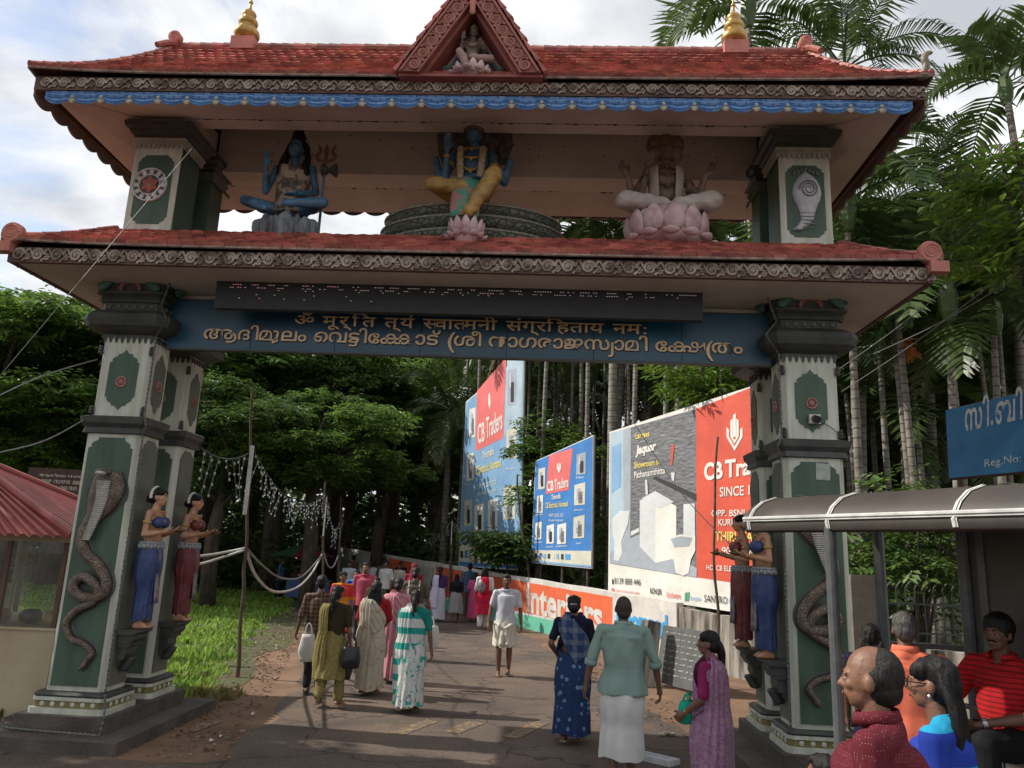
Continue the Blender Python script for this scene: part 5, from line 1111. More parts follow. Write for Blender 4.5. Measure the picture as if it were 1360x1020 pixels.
# painted lane wall
LW = empty('painted_wall', W(0, 0, 0), 0, 'low lane wall painted orange, green and white with large lettering', 'wall'); o_ = LW.location.copy()
def Wl(s, o, z): return W(s, o, z) - o_
CONC = mat('old_concrete', (.36, .33, .285), .9, scale=1.6, c2=(.065, .058, .05), bump=.6, bscale=22, stretch=(3.2, 3.2, .4), lo=.40, hi=.60)
LIME = mat('limewash', (.66, .645, .61), .85, scale=2.2, c2=(.48, .46, .42), bump=.3, bscale=25)
mb = MB(); ss = np.linspace(-24, 6.88, 40)
mb.rings([[Wl(s, 0, -.1), Wl(s, 0, 1.385 - .026 * s + .010 * sin(s * 2.3)), Wl(s, .18, 1.385 - .026 * s + .010 * sin(s * 2.3)), Wl(s, .18, -.1)] for s in ss]); mb.build('wall_body', LIME, LW)
mb = MB()
def zone(s0, s1, z0, z1, mi, l=1):
    n_ = max(2, int((s1 - s0) / .3)); S_ = np.linspace(s0, s1, n_)
    mb.rings([[Wl(s, -.004 * l, z0 + .012 * NZ.noise(V((s * 2, z0, 1)))), Wl(s, -.004 * l, z1 - .026 * s * (z1 > 1) + .012 * NZ.noise(V((s * 2, z1, 2))))] for s in S_], False, False, mi)
zone(-6.9, 4.55, .44, 1.27, 0); zone(-6.9, 4.55, .005, .37, 1); zone(-12.6, -9.6, .1, 1.26, 0); zone(-9.4, -7.1, .15, 1.2, 2)
mb.build('painted_zone', [ORG, SEA, mat('faded_mural', (.50, .50, .46), .8, scale=3, c2=(.34, .36, .35))], LW, recalc=False)
lt = MB(); hit, quad, n_ = plane_T(W(0, 0, 0), WN); x8 = lambda x, y: (450 + .3382 * x, 675 + .3382 * y)
def wt(s, bl, br, tr, tl, mi, bold): q = quad(x8(*bl), x8(*br), x8(*tr), x8(*tl), 3); put_text(lt, s, lambda x, y: q(x, y) - o_, 0, 0, 1, 1, mi, bold)
wt('CB', (640, 368), (722, 400), (722, 325), (640, 302), 0, .05)
wt('Interiors', (737, 408), (1036, 492), (1036, 362), (737, 290), 0, .03); wt('Nooranad', (1090, 466), (1290, 520), (1290, 420), (1090, 385), 1, .05)
lt.build('lettering', [LIME, CYB, BLKP], LW, recalc=False)
# bare concrete wall below the wide billboard, with stains
CWl = MB(); CWl.rings([[W(s, .05, -.1), W(s, .05, 1.10 - .02 * (s - 7) + .02 * sin(s * 3)), W(s, .28, 1.10 - .02 * (s - 7) + .02 * sin(s * 3)), W(s, .28, -.1)] for s in np.linspace(6.9, 13.5, 14)])
tag(CWl.build('concrete_wall', CONC), 'bare stained concrete wall under the wide billboard', 'wall')
# hoarding high on the right
sd = V((.42, -.907, 0)); sn = V((.907, .42, 0)); P0 = at(1257, 600, 9.6)
x3 = lambda x, y: (900 + x / 2.957, 340 + y / 2.957)
board('hoarding', 'faded blue registration hoarding with pale lettering above the shelter roof', 'signboard', P0, sn, [(1066, 872), (1640, 820), (1640, 470), (1052, 606)], [mat('weathered_blue', (.05, .22, .42), .7, scale=2.5, c2=(.03, .13, .28), bump=.2)], lambda *a: None, x3, posts=(.03, .5, .9)); hb = [o for o in bpy.data.objects if o.name.startswith('hoarding')][0]
hit, quad, n_ = plane_T(P0, sn); lt = MB()
def ht(s, bl, br, h0, h1, bold): q = quad(x3(*bl), x3(*br), x3(br[0], br[1] - h1), x3(bl[0], bl[1] - h0), 2); put_text(lt, s, lambda x, y: q(x, y) - hb.location, 0, 0, 1, 1, 0, bold)
ht([('സ', 0), ('ി', -.03), ('.', .05), ('ബ', .08), ('ി', -.03), ('.', .05), ('എ', .1), ('സ', .08)], (1128, 722), (1560, 632), 158, 172, .02); ht('Reg.No: A. 125/04', (1205, 838), (1560, 790), 40, 46, 0)
for q_ in [c for c in hb.children if c.name.startswith(('print', 'lettering'))]: bpy.data.objects.remove(q_)
lt.build('lettering', mat('weathered_white', (.60, .62, .62), .8, scale=14, c2=(.30, .36, .42), lo=.36, hi=.55), hb, recalc=False)
# name board and running-text display on the gate
NB = empty('name_board', G(0, .25, 4.27), -RD(2.9), 'long dark blue temple name board with gold lettering between the pillars', 'signboard')
NBL = mat('board_blue', (.012, .075, .125), .35, scale=.7, c2=(.006, .035, .065)); GLD = mat('sign_gold', (.74, .56, .34), .5, scale=8, c2=(.56, .40, .24)); SHD = mat('letter_shadow', (.03, .025, .03), .6)
mb = MB()
for k in range(7): x = -3.5 + k; mb.box((x + .003, -.06, 0), (x + .997, .0, .585))
mb.build('panel', NBL, NB)
mb = MB(); mb.box((-3.50, -.07, -.02), (3.50, .01, -.001)); mb.box((-3.50, -.07, .586), (3.50, .01, .60)); mb.box((-3.50, .001, 0), (3.50, .06, .585)); mb.build('frame', DRK, NB)
lt = MB()
def nb(items, x, y, w_, h, bold):
    for mi, l, dx, bo in ((1, -.066, .012, bold + .012), (0, -.080, 0, bold)):  # dark copy shifted right and down paints a drop shadow behind the gold
        put_text(lt, items, lambda a, b: V((a + dx, l, b - dx * .6)), x, y, w_, h, mi, bo)
g_ = lambda t: [(c, 0) if c != ' ' else (' ',) for c in t]
DV = [('ॐ', 0), (' ',), ('मू', 0), ('र्', -.12), ('ि', -.09), ('त', -.36), (' ',), ('त्', 0), ('यं', -.14), (' ',), ('स', 0, .74), ('व', -.10), ('ा', -.10), ('त', -.09, .72), ('म', -.09), ('नी', -.09), (' ',), ('सं', 0), ('ग्', -.09), ('र', -.20), ('ि', -.09), ('ह', -.36), ('ता', -.09), ('य', -.09), (' ',), ('न', 0), ('म', -.09), (':', .02)]
ML = [('ആ', 0), ('ദ', 0), ('ി', -.05), ('മൂ', -.02), ('ല', 0), ('ം', -.02), (' ',), ('െ', 0), ('വ', -.02), ('ട', 0), ('ട', -.56, None, -.20, .74), ('ി', -.02), ('േ', 0), ('ക', -.03), ('ക', -.42), ('ാ', -.03), ('ട്', 0), (' ',), ('(', 0, None, -.12, 1.25), ('ശ', -.12), ('ീ', -.24), (' ',), ('ന', 0), ('ാ', -.03), ('ഗ', -.02), ('ര', -.02), ('ാ', -.03), ('ജ', -.02), ('സ', 0), ('J', -.12, None, -.2, .9), ('ാ', -.04), ('മ', -.02), ('ി', -.05), (' ',), ('േ', 0), ('ക', -.03), ('ഷ', -.40), ('(', -.02, None, -.18, 1.2), ('ത', -.14), ('ം', -.02)]
nb(DV, -2.0, .262, 4.10, .215, .012); nb(ML, -3.06, .02, 6.24, .275, .012)
lt.build('lettering', [GLD, SHD], NB, recalc=False)
LB = empty('led_display', G(0, -.26, 4.63), -RD(2.9), 'black running text display hanging on chains under the lower eave', 'display')
mb = MB(); mb.box((-2.78, 0, 0), (2.65, .10, .365)); mb.build('housing', mat('display_black', (.016, .016, .018), .5, scale=2), LB)
mb = MB()
for k in range(18): z = .01 + .02 * k; mb.box((-2.77, -.003, z), (2.64, -.0005, z + .012))
mb.build('louvre', mat('louvre_black', (.022, .022, .024), .6), LB)
mb = MB(); R = random.Random(11)
for row, (z, dens) in enumerate(((.335, .12), (.318, .30), (.275, .55), (.24, .50), (.215, .08), (.16, .10), (.115, .16))):
    x = -2.62; 
    while x < 2.45:
        k = R.randint(2, 7); gap = R.uniform(.05, .16)
        if row >= 5 and x > -1.0: break
        for j in range(k):
            if R.random() < dens * 1.5: mb.box((x, -.006, z), (x + .016, -.0032, z + .007), 0 if (R.random() < .8 or x > .3) else 1)
            x += .028
        x += gap
mb.build('led_dot', [mat('led_white', (.55, .46, .46), .4, emit=.2), mat('led_red', (.8, .2, .22), .4, emit=.35)], LB)
for x in (-2.5, -1.1, .05, 1.25, 2.3):
    mb = MB()
    for k in range(6): mb.tube([V((x + (.012 * cos(a) if k % 2 else 0), .05 + (0 if k % 2 else .012 * cos(a)), .38 + .05 * k + .03 * sin(a))) for a in np.linspace(0, 2 * pi, 9)], .005, 5)
    mb.build('chain', DRK, LB)
# brown notice far left, slate leaning on the wall
BS = empty('notice_board', at(70, 690, 14), RD(8), 'brown notice board with small white lines behind the red roofed stall', 'notice board')
mb = MB(); mb.box((-.55, 0, 0), (.50, .05, .92)); mb.build('panel', mat('notice_brown', (.075, .042, .032), .7), BS)
lt = MB()
for k, t in enumerate(('ആദിമല നഗര', 'മലര നഗരത മല', 'വടകര ശല നഗ', 'ജനത സമല', 'രമ നഗര')):
    put_text(lt, [(c, 0) if c != ' ' else (' ',) for c in t], lambda x, y: V((x, -.004, y)), -.35 + .04 * k, .76 - .11 * k, .75 - .08 * k, .065, 0, .012)
lt.build('lettering', LIME, BS, recalc=False)
for x in (-.5, .42): mb = MB(); mb.tube([V((x, .08, -2.4)), V((x, .08, .9))], .035, 8); mb.build('post', STEEL, BS)
SL = empty('slate_board', (2.98, 12.9, 0), RD(-62), 'dark slate board with faint chalk lines leaning on the concrete wall', 'slate')
Rl = M.Rotation(RD(-12), 3, 'X')
mb = MB(); mb.box((-.78, 0, .05), (.42, .04, .98), 0, Rl, (0, 0, 0)); mb.build('slate', mat('slate_grey', (.115, .12, .115), .8, scale=3, c2=(.07, .075, .075)), SL)
lt = MB(); R = random.Random(8)
for k in range(8):
    x = -.68
    while x < .28: w_ = R.uniform(.05, .16); lt.add([Rl @ V(q) for q in ((x, -.004, .86 - .095 * k), (x + w_, -.004, .865 - .095 * k), (x + w_, -.004, .895 - .095 * k), (x, -.004, .88 - .095 * k))], [(0, 1, 2, 3)]); x += w_ + .04
lt.build('chalk_lines', mat('chalk', (.30, .31, .30), .9, scale=40, c2=(.13, .135, .13), lo=.45, hi=.56), SL, recalc=False)
mb = MB(); mb.rings([[V((x, y, z)) for x, y in ((-.13 + .02 * z, -.08), (.13, -.09), (.14 - .03 * z, .09), (-.14, .10))] for z in (0, .4, .8, 1.05)]); pst = mb.build('broken_post', CONC); pst.location = (2.42, 13.3, 0); pst.rotation_euler = (RD(-6), RD(10), RD(20)); tag(pst, 'short broken concrete post leaning beside the slate board', 'post')
# ---------------- trees and plants ----------------
FR = mat('palm_leaf', (.095, .150, .040), .40, scale=1.2, c2=(.040, .070, .020), trans=.28, island=.30)
FRY = mat('palm_leaf_dry', (.22, .17, .075), .7, scale=2, c2=(.11, .08, .035), trans=.2, island=.25)
FB = mat('broad_leaf', (.140, .240, .045), .5, scale=.5, c2=(.065, .125, .025), trans=.48, island=.34)
FB2 = mat('dark_leaf', (.095, .168, .036), .5, scale=.5, c2=(.045, .088, .020), trans=.42, island=.34)
FM = mat('mango_leaf', (.22, .36, .045), .38, scale=2.5, c2=(.065, .13, .02), trans=.3, island=.28)
BK = mat('tree_bark', (.105, .082, .064), .95, scale=5, c2=(.035, .027, .021), bump=.8, bscale=18, stretch=(1, 1, .3))
def ring_bark():
    m = mat('palm_bark', (.30, .275, .235), .9, scale=3, c2=(.13, .118, .098), bump=.4, bscale=20); t = m.node_tree; n = t.nodes; b = n['Principled BSDF']; src = b.inputs['Base Color'].links[0].from_socket
    tc = n.new('ShaderNodeTexCoord'); sp = n.new('ShaderNodeSeparateXYZ'); t.links.new(tc.outputs['Object'], sp.inputs[0])
    f = mth('LESS_THAN', mth('FRACT', mth('MULTIPLY', sp.outputs[2], 5.5, t), None, t), .14, t); mx = n.new('ShaderNodeMix'); mx.data_type = 'RGBA'; t.links.new(f, mx.inputs[0]); t.links.new(src, mx.inputs[6]); mx.inputs[7].default_value = (.075, .065, .055, 1); t.links.new(mx.outputs[2], b.inputs['Base Color']); return m
PB = ring_bark()
def frond(mb, base, az, el, L_, droop, n, ll, lw, R, mi=0, hang=.5, vshape=.3):
    d = V((cos(az) * cos(el), sin(az) * cos(el), sin(el))); p = V(base); pts = [p.copy()]; dirs = [d.copy()]; k = 14
    for i in range(k):
        d = (d + V((0, 0, -droop * (i + 1) / k * .30))).normalized(); p = p + d * (L_ / k); pts.append(p.copy()); dirs.append(d.copy())
    mb.tube(pts, [.035 * (1 - .85 * i / k) * (L_ / 3.5) for i in range(k + 1)], 4, mi, False)
    for i in range(n):
        t = .16 + .84 * (i + R.random() * .5) / n; q = t * k; j = min(int(q), k - 1); f = q - j; c = pts[j] + (pts[j + 1] - pts[j]) * f; dd = dirs[j]
        side = dd.cross(V((0, 0, 1))); side = side.normalized() if side.length > .05 else V((1, 0, 0)); up = side.cross(dd)
        ln = ll * (sin(pi * min(1, .18 + t * .80)) ** .7) * R.uniform(.85, 1.1)
        for s in (-1, 1):
            v = (side * s + dd * (.45 + .5 * t) + up * vshape * R.uniform(.4, 1.2)).normalized(); m1 = c + v * ln * .45; v2 = (v + V((0, 0, -hang * R.uniform(.7, 1.4)))).normalized(); m2 = m1 + v2 * ln * .55
            w_ = dd * lw * .5
            mb.add([c - w_ * .5, c + w_ * .5, m1 + w_, m1 - w_, m2], [(0, 1, 2, 3), (3, 2, 4)], mi)
def palm_crown(name, seed, nf, L_, droop, n, ll, lw, hang, dead=1, elmin=-.5, elmax=1.35):
    R = random.Random(seed); mb = MB()
    for i in range(nf):
        t = (i + .5) / nf; el = elmax + (elmin - elmax) * t ** 1.1; frond(mb, (0, 0, 0), i * 2.399 + R.uniform(-.25, .25), el, L_ * R.uniform(.8, 1.08) * (.75 if i < 2 else 1), droop * R.uniform(.7, 1.2), n, ll, lw, R, 0, hang)
    for i in range(dead): frond(mb, (0, 0, -.2), R.uniform(0, 6.28), -.75, L_ * .75, droop, int(n * .6), ll * .7, lw * .8, R, 1, hang * 1.3)
    mb.ell((0, 0, -.1), (.12, .12, .35), 8, 6, mi=0)
    return mb.mesh(name, [FR, FRY], False, False)
COCO = [palm_crown('coconut_crown', k, 15, 3.7, 1.15, 46, .95, .060, .95, 2) for k in (1, 2)]
AREC = [palm_crown('areca_crown', k, 9, 2.0, 1.0, 24, .72, .085, .35, 0, -.15, 1.3) for k in (3, 4, 5)]
def trunk_mesh(name, h, r0, r1, bend, seed, m, n=8, flare=1.25):
    R = random.Random(seed); mb = MB(); a = R.uniform(0, 6.28); P = []; k = 12
    for i in range(k + 1): t = i / k; P.append(V((cos(a) * bend * t * t, sin(a) * bend * t * t, h * t)))
    mb.tube(P, [(r0 + (r1 - r0) * t) * (1 + (flare - 1) * max(0, 1 - t * 8)) for t in np.linspace(0, 1, k + 1)], n); return mb.mesh(name, m, True), P[-1]
TRK = {}
def palm(x, y, h, kind, label, group, rz=0, k=1.0, dark=False):
    r = empty('palm_tree', (x, y, 0), rz, label, 'palm tree', group); key = (kind, round(h))
    if key not in TRK: TRK[key] = trunk_mesh('trunk', round(h), .17 if kind == 'c' else .085, .11 if kind == 'c' else .055, .5 if kind == 'c' else .18, round(h * 7), PB)
    me, top = TRK[key]; o = link('trunk', me, r); c = link('crown', (COCO if kind == 'c' else AREC)[int(abs(x * 7 + y * 3)) % (2 if kind == 'c' else 3)], r); c.location = top; c.rotation_euler = (0, 0, rz * 3.7); c.scale = (k, k, k); return r
# leafy crowns
def leaf(mb, c, d, up, l, w_, mi=0, bend=.25):
    s_ = d.cross(up); s_ = s_.normalized() if s_.length > 1e-3 else V((1, 0, 0)); m_ = c + d * l * .5; e = c + d * l - up * l * bend
    mb.add([c, m_ + s_ * w_, e, m_ - s_ * w_], [(0, 1, 2, 3)], mi)
def leaf_crown(name, seed, rx, ry, rz, nclump, nspray, nleaf, l, w_, m, clump_r=.33, flat=.6, dense_edge=.55):
    R = random.Random(seed); mb = MB()
    for k in range(nclump):
        while 1:
            q = V((R.uniform(-1, 1), R.uniform(-1, 1), R.uniform(-.85, 1)))
            if dense_edge < q.length < 1: break
        cc = V((q.x * rx, q.y * ry, q.z * rz)); cr = R.uniform(.6, 1.25) * clump_r * rx
        for j in range(nspray):
            a = R.uniform(0, 6.28); z = R.uniform(-.5, 1); q = sqrt(max(0, 1 - z * z)) * R.uniform(.55, 1.05); p = cc + V((q * cos(a) * cr, q * sin(a) * cr, z * cr * flat * R.uniform(.7, 1.05)))
            d = V((cos(a) + R.uniform(-.5, .5), sin(a) + R.uniform(-.5, .5), R.uniform(-.35, .35))).normalized(); up = V((R.uniform(-.4, .4), R.uniform(-.4, .4), 1)).normalized(); s_ = d.cross(up).normalized()
            for i in range(nleaf):
                t = i / max(1, nleaf - 1); sd = -1 if i % 2 else 1; ld = (d * .7 + s_ * sd * R.uniform(.6, 1.1) + up * R.uniform(-.25, .15)).normalized()
                leaf(mb, p + d * (t * l * nleaf * .30), ld, up, l * R.uniform(.75, 1.2), w_, 0)
    return mb.mesh(name, m, False, False)
RAIN = [leaf_crown('crown', 11 + k, 5.2, 5.2, 3.0, 44, 74, 6, .34, .080, (FB, FB2)[k % 2], .27, .45) for k in range(3)]
def branches(mb, R, h, spread, r0, n=7):
    P = [V((0, 0, 0)), V((R.uniform(-.2, .2), R.uniform(-.2, .2), h * .35)), V((R.uniform(-.4, .4), R.uniform(-.4, .4), h * .62))]; mb.tube(P, [r0 * 1.25, r0, r0 * .75], 9)
    for k in range(n):
        a = 2 * pi * k / n + R.uniform(-.3, .3); s0 = P[1] + (P[2] - P[1]) * R.uniform(.2, 1); e = s0 + V((cos(a) * spread, sin(a) * spread, h * R.uniform(.22, .42)))
        m1 = (s0 + e) / 2 + V((R.uniform(-.4, .4), R.uniform(-.4, .4), h * .06)); mb.tube([s0, m1, e], [r0 * .5, r0 * .3, r0 * .1], 6)
        for j in range(3): f = m1 + (e - m1) * R.uniform(0, .9); mb.tube([f, f + V((R.uniform(-1, 1), R.uniform(-1, 1), R.uniform(.2, 1))) * spread * .3], [r0 * .16, r0 * .05], 4)
RTR = []
for k in range(2): mb = MB(); branches(mb, random.Random(40 + k), 10, 3.6, .34); RTR.append(mb.mesh('trunk', BK, True))
def tree(x, y, h, k, rz, label, group, idx, name='rain_tree'):
    r = empty(name, (x, y, 0), rz, label, 'tree', group); s = h / 10
    t = link('trunk', RTR[idx % 2], r); t.scale = (s, s, s); c = link('crown', RAIN[idx % 3], r); c.location = (0, 0, h * .80); c.scale = (k, k, k * 1.0); c.rotation_euler = (0, 0, rz * 2); return r
gl_ = 'tall leafy trees beyond the lawn on the left'
TL = [(20, 490, 27, .95), (105, 505, 31, .9), (215, 500, 30, 1.0), (300, 510, 36, 1.05), (385, 500, 33, 1.0), (455, 520, 40, 1.1), (530, 500, 44, 1.0), (590, 520, 47, .95), (-60, 470, 30, 1), (150, 560, 41, 1.0), (250, 560, 46, 1.1), (350, 570, 49, 1), (40, 560, 38, 1.0), (470, 590, 56, 1.1), (555, 600, 60, 1.0), (425, 600, 26, .62), (300, 600, 24.5, .6), (510, 610, 34, .62), (25, 580, 27, .6)]
for i, (px, py, Y, k) in enumerate(TL):
    q = at(px, py, Y); tree(q.x, Y, (q.z + 1.2) / .95, k, i * 1.7, 'tall dark green spreading tree beyond the lawn on the left of the lane', gl_, i)
def spray_bush(name, loc, seed, r, nclump, nspray, nleaf, l, w_, m, label, cat='shrub', group=None, stem=1.0, zc=None, flat=.7):
    root = empty(name, loc, 0, label, cat, group); c = link('foliage', leaf_crown('foliage', seed, r[0], r[1], r[2], nclump, nspray, nleaf, l, w_, m, .42, flat, .25), root); c.location = (0, 0, zc if zc is not None else r[2] + .1)
    mb = MB(); R = random.Random(seed)
    for k in range(5): a = R.uniform(0, 6.28); mb.tube([V((0, 0, 0)), V((cos(a) * r[0] * .3, sin(a) * r[1] * .3, (zc or r[2]) * .6)), V((cos(a) * r[0] * .7, sin(a) * r[1] * .7, (zc or r[2]) * 1.15))], [.05 * stem, .035 * stem, .012 * stem], 6)
    mb.build('stem', BK, root, True); return root
q = at(742, 585, 24.5); spray_bush('small_leafed_tree', (q.x, q.y, 0), 51, (1.45, 1.2, 1.7), 22, 46, 6, .17, .045, FB, 'dark leafy tree rising between the two blue billboards', 'tree', None, 1.6, 4.7)
q = at(706, 560, 29.5); spray_bush('small_leafed_tree', (q.x, q.y, 0), 56, (1.3, 1.2, 2.2), 24, 40, 6, .18, .05, FB2, 'dark foliage pressing against the right edge of the tallest billboard', 'tree', None, 1.6, 4.6)
q = at(672, 742, 23.9); spray_bush('roadside_shrub', (q.x + .1, q.y, 0), 52, (.85, .55, .62), 12, 22, 9, .26, .055, mat('shrub_leaf', (.10, .19, .035), .5, c2=(.045, .09, .02), trans=.3, island=.3), 'leafy green shrub overhanging the painted wall in front of the tallest billboard', 'shrub', None, .8, 2.15)
q = at(940, 525, 16.3); spray_bush('mango_tree', (q.x + .5, q.y + .6, 0), 53, (1.25, .9, .55), 14, 24, 8, .24, .036, FM, 'bright green mango branches drooping over the red end of the wide billboard', 'tree', None, 2.2, q.z + .35)
q = at(1352, 270, 7.2); spray_bush('mango_tree', (q.x + .62, 7.6, 0), 54, (.62, .7, .95), 17, 18, 8, .20, .032, FM, 'bright mango tree with long leaves at the right edge above the hoarding', 'tree', None, 1.6, q.z + .05)
q = at(1200, 650, 12.4); spray_bush('leafy_bush', (q.x, 12.4, 0), 55, (1.1, .7, 1.3), 18, 26, 6, .17, .05, mat('bush_leaf', (.12, .20, .045), .45, c2=(.05, .095, .02), trans=.28, island=.3), 'pale green bush behind the railing to the right of the gate', 'shrub', None, .8, 2.55)
q = at(1170, 690, 14.5); spray_bush('leafy_bush', (q.x, 14.5, 0), 57, (1.6, .9, 1.2), 18, 26, 6, .17, .05, FB, 'darker bush half hidden behind the pale green one by the railing', 'shrub', None, .8, 1.9)
# single palms that show against the sky
q = at(1205, 250, 19); palm(q.x, 19, q.z, 'c', 'coconut palm with broad drooping crown right of the upper roof', None, 1.3, .95)
q = at(1100, 88, 21); palm(q.x, 21, q.z, 'c', 'tall coconut palm whose fronds rise behind the right end of the upper roof', None, 2.2, 1.2)
q = at(985, 22, 18); palm(q.x, 18, q.z, 'a', 'areca palm crown directly behind the right gold finial', None, .7, 1.85)
q = at(1352, 110, 11); palm(q.x, 11, q.z, 'a', 'areca palm with pale crownshaft at the top right edge', None, 2.9, .95)
q = at(1330, 300, 17); palm(q.x, 17, q.z, 'c', 'dark coconut palm at the right edge below the bright mango leaves', None, 4.1, .9)
q = at(1120, 330, 17.5); palm(q.x, 17.5, q.z, 'c', 'coconut palm whose low fronds show beside the conch column', None, 5.2, .75)
q = at(1195, 425, 15); palm(q.x, 15, q.z, 'a', 'low areca palm with an orange fruit spray right of the gate', None, .2, .75)
q = at(600, 540, 33); palm(q.x, 33, q.z, 'c', 'drooping palm in the shade left of the tallest billboard', None, 1.0, 1.1)
q = at(578, 640, 40); palm(q.x, 40, q.z, 'c', 'low dark palm over the far end of the lane', None, 3.0, .75)
mb = MB(); R = random.Random(6); q = at(1196, 452, 14.9)
for k in range(60): a = R.uniform(0, 6.28); mb.cap((0, 0, 0), (cos(a) * .28 * R.random() + .12, sin(a) * .2, -.45 * R.random()), .012, .02, 5)
o = mb.build('fruit_spray', mat('orange_fruit', (.55, .20, .05), .6, scale=9)); o.location = q; tag(o, 'orange fruit spray hanging below the low areca crown', 'fruit')
# the palm grove
R = random.Random(21)
grove = [(718, 24, 13), (772, 26, 14), (780, 22, 12.5), (812, 21.5, 12.4), (841, 20.5, 12.2), (886, 20, 12), (757, 30, 14), (700, 33, 14.5), (905, 24, 13), (930, 27, 13.5), (960, 23, 12.5), (860, 31, 15), (800, 34, 15.5), (985, 28, 13), (668, 38, 14), (640, 44, 14), (830, 40, 15),
 (1150, 13.5, 8.6), (1135, 17, 8.5), (1168, 20, 10.2), (1188, 16, 8.2), (1217, 14.5, 7.6), (1232, 18, 9), (1292, 15.5, 8), (1176, 26, 11.5), (1258, 23, 11), (1240, 29, 12), (1320, 22, 11), (1345, 18, 9.5), (1300, 28, 12.5), (1200, 33, 13), (1270, 35, 14), (1340, 33, 13), (1140, 36, 13), (1100, 26, 10), (1060, 30, 12), (1020, 34, 13), (1275, 13, 7), (1340, 13.5, 7.4)]
for i, (px, Y, h) in enumerate(grove):
    x = at(px, 650, Y).x; c = (i % 5 == 3 and Y > 20); palm(x, Y + .13 * (i % 3), h, 'c' if c else 'a', 'coconut palm in the shaded grove behind the boards' if c else 'slender areca palm in the shaded grove behind the boards', 'coconut palms of the grove' if c else 'areca palms of the grove', i * .9, (.8 if c else 1.25 + .3 * R.random()))
for i in range(26):
    Y = R.uniform(17, 34); px = R.uniform(1120, 1420); x = at(px, 650, Y).x; palm(x, Y, R.uniform(4.5, 8.0), 'a', 'slender areca palm in the shaded grove behind the boards', 'areca palms of the grove', i * 1.1, 1.2 + .4 * R.random())
for i in range(34):
    Y = R.uniform(26, 55); px = R.uniform(570, 1420); x = at(px, 650, Y).x; palm(x, Y, min(14.5, R.uniform(.33, .42) * Y + 1), 'a', 'slender areca palm in the shaded grove behind the boards', 'areca palms of the grove', i * 1.3, 1.3 + .4 * R.random())
R = random.Random(77)
for i in range(30):
    Y = R.uniform(19, 36) if i < 15 else R.uniform(28, 46); px = R.uniform(1110, 1430) if i < 15 else R.uniform(640, 1010); x = at(px, 650, Y).x; palm(x, Y, R.uniform(6, 10.5) if i < 15 else R.uniform(9, 13), 'c', 'coconut palm in the shaded grove behind the boards', 'coconut palms of the grove', i * 1.9, .85 + .25 * R.random())
for i, (px, py, Y) in enumerate(((640, 470, 54), (720, 440, 58), (800, 450, 54), (880, 430, 60), (960, 440, 55), (1180, 440, 50), (1280, 420, 52), (1360, 440, 46))):
    q = at(px, py, Y); tree(q.x, Y, q.z + 1, 1.15, i * 2.1, 'broad tree in the background behind the palm grove', 'broad trees behind the palm grove', i)
# far wood closing the view, and shaded undergrowth
def far_pt(R):
    a = R.uniform(-1.0, 1.0); rad = R.uniform(58, 74); return V((sin(a) * rad, cos(a) * rad, 0))
mb = MB(); R = random.Random(31)
for k in range(44000):
    p = far_pt(R); h = (13.5 if k < 28000 else 5) * R.random() ** .9 * (.8 + .25 * sin(p.x * .35) + .12 * sin(p.x * 1.1)); d = V((R.uniform(-1, 1), R.uniform(-1, 1), R.uniform(-.5, .5))).normalized(); leaf(mb, p + V((0, 0, h)), d, V((R.uniform(-.6, .6), R.uniform(-1, 0), .7)).normalized(), R.uniform(.7, 1.4), .30)
tag(mb.build('far_wood', FB2, recalc=False), kind='stuff')
mb = MB(); R = random.Random(33)
for k in range(34000):
    if k < 17000: Y = R.uniform(32, 56); x = R.uniform(-.75 * Y, -.24 * Y - 1.5); hm = 4.6 if Y > 42 else 2.4
    else:
        Y = R.uniform(19, 50); xw = .54 - (22.3 - Y) * -.489 if Y > 22.3 else .54 + (22.3 - Y) * .489; x = xw + R.uniform(1.6, 3 + .55 * Y); hm = 3.2
        if Y < 21 and x > 6: continue
    d = V((R.uniform(-1, 1), R.uniform(-1, 1), R.uniform(-.2, .8))).normalized(); leaf(mb, V((x, Y, hm * R.random() ** 1.4)), d, V((R.uniform(-.5, .5), -.4, .8)).normalized(), R.uniform(.25, .7), .10)
tag(mb.build('undergrowth', FB2, recalc=False), kind='stuff')
# sunlit grass behind the railing on the right
sheet('meadow', rag([(5.4, 13.2), (30, 13.2), (34, 34), (7.2, 34)], .6, .3, 8), .006, lawn)
def mead(R):
    y = 13 + 15 * R.random() ** 1.4; x = R.uniform(.40 * y, .62 * y); return (x, y) if NZ.noise(V((x * .5, y * .5, 3))) > -.35 else None
grass('meadow_grass', mead, 9000, .1, .4, mat('meadow_blade', (.17, .30, .045), .7, scale=.8, c2=(.075, .15, .02), trans=.35, island=.28), .02)
# ---------------- people ----------------
C_WHT = cloth('white_cotton', (.62, .62, .60)); C_CRM = cloth('cream_mundu', (.66, .62, .54)); C_POLO = cloth('pale_polo', (.58, .60, .66)); C_GRN = cloth('sage_shirt', (.235, .335, .295), (.20, .29, .26), 'stripe', 70, rough=.9, axis=0)
C_TEALB = cloth('teal_blouse', (.015, .21, .17)); C_TEAL = cloth('white_teal_saree', (.60, .62, .60), (.05, .33, .28), 'blotch', 8, .57, c=(.16, .18, .18)); C_TEALP = cloth('teal_band_pallu', (.58, .61, .59), (.03, .30, .26), 'stripe', 4.6, wid=.42)
C_OLV = cloth('olive_cotton', (.235, .195, .065), (.27, .235, .10), 'blotch', 26, .56); C_OLD = cloth('dark_brown_top', (.045, .030, .018)); C_CSR = cloth('cream_saree', (.56, .51, .42), (.42, .32, .19), 'blotch', 9, .60); C_REDB = cloth('red_blouse', (.36, .02, .03)); C_GOLDB = cloth('gold_trim', (.45, .30, .12))
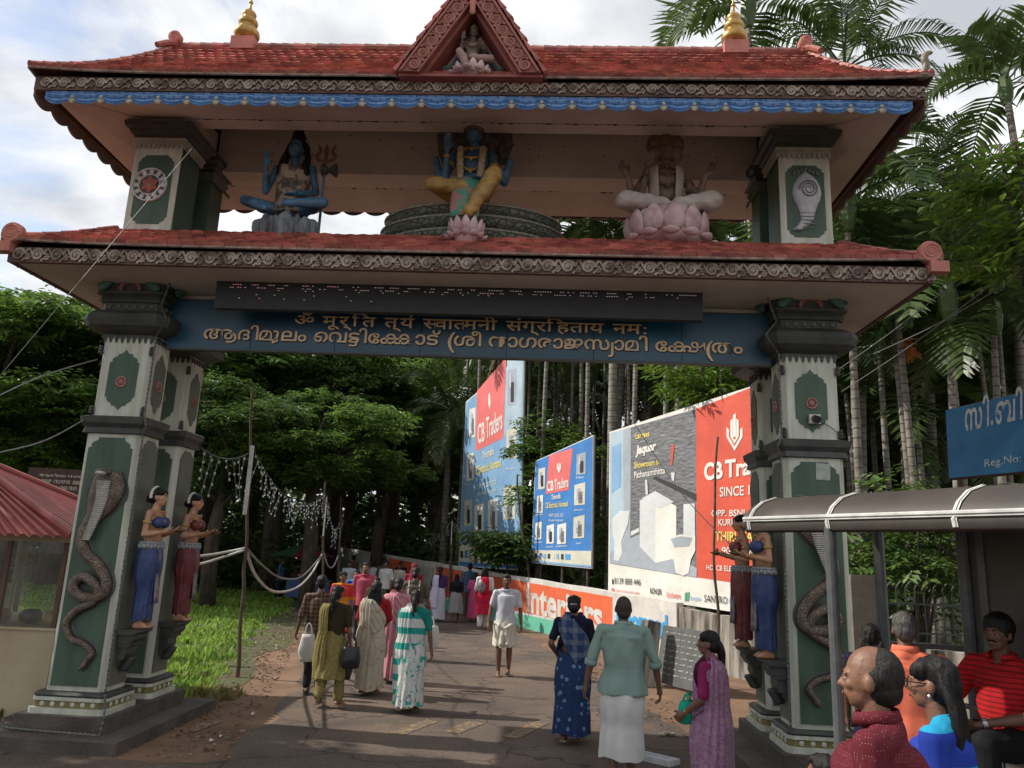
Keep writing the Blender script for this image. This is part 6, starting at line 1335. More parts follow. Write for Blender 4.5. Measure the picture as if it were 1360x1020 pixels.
C_BLUE = cloth('blue_saree', (.018, .045, .125), (.14, .22, .34), 'dot', 11, .27, wid=1); C_BLUP = cloth('blue_grey_pallu', (.03, .06, .16), (.15, .17, .21), 'check', 7, wid=.4); C_NAVY = cloth('navy_blouse', (.012, .012, .035)); C_LIL = cloth('lilac_saree', (.36, .215, .31), (.25, .13, .22), 'blotch', 30, .52); C_MAG = cloth('magenta_blouse', (.24, .018, .10))
C_MAR = cloth('maroon_dotted', (.125, .016, .026), (.34, .20, .18), 'dot', 105, .16, wid=0); C_ORG = cloth('orange_shirt', (.78, .185, .105)); C_RST = cloth('red_striped_shirt', (.52, .018, .022), (.20, .01, .012), 'stripe', 30, wid=.32); C_BTL = cloth('blue_top', (.02, .05, .36), (.02, .30, .52), 'stripe', 4.2, wid=.42); C_DRK = cloth('dark_trouser', (.018, .018, .022)); C_CHK = cloth('checked_shirt', (.075, .045, .032), (.25, .18, .13), 'check', 16, wid=.22); C_ORK = cloth('coral_kurta', (.66, .05, .05), (.62, .22, .02), 'stripe', 2.1, wid=.45); C_PNK = cloth('pink_shirt', (.44, .085, .13)); C_PSR = cloth('pink_saree', (.60, .27, .32)); C_LAV = cloth('lavender_white', (.56, .54, .66)); C_PUR = cloth('purple_top', (.075, .03, .13)); C_BLK = cloth('black_cloth', (.012, .012, .014)); C_GSK = cloth('grey_skirt', (.20, .20, .21), (.30, .30, .31), 'stripe', 40, axis=0); C_BCH = cloth('blue_checked', (.035, .075, .15), (.11, .17, .26), 'check', 14, wid=.3); C_REDK = cloth('red_kurta', (.46, .012, .045)); C_HPK = cloth('hot_pink', (.62, .09, .24)); C_GBP = cloth('grey_backpack', (.21, .19, .18)); C_MRN = cloth('maroon_veil', (.20, .015, .035)); C_GRB = cloth('green_bag', (.01, .36, .24)); C_KHK = cloth('khaki', (.10, .085, .06)); SAND = mat('sandal_tan', (.26, .19, .13), .7); BLKL = mat('black_leather', (.012, .012, .013), .4); GLS = mat('lens_black', (.01, .01, .012), .1); METL = mat('watch_steel', (.45, .44, .42), .3, metal=.8); GOLDJ = mat('gold_jewel', (.60, .38, .10), .3, metal=.8)
def P_(px, py): q = on_ground(px, py); return q.x, q.y
def bangle(o, p, k, m=GOLDJ, d=.03):
    sh, e, w_ = arms(p)[k]; t = (w_ - e).normalized(); mb = MB(); mb.tube([w_ - t * d, w_ - t * (d - .012)], .031, 12); mb.build('bangle', m, o)
# 1 man in white facing us
p = Pose(stride=.10, la=((-.26, -.01, 1.12), (-.285, .05, .88)), ra=((.26, .0, 1.12), (.285, .06, .88)), curl=.7, w=.95)
r = person(*P_(668, 898), 1.68, 182, 'barefoot man in a white polo and folded white mundu walking towards us', p)
o, c, R_ = body(r, p, SKIN['dark'], .0095); hair_short(r, c, R_); face_parts(r, c, R_, 1.0, 1); shirt(r, p, C_POLO, .72, .80, loose=.024); collar(r, C_POLO, 1.456, .070, .9, .028)
skirt(r, p, C_CRM, .50, .98, (.165, .125), (.205, .165), 8, .016, 'mundu')
mb = MB(); mb.ell((0, .165, .80), (.05, .035, .035))
for s in (-1, 1): mb.cap((0, .165, .80), (s * .10, .16, .86), .03, .035); mb.cap((s * .015, .175, .79), (s * .06, .195, .56), .022, .05); mb.cap((s * .1, .16, .86), (s * .17, .08, .90), .035, .02)
fuse(mb, 'knot', C_CRM, r, .010, 2, (.02, 14, 9))
# 2 man in green shirt from behind
p = Pose(stride=.14, ra=((.30, -.02, 1.14), (.345, .03, .90)), la=((-.30, -.01, 1.14), (-.345, .03, .90)), curl=.6, w=1.04, fat=.04)
r = person(1.17, 7.62, 1.70, 2, 'balding man in a sage green shirt and white mundu walking away from us', p)
o, c, R_ = body(r, p, SKIN['dark'], .0085); hair_sides(r, c, R_, mat('cropped_hair', (.062, .048, .040), .6, scale=90, c2=(.022, .018, .016), spec=.3)); shirt(r, p, C_GRN, 1.16, .83, loose=.028, wr=.030, flare=.12); collar(r, C_GRN, 1.455, .074, .4, .036)
mb = MB()
for sh, e, w_ in arms(p): d = (w_ - e).normalized(); q = e + d * .045; mb.tube([q - d * .03, q, q + d * .022, q + d * .02], [.060, .061, .060, .05], 14)
mb.build('rolled_cuff', C_GRN, r, True); skirt(r, p, C_WHT, .28, .99, (.160, .120), (.200, .18), 5, .022, 'mundu', bulge=.032, seed=2)
mb = MB(); mb.tube([V((0, -.135 - .006 * abs(x), 1.335)) + V((x, .03 * abs(x) * 4 * x * x * 20, 0)) for x in np.linspace(-.17, .17, 13)], .003, 5); mb.build('yoke_seam', C_GRN, r)
# 3 woman in the blue saree
def saree(r, p, ms, mp, mbl, sleeve=.6, side=-1, long=.55, hem=.06, seed=0, top=(.165, .125), bot=(.205, .19), front=0, bloc='blouse', edge=None):
    skirt(r, p, ms, hem, 1.04, top, bot, 10, .020, 'saree', seed=seed, front_pleat=1, bulge=.03)
    shirt(r, p, mbl, sleeve, 1.12, loose=.012, name=bloc, vneck=1)
    a0 = -pi / 2
    drape(r, p, mp, [(a0 + (.95 if side < 0 else -.95), 1.02, .16, .01), (a0 + (.35 if side < 0 else -.35), 1.16, .14, .0), (a0 + side * .25, 1.31, .12, .0), (a0 + side * .62, 1.43, .10, .0), (a0 + side * .95, 1.475, .09, .004)], 'pallu', .036, 4, .008, seed=seed)
    if front == 0:      # loose end falling down the back from the shoulder
        drape(r, p, mp, [(a0 + side * .75, 1.45, .10, .012), (a0 + side * .80, 1.25, .12, .016), (a0 + side * .85, 1.0, .13, .026), (a0 + side * .9, .72, .15, .034), (a0 + side * .92, long, .16, .05)], 'pallu', .046, 5, .012, seed=seed + 3)
    a1 = pi / 2         # across the chest
    drape(r, p, mp, [(a1 - side * 1.1, .98, .13, .012), (a1 - side * .5, 1.12, .12, .006), (a1 + side * .1, 1.26, .11, .004), (a1 + side * .55, 1.40, .10, .004), (a1 + side * .95, 1.475, .09, .004)], 'pallu', .040, 4, .007, seed=seed + 5)
p = Pose(stride=.34, la=((-.27, -.10, 1.14), (-.20, .06, 1.00)), ra=((.24, .05, 1.12), (.24, .18, .93)), curl=.6)
r = person(.84, 9.28, 1.60, 8, 'woman in a dark blue printed saree walking away beside the green-shirted man', p); o, c, R_ = body(r, p, SKIN['dark'], .0095)
hair_long(r, c, R_, 'bun'); saree(r, p, C_BLUE, C_BLUP, C_NAVY, .7, -1, .72, .13, 1, (.17, .13), (.225, .20), 1); sandals(r, p, SAND)
mb = MB(); mb.tube([c + R_ @ V((x, -.118 - .02 * cos(x * 20), .02)) for x in np.linspace(-.04, .04, 7)], .008, 6); mb.build('hair_clip', METL, r)
# 4 teal and white saree
p = Pose(stride=.30, la=((-.235, .10, 1.13), (-.16, .24, 1.02)), ra=((.25, -.03, 1.12), (.29, -.02, .88)), curl=.6, lean=.06)
r = person(*P_(541, 946), 1.52, 4, 'woman in a white saree with teal bands and motifs walking away', p); o, c, R_ = body(r, p, SKIN['dark'], .0095); hair_long(r, c, R_, 'tail', length=.12); saree(r, p, C_TEAL, C_TEALP, C_TEALB, .8, -1, .30, .10, 4, (.175, .135), (.215, .20)); sandals(r, p, SAND)
# 5 olive kurta
p = Pose(stride=.30, la=((-.23, .08, 1.13), (-.16, .26, 1.06)), ra=((.25, -.02, 1.12), (.27, .02, .90)), curl=.8)
r = person(*P_(435, 938), 1.53, 14, 'woman in an olive kurta with a dark top and long shawl walking away', p); o, c, R_ = body(r, p, SKIN['brown'], .0095); hair_long(r, c, R_, 'braid', length=.22); trousers(r, p, C_OLV, .04, .10, .075); skirt(r, p, C_OLV, .40, 1.08, (.16, .12), (.225, .185), 6, .018, 'kurta', seed=6); shirt(r, p, C_OLD, .85, 1.0, loose=.018, name='blouse', vneck=1)
a0 = -pi / 2; drape(r, p, C_OLV, [(a0 - .70, 1.45, .08, .012), (a0 - .72, 1.2, .10, .02), (a0 - .75, .9, .12, .03), (a0 - .8, .6, .14, .05), (a0 - .82, .38, .15, .06)], 'shawl', .05, 5, .014, seed=2); sandals(r, p, SAND)
b = bag(None, None, .13, .27, .075, BLKL, .17); b.location = (-1.98, 10.55, .78); tag(b, 'black handbag hanging between the olive and the cream figures', 'bag')
b = bag(None, None, .12, .26, .07, BLKL, .16, seed=4); b.location = (-2.10, 10.75, .60); b.rotation_euler = (0, 0, .5); tag(b, 'smaller black bag carried low by the woman in olive', 'bag')
# 6 cream saree, red blouse
p = Pose(stride=.24, la=((-.245, .03, 1.13), (-.24, .12, .92)), ra=((.23, .08, 1.13), (.16, .22, 1.04)), curl=.8)
r = person(*P_(489, 922), 1.56, 2, 'woman in a cream saree and red blouse with thick loose hair walking away', p); o, c, R_ = body(r, p, SKIN['brown'], .0095); hair_long(r, c, R_, 'loose', length=.10); saree(r, p, C_CSR, C_CSR, C_REDB, .95, -1, .34, .10, 9, (.17, .135), (.215, .19)); sandals(r, p, SAND)
# 7 man in checked shirt
p = Pose(stride=.22, la=((-.25, -.02, 1.13), (-.30, .05, .90)), ra=((.24, .05, 1.12), (.22, .2, .98)), curl=.7)
r = person(*P_(414, 921), 1.62, -14, 'man in a brown checked shirt at the grass edge beside the woman in olive', p); o, c, R_ = body(r, p, SKIN['dark'], .0105); hair_short(r, c, R_); shirt(r, p, C_CHK, 1.1, .80, loose=.026); trousers(r, p, C_DRK, .03); sandals(r, p, BLKL)
b = bag(None, None, .11, .36, .07, C_WHT, .15, seed=2); b.location = (-2.72, 11.2, .84); tag(b, 'white cloth carrier bag hanging by the man in the checked shirt', 'bag')
# 8.. the group coming and going in the lane
p = Pose(stride=.2, curl=.7); r = person(-3.28, 16.0, 1.54, 176, 'woman in a coral red and orange kurta walking towards us', p); o, c, R_ = body(r, p, SKIN['brown'], .0125); hair_long(r, c, R_, 'bun', vox=.012); face_parts(r, c, R_, 1); skirt(r, p, C_ORK, .42, 1.1, (.16, .12), (.22, .18), 6, .016, 'kurta'); shirt(r, p, C_ORK, 1.0, 1.0, loose=.02); trousers(r, p, C_DRK, .04)
p = Pose(stride=.2, w=1.05, curl=.7); r = person(-3.08, 17.4, 1.70, 178, 'man in a pink shirt walking towards us behind the coral kurta', p); o, c, R_ = body(r, p, SKIN['brown'], .0125); hair_short(r, c, R_, vox=.011); face_parts(r, c, R_, 1, 1); shirt(r, p, C_PNK, 1.7, .80, loose=.03); collar(r, C_PNK); trousers(r, p, C_DRK, .03)
p = Pose(stride=.2, curl=.7); r = person(-2.72, 16.8, 1.42, 184, 'boy in a dark top walking towards us beside the pink shirt', p); o, c, R_ = body(r, p, SKIN['dark'], .0125); hair_short(r, c, R_, vox=.011); face_parts(r, c, R_, 1); shirt(r, p, C_KHK, .9, .82, loose=.03); trousers(r, p, C_DRK, .03)
p = Pose(stride=.2, curl=.7); r = person(-3.5, 18.6, 1.5, 180, 'child in a blue shirt half hidden behind the coral kurta', p); o, c, R_ = body(r, p, SKIN['dark'], .0125); hair_short(r, c, R_, vox=.011); face_parts(r, c, R_, 1); shirt(r, p, C_BTL, .9, .82, loose=.03); trousers(r, p, C_DRK, .03)
p = Pose(stride=.25, ra=((.26, -.02, 1.12), (.32, .02, .9)), curl=.7); r = person(-1.70, 12.7, 1.58, 0, 'woman in a pale pink saree walking away ahead of the teal saree', p); o, c, R_ = body(r, p, SKIN['dark'], .011); hair_long(r, c, R_, 'bun', vox=.011); saree(r, p, C_PSR, C_PSR, C_PSR, .7, -1, .45, .1, 3); sandals(r, p, SAND)
p = Pose(stride=.22, ra=((.27, .0, 1.12), (.33, .05, .9)), curl=.7); r = person(-1.72, 15.2, 1.70, 2, 'woman in an olive top with pale shoulder straps walking away', p); o, c, R_ = body(r, p, SKIN['brown'], .012); hair_long(r, c, R_, 'bun', vox=.012); shirt(r, p, C_KHK, .8, .85, loose=.025); skirt(r, p, C_KHK, .2, 1.0, (.16, .12), (.20, .17), 7, .016)
mb = MB(); [mb.tube([V((s * .09, -.125, 1.0)), V((s * .10, -.13, 1.25)), V((s * .10, -.06, 1.47)), V((s * .10, .06, 1.45))], .014, 6) for s in (-1, 1)]; mb.build('strap', C_WHT, r)
b = bag(None, None, .16, .34, .08, C_WHT, .14, seed=7); b.location = (-1.12, 12.3, .92); tag(b, 'white plastic carrier bag beside the pale pink saree', 'bag')
p = Pose(stride=.25, curl=.7); r = person(-2.35, 20.4, 1.66, 0, 'woman with a maroon veil over her head far along the lane', p); o, c, R_ = body(r, p, SKIN['dark'], .014); skirt(r, p, C_MRN, .06, 1.1, (.17, .13), (.2, .18)); shirt(r, p, C_MRN, 1.5, 1.0, loose=.03); mb = MB(); mb.ell(c + V((0, -.02, .01)), (.10, .115, .125)); mb.cap(c + V((0, -.05, -.05)), V((0, -.09, 1.25)), .10, .15); fuse(mb, 'veil', C_MRN, r, .012, 2, (.02, 12, 6))
p = Pose(stride=.2, la=((-.25, .0, 1.13), (-.34, .05, .96)), curl=.7); r = person(*P_(581, 826), 1.55, -4, 'woman in lavender white with a purple top and shawl walking away along the lane', p); o, c, R_ = body(r, p, SKIN['brown'], .013); hair_long(r, c, R_, 'braid', vox=.012, length=.25); skirt(r, p, C_LAV, .10, 1.08, (.16, .12), (.23, .18), 7, .02, 'kurta'); shirt(r, p, C_PUR, .9, 1.05, loose=.018, vneck=1); drape(r, p, C_LAV, [(a0 - .65, 1.45, .08, .012), (a0 - .75, 1.1, .10, .03), (a0 - .9, .7, .12, .06), (a0 - .95, .45, .14, .09)], 'shawl', .05, 4, .012)
p = Pose(stride=.2, curl=.7); r = person(*P_(604, 827), 1.36, 3, 'girl with a black headscarf and grey striped skirt walking away', p); o, c, R_ = body(r, p, SKIN['dark'], .013); skirt(r, p, C_GSK, .36, 1.1, (.17, .13), (.27, .22), 10, .022); shirt(r, p, C_BLK, .9, 1.0, loose=.03); mb = MB(); mb.ell(c + V((0, -.01, .01)), (.098, .11, .125)); mb.cap(c + V((0, -.03, -.08)), V((0, -.06, 1.32)), .10, .17); fuse(mb, 'headscarf', C_BLK, r, .012, 2, (.02, 12, 6))
p = Pose(stride=.2, w=1.06, curl=.7); r = person(*P_(621, 822), 1.66, 2, 'man in a blue checked shirt and dark trousers walking away', p); o, c, R_ = body(r, p, SKIN['dark'], .013); hair_short(r, c, R_, vox=.012); shirt(r, p, C_BCH, 1.0, .80, loose=.03); trousers(r, p, C_KHK, .03)
p = Pose(stride=.2, curl=.7); r = person(*P_(641, 836), 1.62, 2, 'woman in a red kurta with a grey backpack and black scarf walking away', p); o, c, R_ = body(r, p, SKIN['brown'], .013); hair_long(r, c, R_, 'loose', C_BLK, .013, .1); trousers(r, p, C_WHT, .03, .10, .08); skirt(r, p, C_REDK, .42, 1.1, (.17, .13), (.23, .2), 6, .016, 'kurta'); shirt(r, p, C_WHT, 1.2, 1.08, loose=.026); drape(r, p, C_REDK, [(a0 + .1, 1.45, .09, .01), (a0 + .1, 1.2, .10, .015), (a0 + .1, 1.0, .12, .02)], 'shawl', .045, 3, .006)
mb = MB(); mb.ell((-.08, -.20, 1.17), (.12, .075, .16)); mb.ell((-.08, -.24, 1.10), (.09, .055, .09)); bp = fuse(mb, 'backpack', C_GBP, None, .012, 2, (.012, 12, 8)); bp.matrix_world = r.matrix_basis; tag(bp, 'grey backpack worn by the woman in the red kurta', 'backpack')
p = Pose(stride=.2, curl=.7); r = person(*P_(629, 826), 1.40, 0, 'girl in a hot pink dress between the backpack and the checked shirt', p); o, c, R_ = body(r, p, SKIN['brown'], .013); hair_long(r, c, R_, 'tail', vox=.013, length=.2); skirt(r, p, C_HPK, .14, 1.1, (.17, .13), (.25, .22), 8, .02, 'dress'); shirt(r, p, C_HPK, .8, 1.05, loose=.02)
p = Pose(stride=.2, curl=.7); r = person(*P_(652, 822), 1.62, 0, 'person in a pale blue shirt partly hidden behind the red kurta', p); o, c, R_ = body(r, p, SKIN['dark'], .014); hair_short(r, c, R_, vox=.013); shirt(r, p, C_POLO, 1, .82, loose=.03); trousers(r, p, C_DRK, .03)
# lilac saree at the right
p = Pose(stride=.05, la=((-.24, .02, 1.12), (-.20, .20, .97)), ra=((.235, .05, 1.12), (.17, .20, .96)), curl=1.0, head=.25)
r = person(1.80, 6.85, 1.50, -62, 'woman in a lilac patterned saree holding a green plastic bag, facing left', p, -.02); o, c, R_ = body(r, p, SKIN['dark'], .0085); face_parts(r, c, R_, 1); hair_long(r, c, R_, 'tail', length=.30); saree(r, p, C_LIL, C_LIL, C_MAG, .85, -1, .5, .08, 7, (.18, .14), (.21, .19)); bangle(r, p, 0); bangle(r, p, 1)
b = bag(None, None, .10, .17, .07, C_GRB, .07, seed=5); b.location = (1.63, 6.92, .90); b.rotation_euler = (0, 0, .6); tag(b, 'crumpled green plastic bag in the hands of the woman in lilac', 'bag')
# ---- people at the shelter, standing on its raised floor ----
ZP = .20
p = Pose(la=((-.26, .0, 1.12), (-.25, .12, .9)), ra=((.26, .0, 1.12), (.25, .12, .9)), w=1.06, fat=.22, head=.0)
r = person(1.335, 2.85, 1.60, -60, 'balding man in a maroon dotted shirt in the near right corner, in profile', p, ZP); o, c, R_ = body(r, p, SKIN['brown'], .007, jaw=1.06); face_parts(r, c, R_, 1, 0, hairm=HAIRB); hair_sides(r, c, R_, mat('thin_black_hair', (.022, .019, .018), .5, scale=40, c2=(.009, .008, .008), bump=.5, bscale=220, stretch=(1, 1, .15), spec=.3)); shirt(r, p, C_MAR, .95, .80, loose=.03, vox=.009, wr=.026); collar(r, C_MAR, 1.462, .072, .9, .040); trousers(r, p, C_DRK, .03)
p = Pose(head=-.05)
r = person(1.785, 3.27, 1.53, -54, 'woman with long black hair, glasses and a blue and turquoise top beside the maroon shirt', p, ZP); o, c, R_ = body(r, p, SKIN['brown'], .0075); face_parts(r, c, R_, 1); hair_long(r, c, R_, 'loose', length=.52, vox=.007); skirt(r, p, C_BTL, .40, 1.1, (.17, .13), (.22, .18), 6, .016, 'kurta'); shirt(r, p, C_BTL, .9, 1.0, loose=.02, vneck=1); trousers(r, p, C_DRK, .04)
mb = MB()
for s in (-1, 1): mb.tube([c + R_ @ V((s * .034 + .026 * cos(a), .102, -.004 + .019 * sin(a))) for a in np.linspace(0, 2 * pi, 19)], .0028, 5); mb.tube([c + R_ @ V((s * .06, .102, .004)), c + R_ @ V((s * .078, .0, .006))], .0025, 5)
mb.tube([c + R_ @ V((-.009, .106, 0)), c + R_ @ V((.009, .106, 0))], .0025, 5); mb.build('glasses', GLS, r)
mb = MB(); [mb.ell(c + R_ @ V((s * .082, .0, -.048)), (.006, .008, .011), 8, 6) for s in (-1, 1)]; mb.build('earring', METL, r)
p = Pose(la=((-.27, .02, 1.12), (-.28, .10, .90)), ra=((.27, .02, 1.12), (.28, .1, .9)), w=1.08, head=.2)
r = person(2.66, 5.22, 1.59, 24, 'man in an orange shirt seen from behind under the shelter edge', p, ZP); o, c, R_ = body(r, p, SKIN['dark'], .009); hair_short(r, c, R_, HAIRG); shirt(r, p, C_ORG, 1.0, .80, loose=.03, wr=.028); collar(r, C_ORG, 1.46, .074, .4, .04); trousers(r, p, C_DRK, .03)
p = Pose(); r = person(2.90, 6.2, 1.44, 30, 'dark-haired woman mostly hidden behind the orange shirt', p, ZP); o, c, R_ = body(r, p, SKIN['dark'], .012); hair_long(r, c, R_, 'loose', vox=.011); skirt(r, p, C_NAVY, .1, 1.1); shirt(r, p, C_NAVY, .9, 1.0)
p = Pose(); r = person(1.45, 3.62, 1.16, -40, 'child whose black hair shows at the bottom edge beside the shelter post', p, .10); o, c, R_ = body(r, p, SKIN['dark'], .011); hair_short(r, c, R_); shirt(r, p, C_KHK, .9, .8); trousers(r, p, C_DRK)
# seated man with the phone
sit = [(V((-.11, .02, .92)), V((-.17, .46, .96)), V((-.15, .50, .52))), (V((.11, .02, .92)), V((.22, .44, .96)), V((.20, .50, .52)))]
p = Pose(sit=sit, ra=((.30, .10, 1.15), (.20, .37, 1.25)), la=((-.28, .10, 1.13), (-.06, .36, 1.05)), curl=.9, w=1.04, head=.15)
r = person(3.37, 5.34, 1.70, -112, 'seated young man in a red striped shirt holding a phone under the shelter', p, .09); o, c, R_ = body(r, p, SKIN['dark'], .008); face_parts(r, c, R_, 1, 1); hair_short(r, c, R_, vol=1.16); shirt(r, p, C_RST, .85, .84, loose=.03, wr=.024, vneck=1); collar(r, C_RST, 1.455, .074, 1.6, .03); trousers(r, p, C_BLK, .03, .11, .075)
for hip, kn, an in sit: mb = MB(); mb.cap(an, an + V((0, .02, -.40)), .07, .062); mb.cap(an + V((0, .02, -.43)), an + V((0, .16, -.46)), .045, .04); fuse(mb, 'trouser_leg', C_BLK, r, .012, 2)
bangle(r, p, 1, METL)
sh, e, w_ = arms(p)[0]; t = (w_ - e).normalized(); mb = MB(); mb.tube([w_ - t * .05, w_ - t * .025], .033, 14); mb.ell(w_ - t * .037 + V((0, .0, .033)), (.021, .021, .007), 12, 6); mb.build('wrist_watch', METL, r)
mb = MB(); mb.box((-.036, -.006, -.07), (.036, .006, .07)); ph = mb.build('phone', GLS); ph.matrix_world = r.matrix_basis @ M.Translation(V((.17, .47, 1.325))) @ Euler((RD(-50), 0, RD(20))).to_matrix().to_4x4(); tag(ph, 'black phone in the raised hand of the seated man', 'phone')
# distant crowd under the trees
crowd_c = [C_WHT, C_POLO, C_KHK, C_CRM, C_LAV, C_NAVY, C_CHK, C_WHT, C_BCH, C_OLD, C_PSR, C_WHT]
R = random.Random(12); protos = []
for k in range(3):
    p = Pose(stride=.22, curl=.7); r = empty('person', (0, 0, 0)); o, c, R_ = body(r, p, SKIN['dark'], .016); (hair_short if k != 1 else hair_long)(r, c, R_, *((None,) if k != 1 else ('bun',)), vox=.015)
    shirt(r, p, C_WHT, 1.0, .8, loose=.03); (trousers(r, p, C_DRK) if k == 0 else skirt(r, p, C_WHT, .1, 1.02)); protos.append(r)
words = ['white', 'pale blue', 'khaki', 'cream', 'lavender', 'navy', 'checked', 'white', 'blue checked', 'brown', 'pink', 'white']
for i in range(24):
    Y = 25 + i * .95; px = R.uniform(468, 572) - i * .6; q = at(px, 700, Y); r = protos[i % 3] if i < 3 else copy_tree(protos[i % 3]); r.location = (q.x, Y, 0); k = R.uniform(.86, 1.0); r.scale = (k, k, k); r.rotation_euler = (0, 0, R.choice((0, pi)) + R.uniform(-.5, .5)); m = crowd_c[i % 12]
    for ch in r.children:
        if ch.name.startswith(('shirt', 'skirt')):
            if i >= 3: ch.data = ch.data.copy()
            ch.data.materials.clear(); ch.data.materials.append(m if ch.name.startswith('shirt') else (C_WHT if i % 2 else m))
    tag(r, 'person in the distant crowd under the trees at the end of the lane', 'person', 'distant crowd at the end of the lane')
# ---------------- shelter, stall, poles, wires ----------------
SHD_ = V((.42, -.907, 0)); SHN = V((.907, .42, 0)); S0 = V((2.22, 5.32, 0))      # front line of the shelter roof
def Sh(a, b, z): return S0 + SHD_ * a + SHN * b + V((0, 0, z))
SBR = mat('shelter_sheet_brown', (.062, .050, .044), .55, scale=1.6, c2=(.036, .029, .026), bump=.15, bscale=8); SDK = mat('shelter_panel', (.085, .078, .068), .7, scale=1.2, c2=(.05, .046, .041)); STW = mat('white_strap', (.60, .60, .58), .45); SPO = mat('grey_post', (.085, .09, .095), .45, scale=8)
SH = empty('bus_shelter', tuple(S0), 0, 'bus shelter with a curved brown sheet roof and white straps', 'shelter')
def s(a, b, z): return Sh(a, b, z) - S0
prof = [(-.0, 2.335), (-.01, 2.38), (.0, 2.42), (.05, 2.49), (.14, 2.555), (.28, 2.60), (.50, 2.625), (.90, 2.63), (1.45, 2.58), (1.50, 2.56)]
mb = MB(); outer = [V((b, 0, z)) for b, z in prof]
AS = [-.80, -.5, .3, 1.2, 2.4, 4.2]
mb.rings([[s(a, b, z) for b, z in prof] + [s(a, b + .012 if i < 3 else b, z - .018) for i, (b, z) in reversed(list(enumerate(prof)))] for a in AS]); mb.build('roof', SBR, SH, True)
mb = MB(); mb.rings([[s(-.80 - d, b * k + .6 * (1 - k), 2.335 + (z - 2.335) * k) for b, z in prof] for d, k in ((.0, 1), (.05, .97), (.09, .90))], True, True); mb.build('roof_end', SBR, SH, True)
for a in (-.75, .02, .95, 2.1):
    mb = MB(); mb.rings([[s(a + da, b - .006 * (i < 5), z + .006) for i, (b, z) in enumerate(prof)] for da in (-.018, .018)], False, False); mb.rings([[s(a + da, b - .012 * (i < 5), z + .012) for i, (b, z) in enumerate(prof)] for da in (-.006, .006)], False, False); mb.build('strap', STW, SH)
mb = MB(); mb.tube([s(a, -.018, 2.425) for a in (-.8, 4.2)], .013, 6); mb.tube([s(a, -.016, 2.405) for a in (-.8, 4.2)], .006, 6); mb.build('edge_strip', STW, SH)
for a in (0, 3.6): mb = MB(); mb.tube([s(a, .03, .1), s(a, .03, 2.44)], .038, 12); mb.build('post', SPO, SH)
for a in (-.75, .0): mb = MB(); mb.tube([s(a, 1.42, .1), s(a, 1.42, 2.56)], .045, 10); mb.build('post', SPO, SH)
mb = MB(); mb.box((0, 0, 0), (0, 0, 0)) if False else None
mb.rings([[s(a, b, z) for b, z in ((1.44, .2), (1.50, .2), (1.50, 2.55), (1.44, 2.55))] for a in (.02, 4.2)]); mb.build('back_panel', SDK, SH)
mb = MB(); mb.rings([[s(a, b, z) for b, z in ((1.425, .2), (1.439, .2), (1.439, 2.55), (1.425, 2.55))] for a in (.10, .16)]); mb.rings([[s(a, b, z) for b, z in ((1.425, 1.35), (1.439, 1.35), (1.439, 1.37), (1.425, 1.37))] for a in (.16, 4.2)]); mb.build('panel_rib', SPO, SH)
mb = MB(); mb.rings([[s(a, b, z) for b, z in ((.95, .62), (1.36, .62), (1.36, .66), (.95, .66))] for a in (-.55, 3.4)]); mb.build('bench_seat', mat('bench_steel', (.22, .22, .22), .4, metal=.5), SH)
mb = MB(); mb.tube([s(a, 1.38, 1.12) for a in (-.75, 3.4)], .02, 8); mb.build('bench_back', SPO, SH)
for a in (-.4, 1.3, 3.0): mb = MB(); mb.box(tuple(s(a, 1.15, .2) - V((.03, .03, 0))), tuple(s(a, 1.15, .62) + V((.03, .03, 0)))); mb.build('bench_leg', SPO, SH)
PAV = mat('pavement_stone', (.16, .14, .125), .9, scale=1.3, c2=(.09, .078, .07), bump=.5, bscale=30)
mb = MB(); mb.rings([[Sh(a, b, z) for a, b in ((-1.35, -.75), (6.5, -.75), (6.5, 3.5), (-1.35, 3.5))] for z in (-.1, .2)]); tag(mb.build('pavement', PAV), kind='structure')
# railing behind the shelter
def railing(x0, x1, Y, ztop, zbot):
    r = empty('iron_railing', (x0, Y, 0), RD(-4), 'black iron railing with bent tips on a low dark wall right of the gate', 'railing'); n = int((x1 - x0) / .13)
    for k in range(n + 1):
        x = .13 * k; mb = MB(); mb.tube(smooth_path([V((x, 0, zbot)), V((x, 0, ztop - .25)), V((x, -.02, ztop - .08)), V((x + .05, -.05, ztop))], 4), .011, 6); mb.build('bar', DRK, r)
    for z in (zbot + .12, ztop - .32): mb = MB(); mb.box((-.05, -.012, z), (x1 - x0 + .1, .012, z + .03)); mb.build('rail', DRK, r)
    mb = MB(); mb.box((-.1, -.1, -.1), (x1 - x0 + .2, .12, zbot)); mb.build('low_wall', mat('mossy_wall', (.05, .046, .04), .9, scale=3, c2=(.02, .02, .018)), r)
a, b_ = at(1130, 800, 11.4), at(1262, 800, 11.4); railing(a.x, b_.x + .6, 11.4, at(1180, 772, 11.4).z, at(1180, 852, 11.4).z)
q = at(1145, 770, 11.2); mb = MB(); mb.rings([[V((x, y, z)) for x, y in ((-.19, -.06), (.19, -.06), (.19, .06), (-.19, .06))] for z in (0, .85 * q.z + .35)]); o = mb.build('concrete_gatepost', mat('post_concrete', (.20, .175, .14), .9, scale=3, c2=(.12, .10, .08), bump=.4)); o.location = (q.x, 11.2, 0); tag(o, 'grey brown concrete post at the left end of the iron railing', 'post')
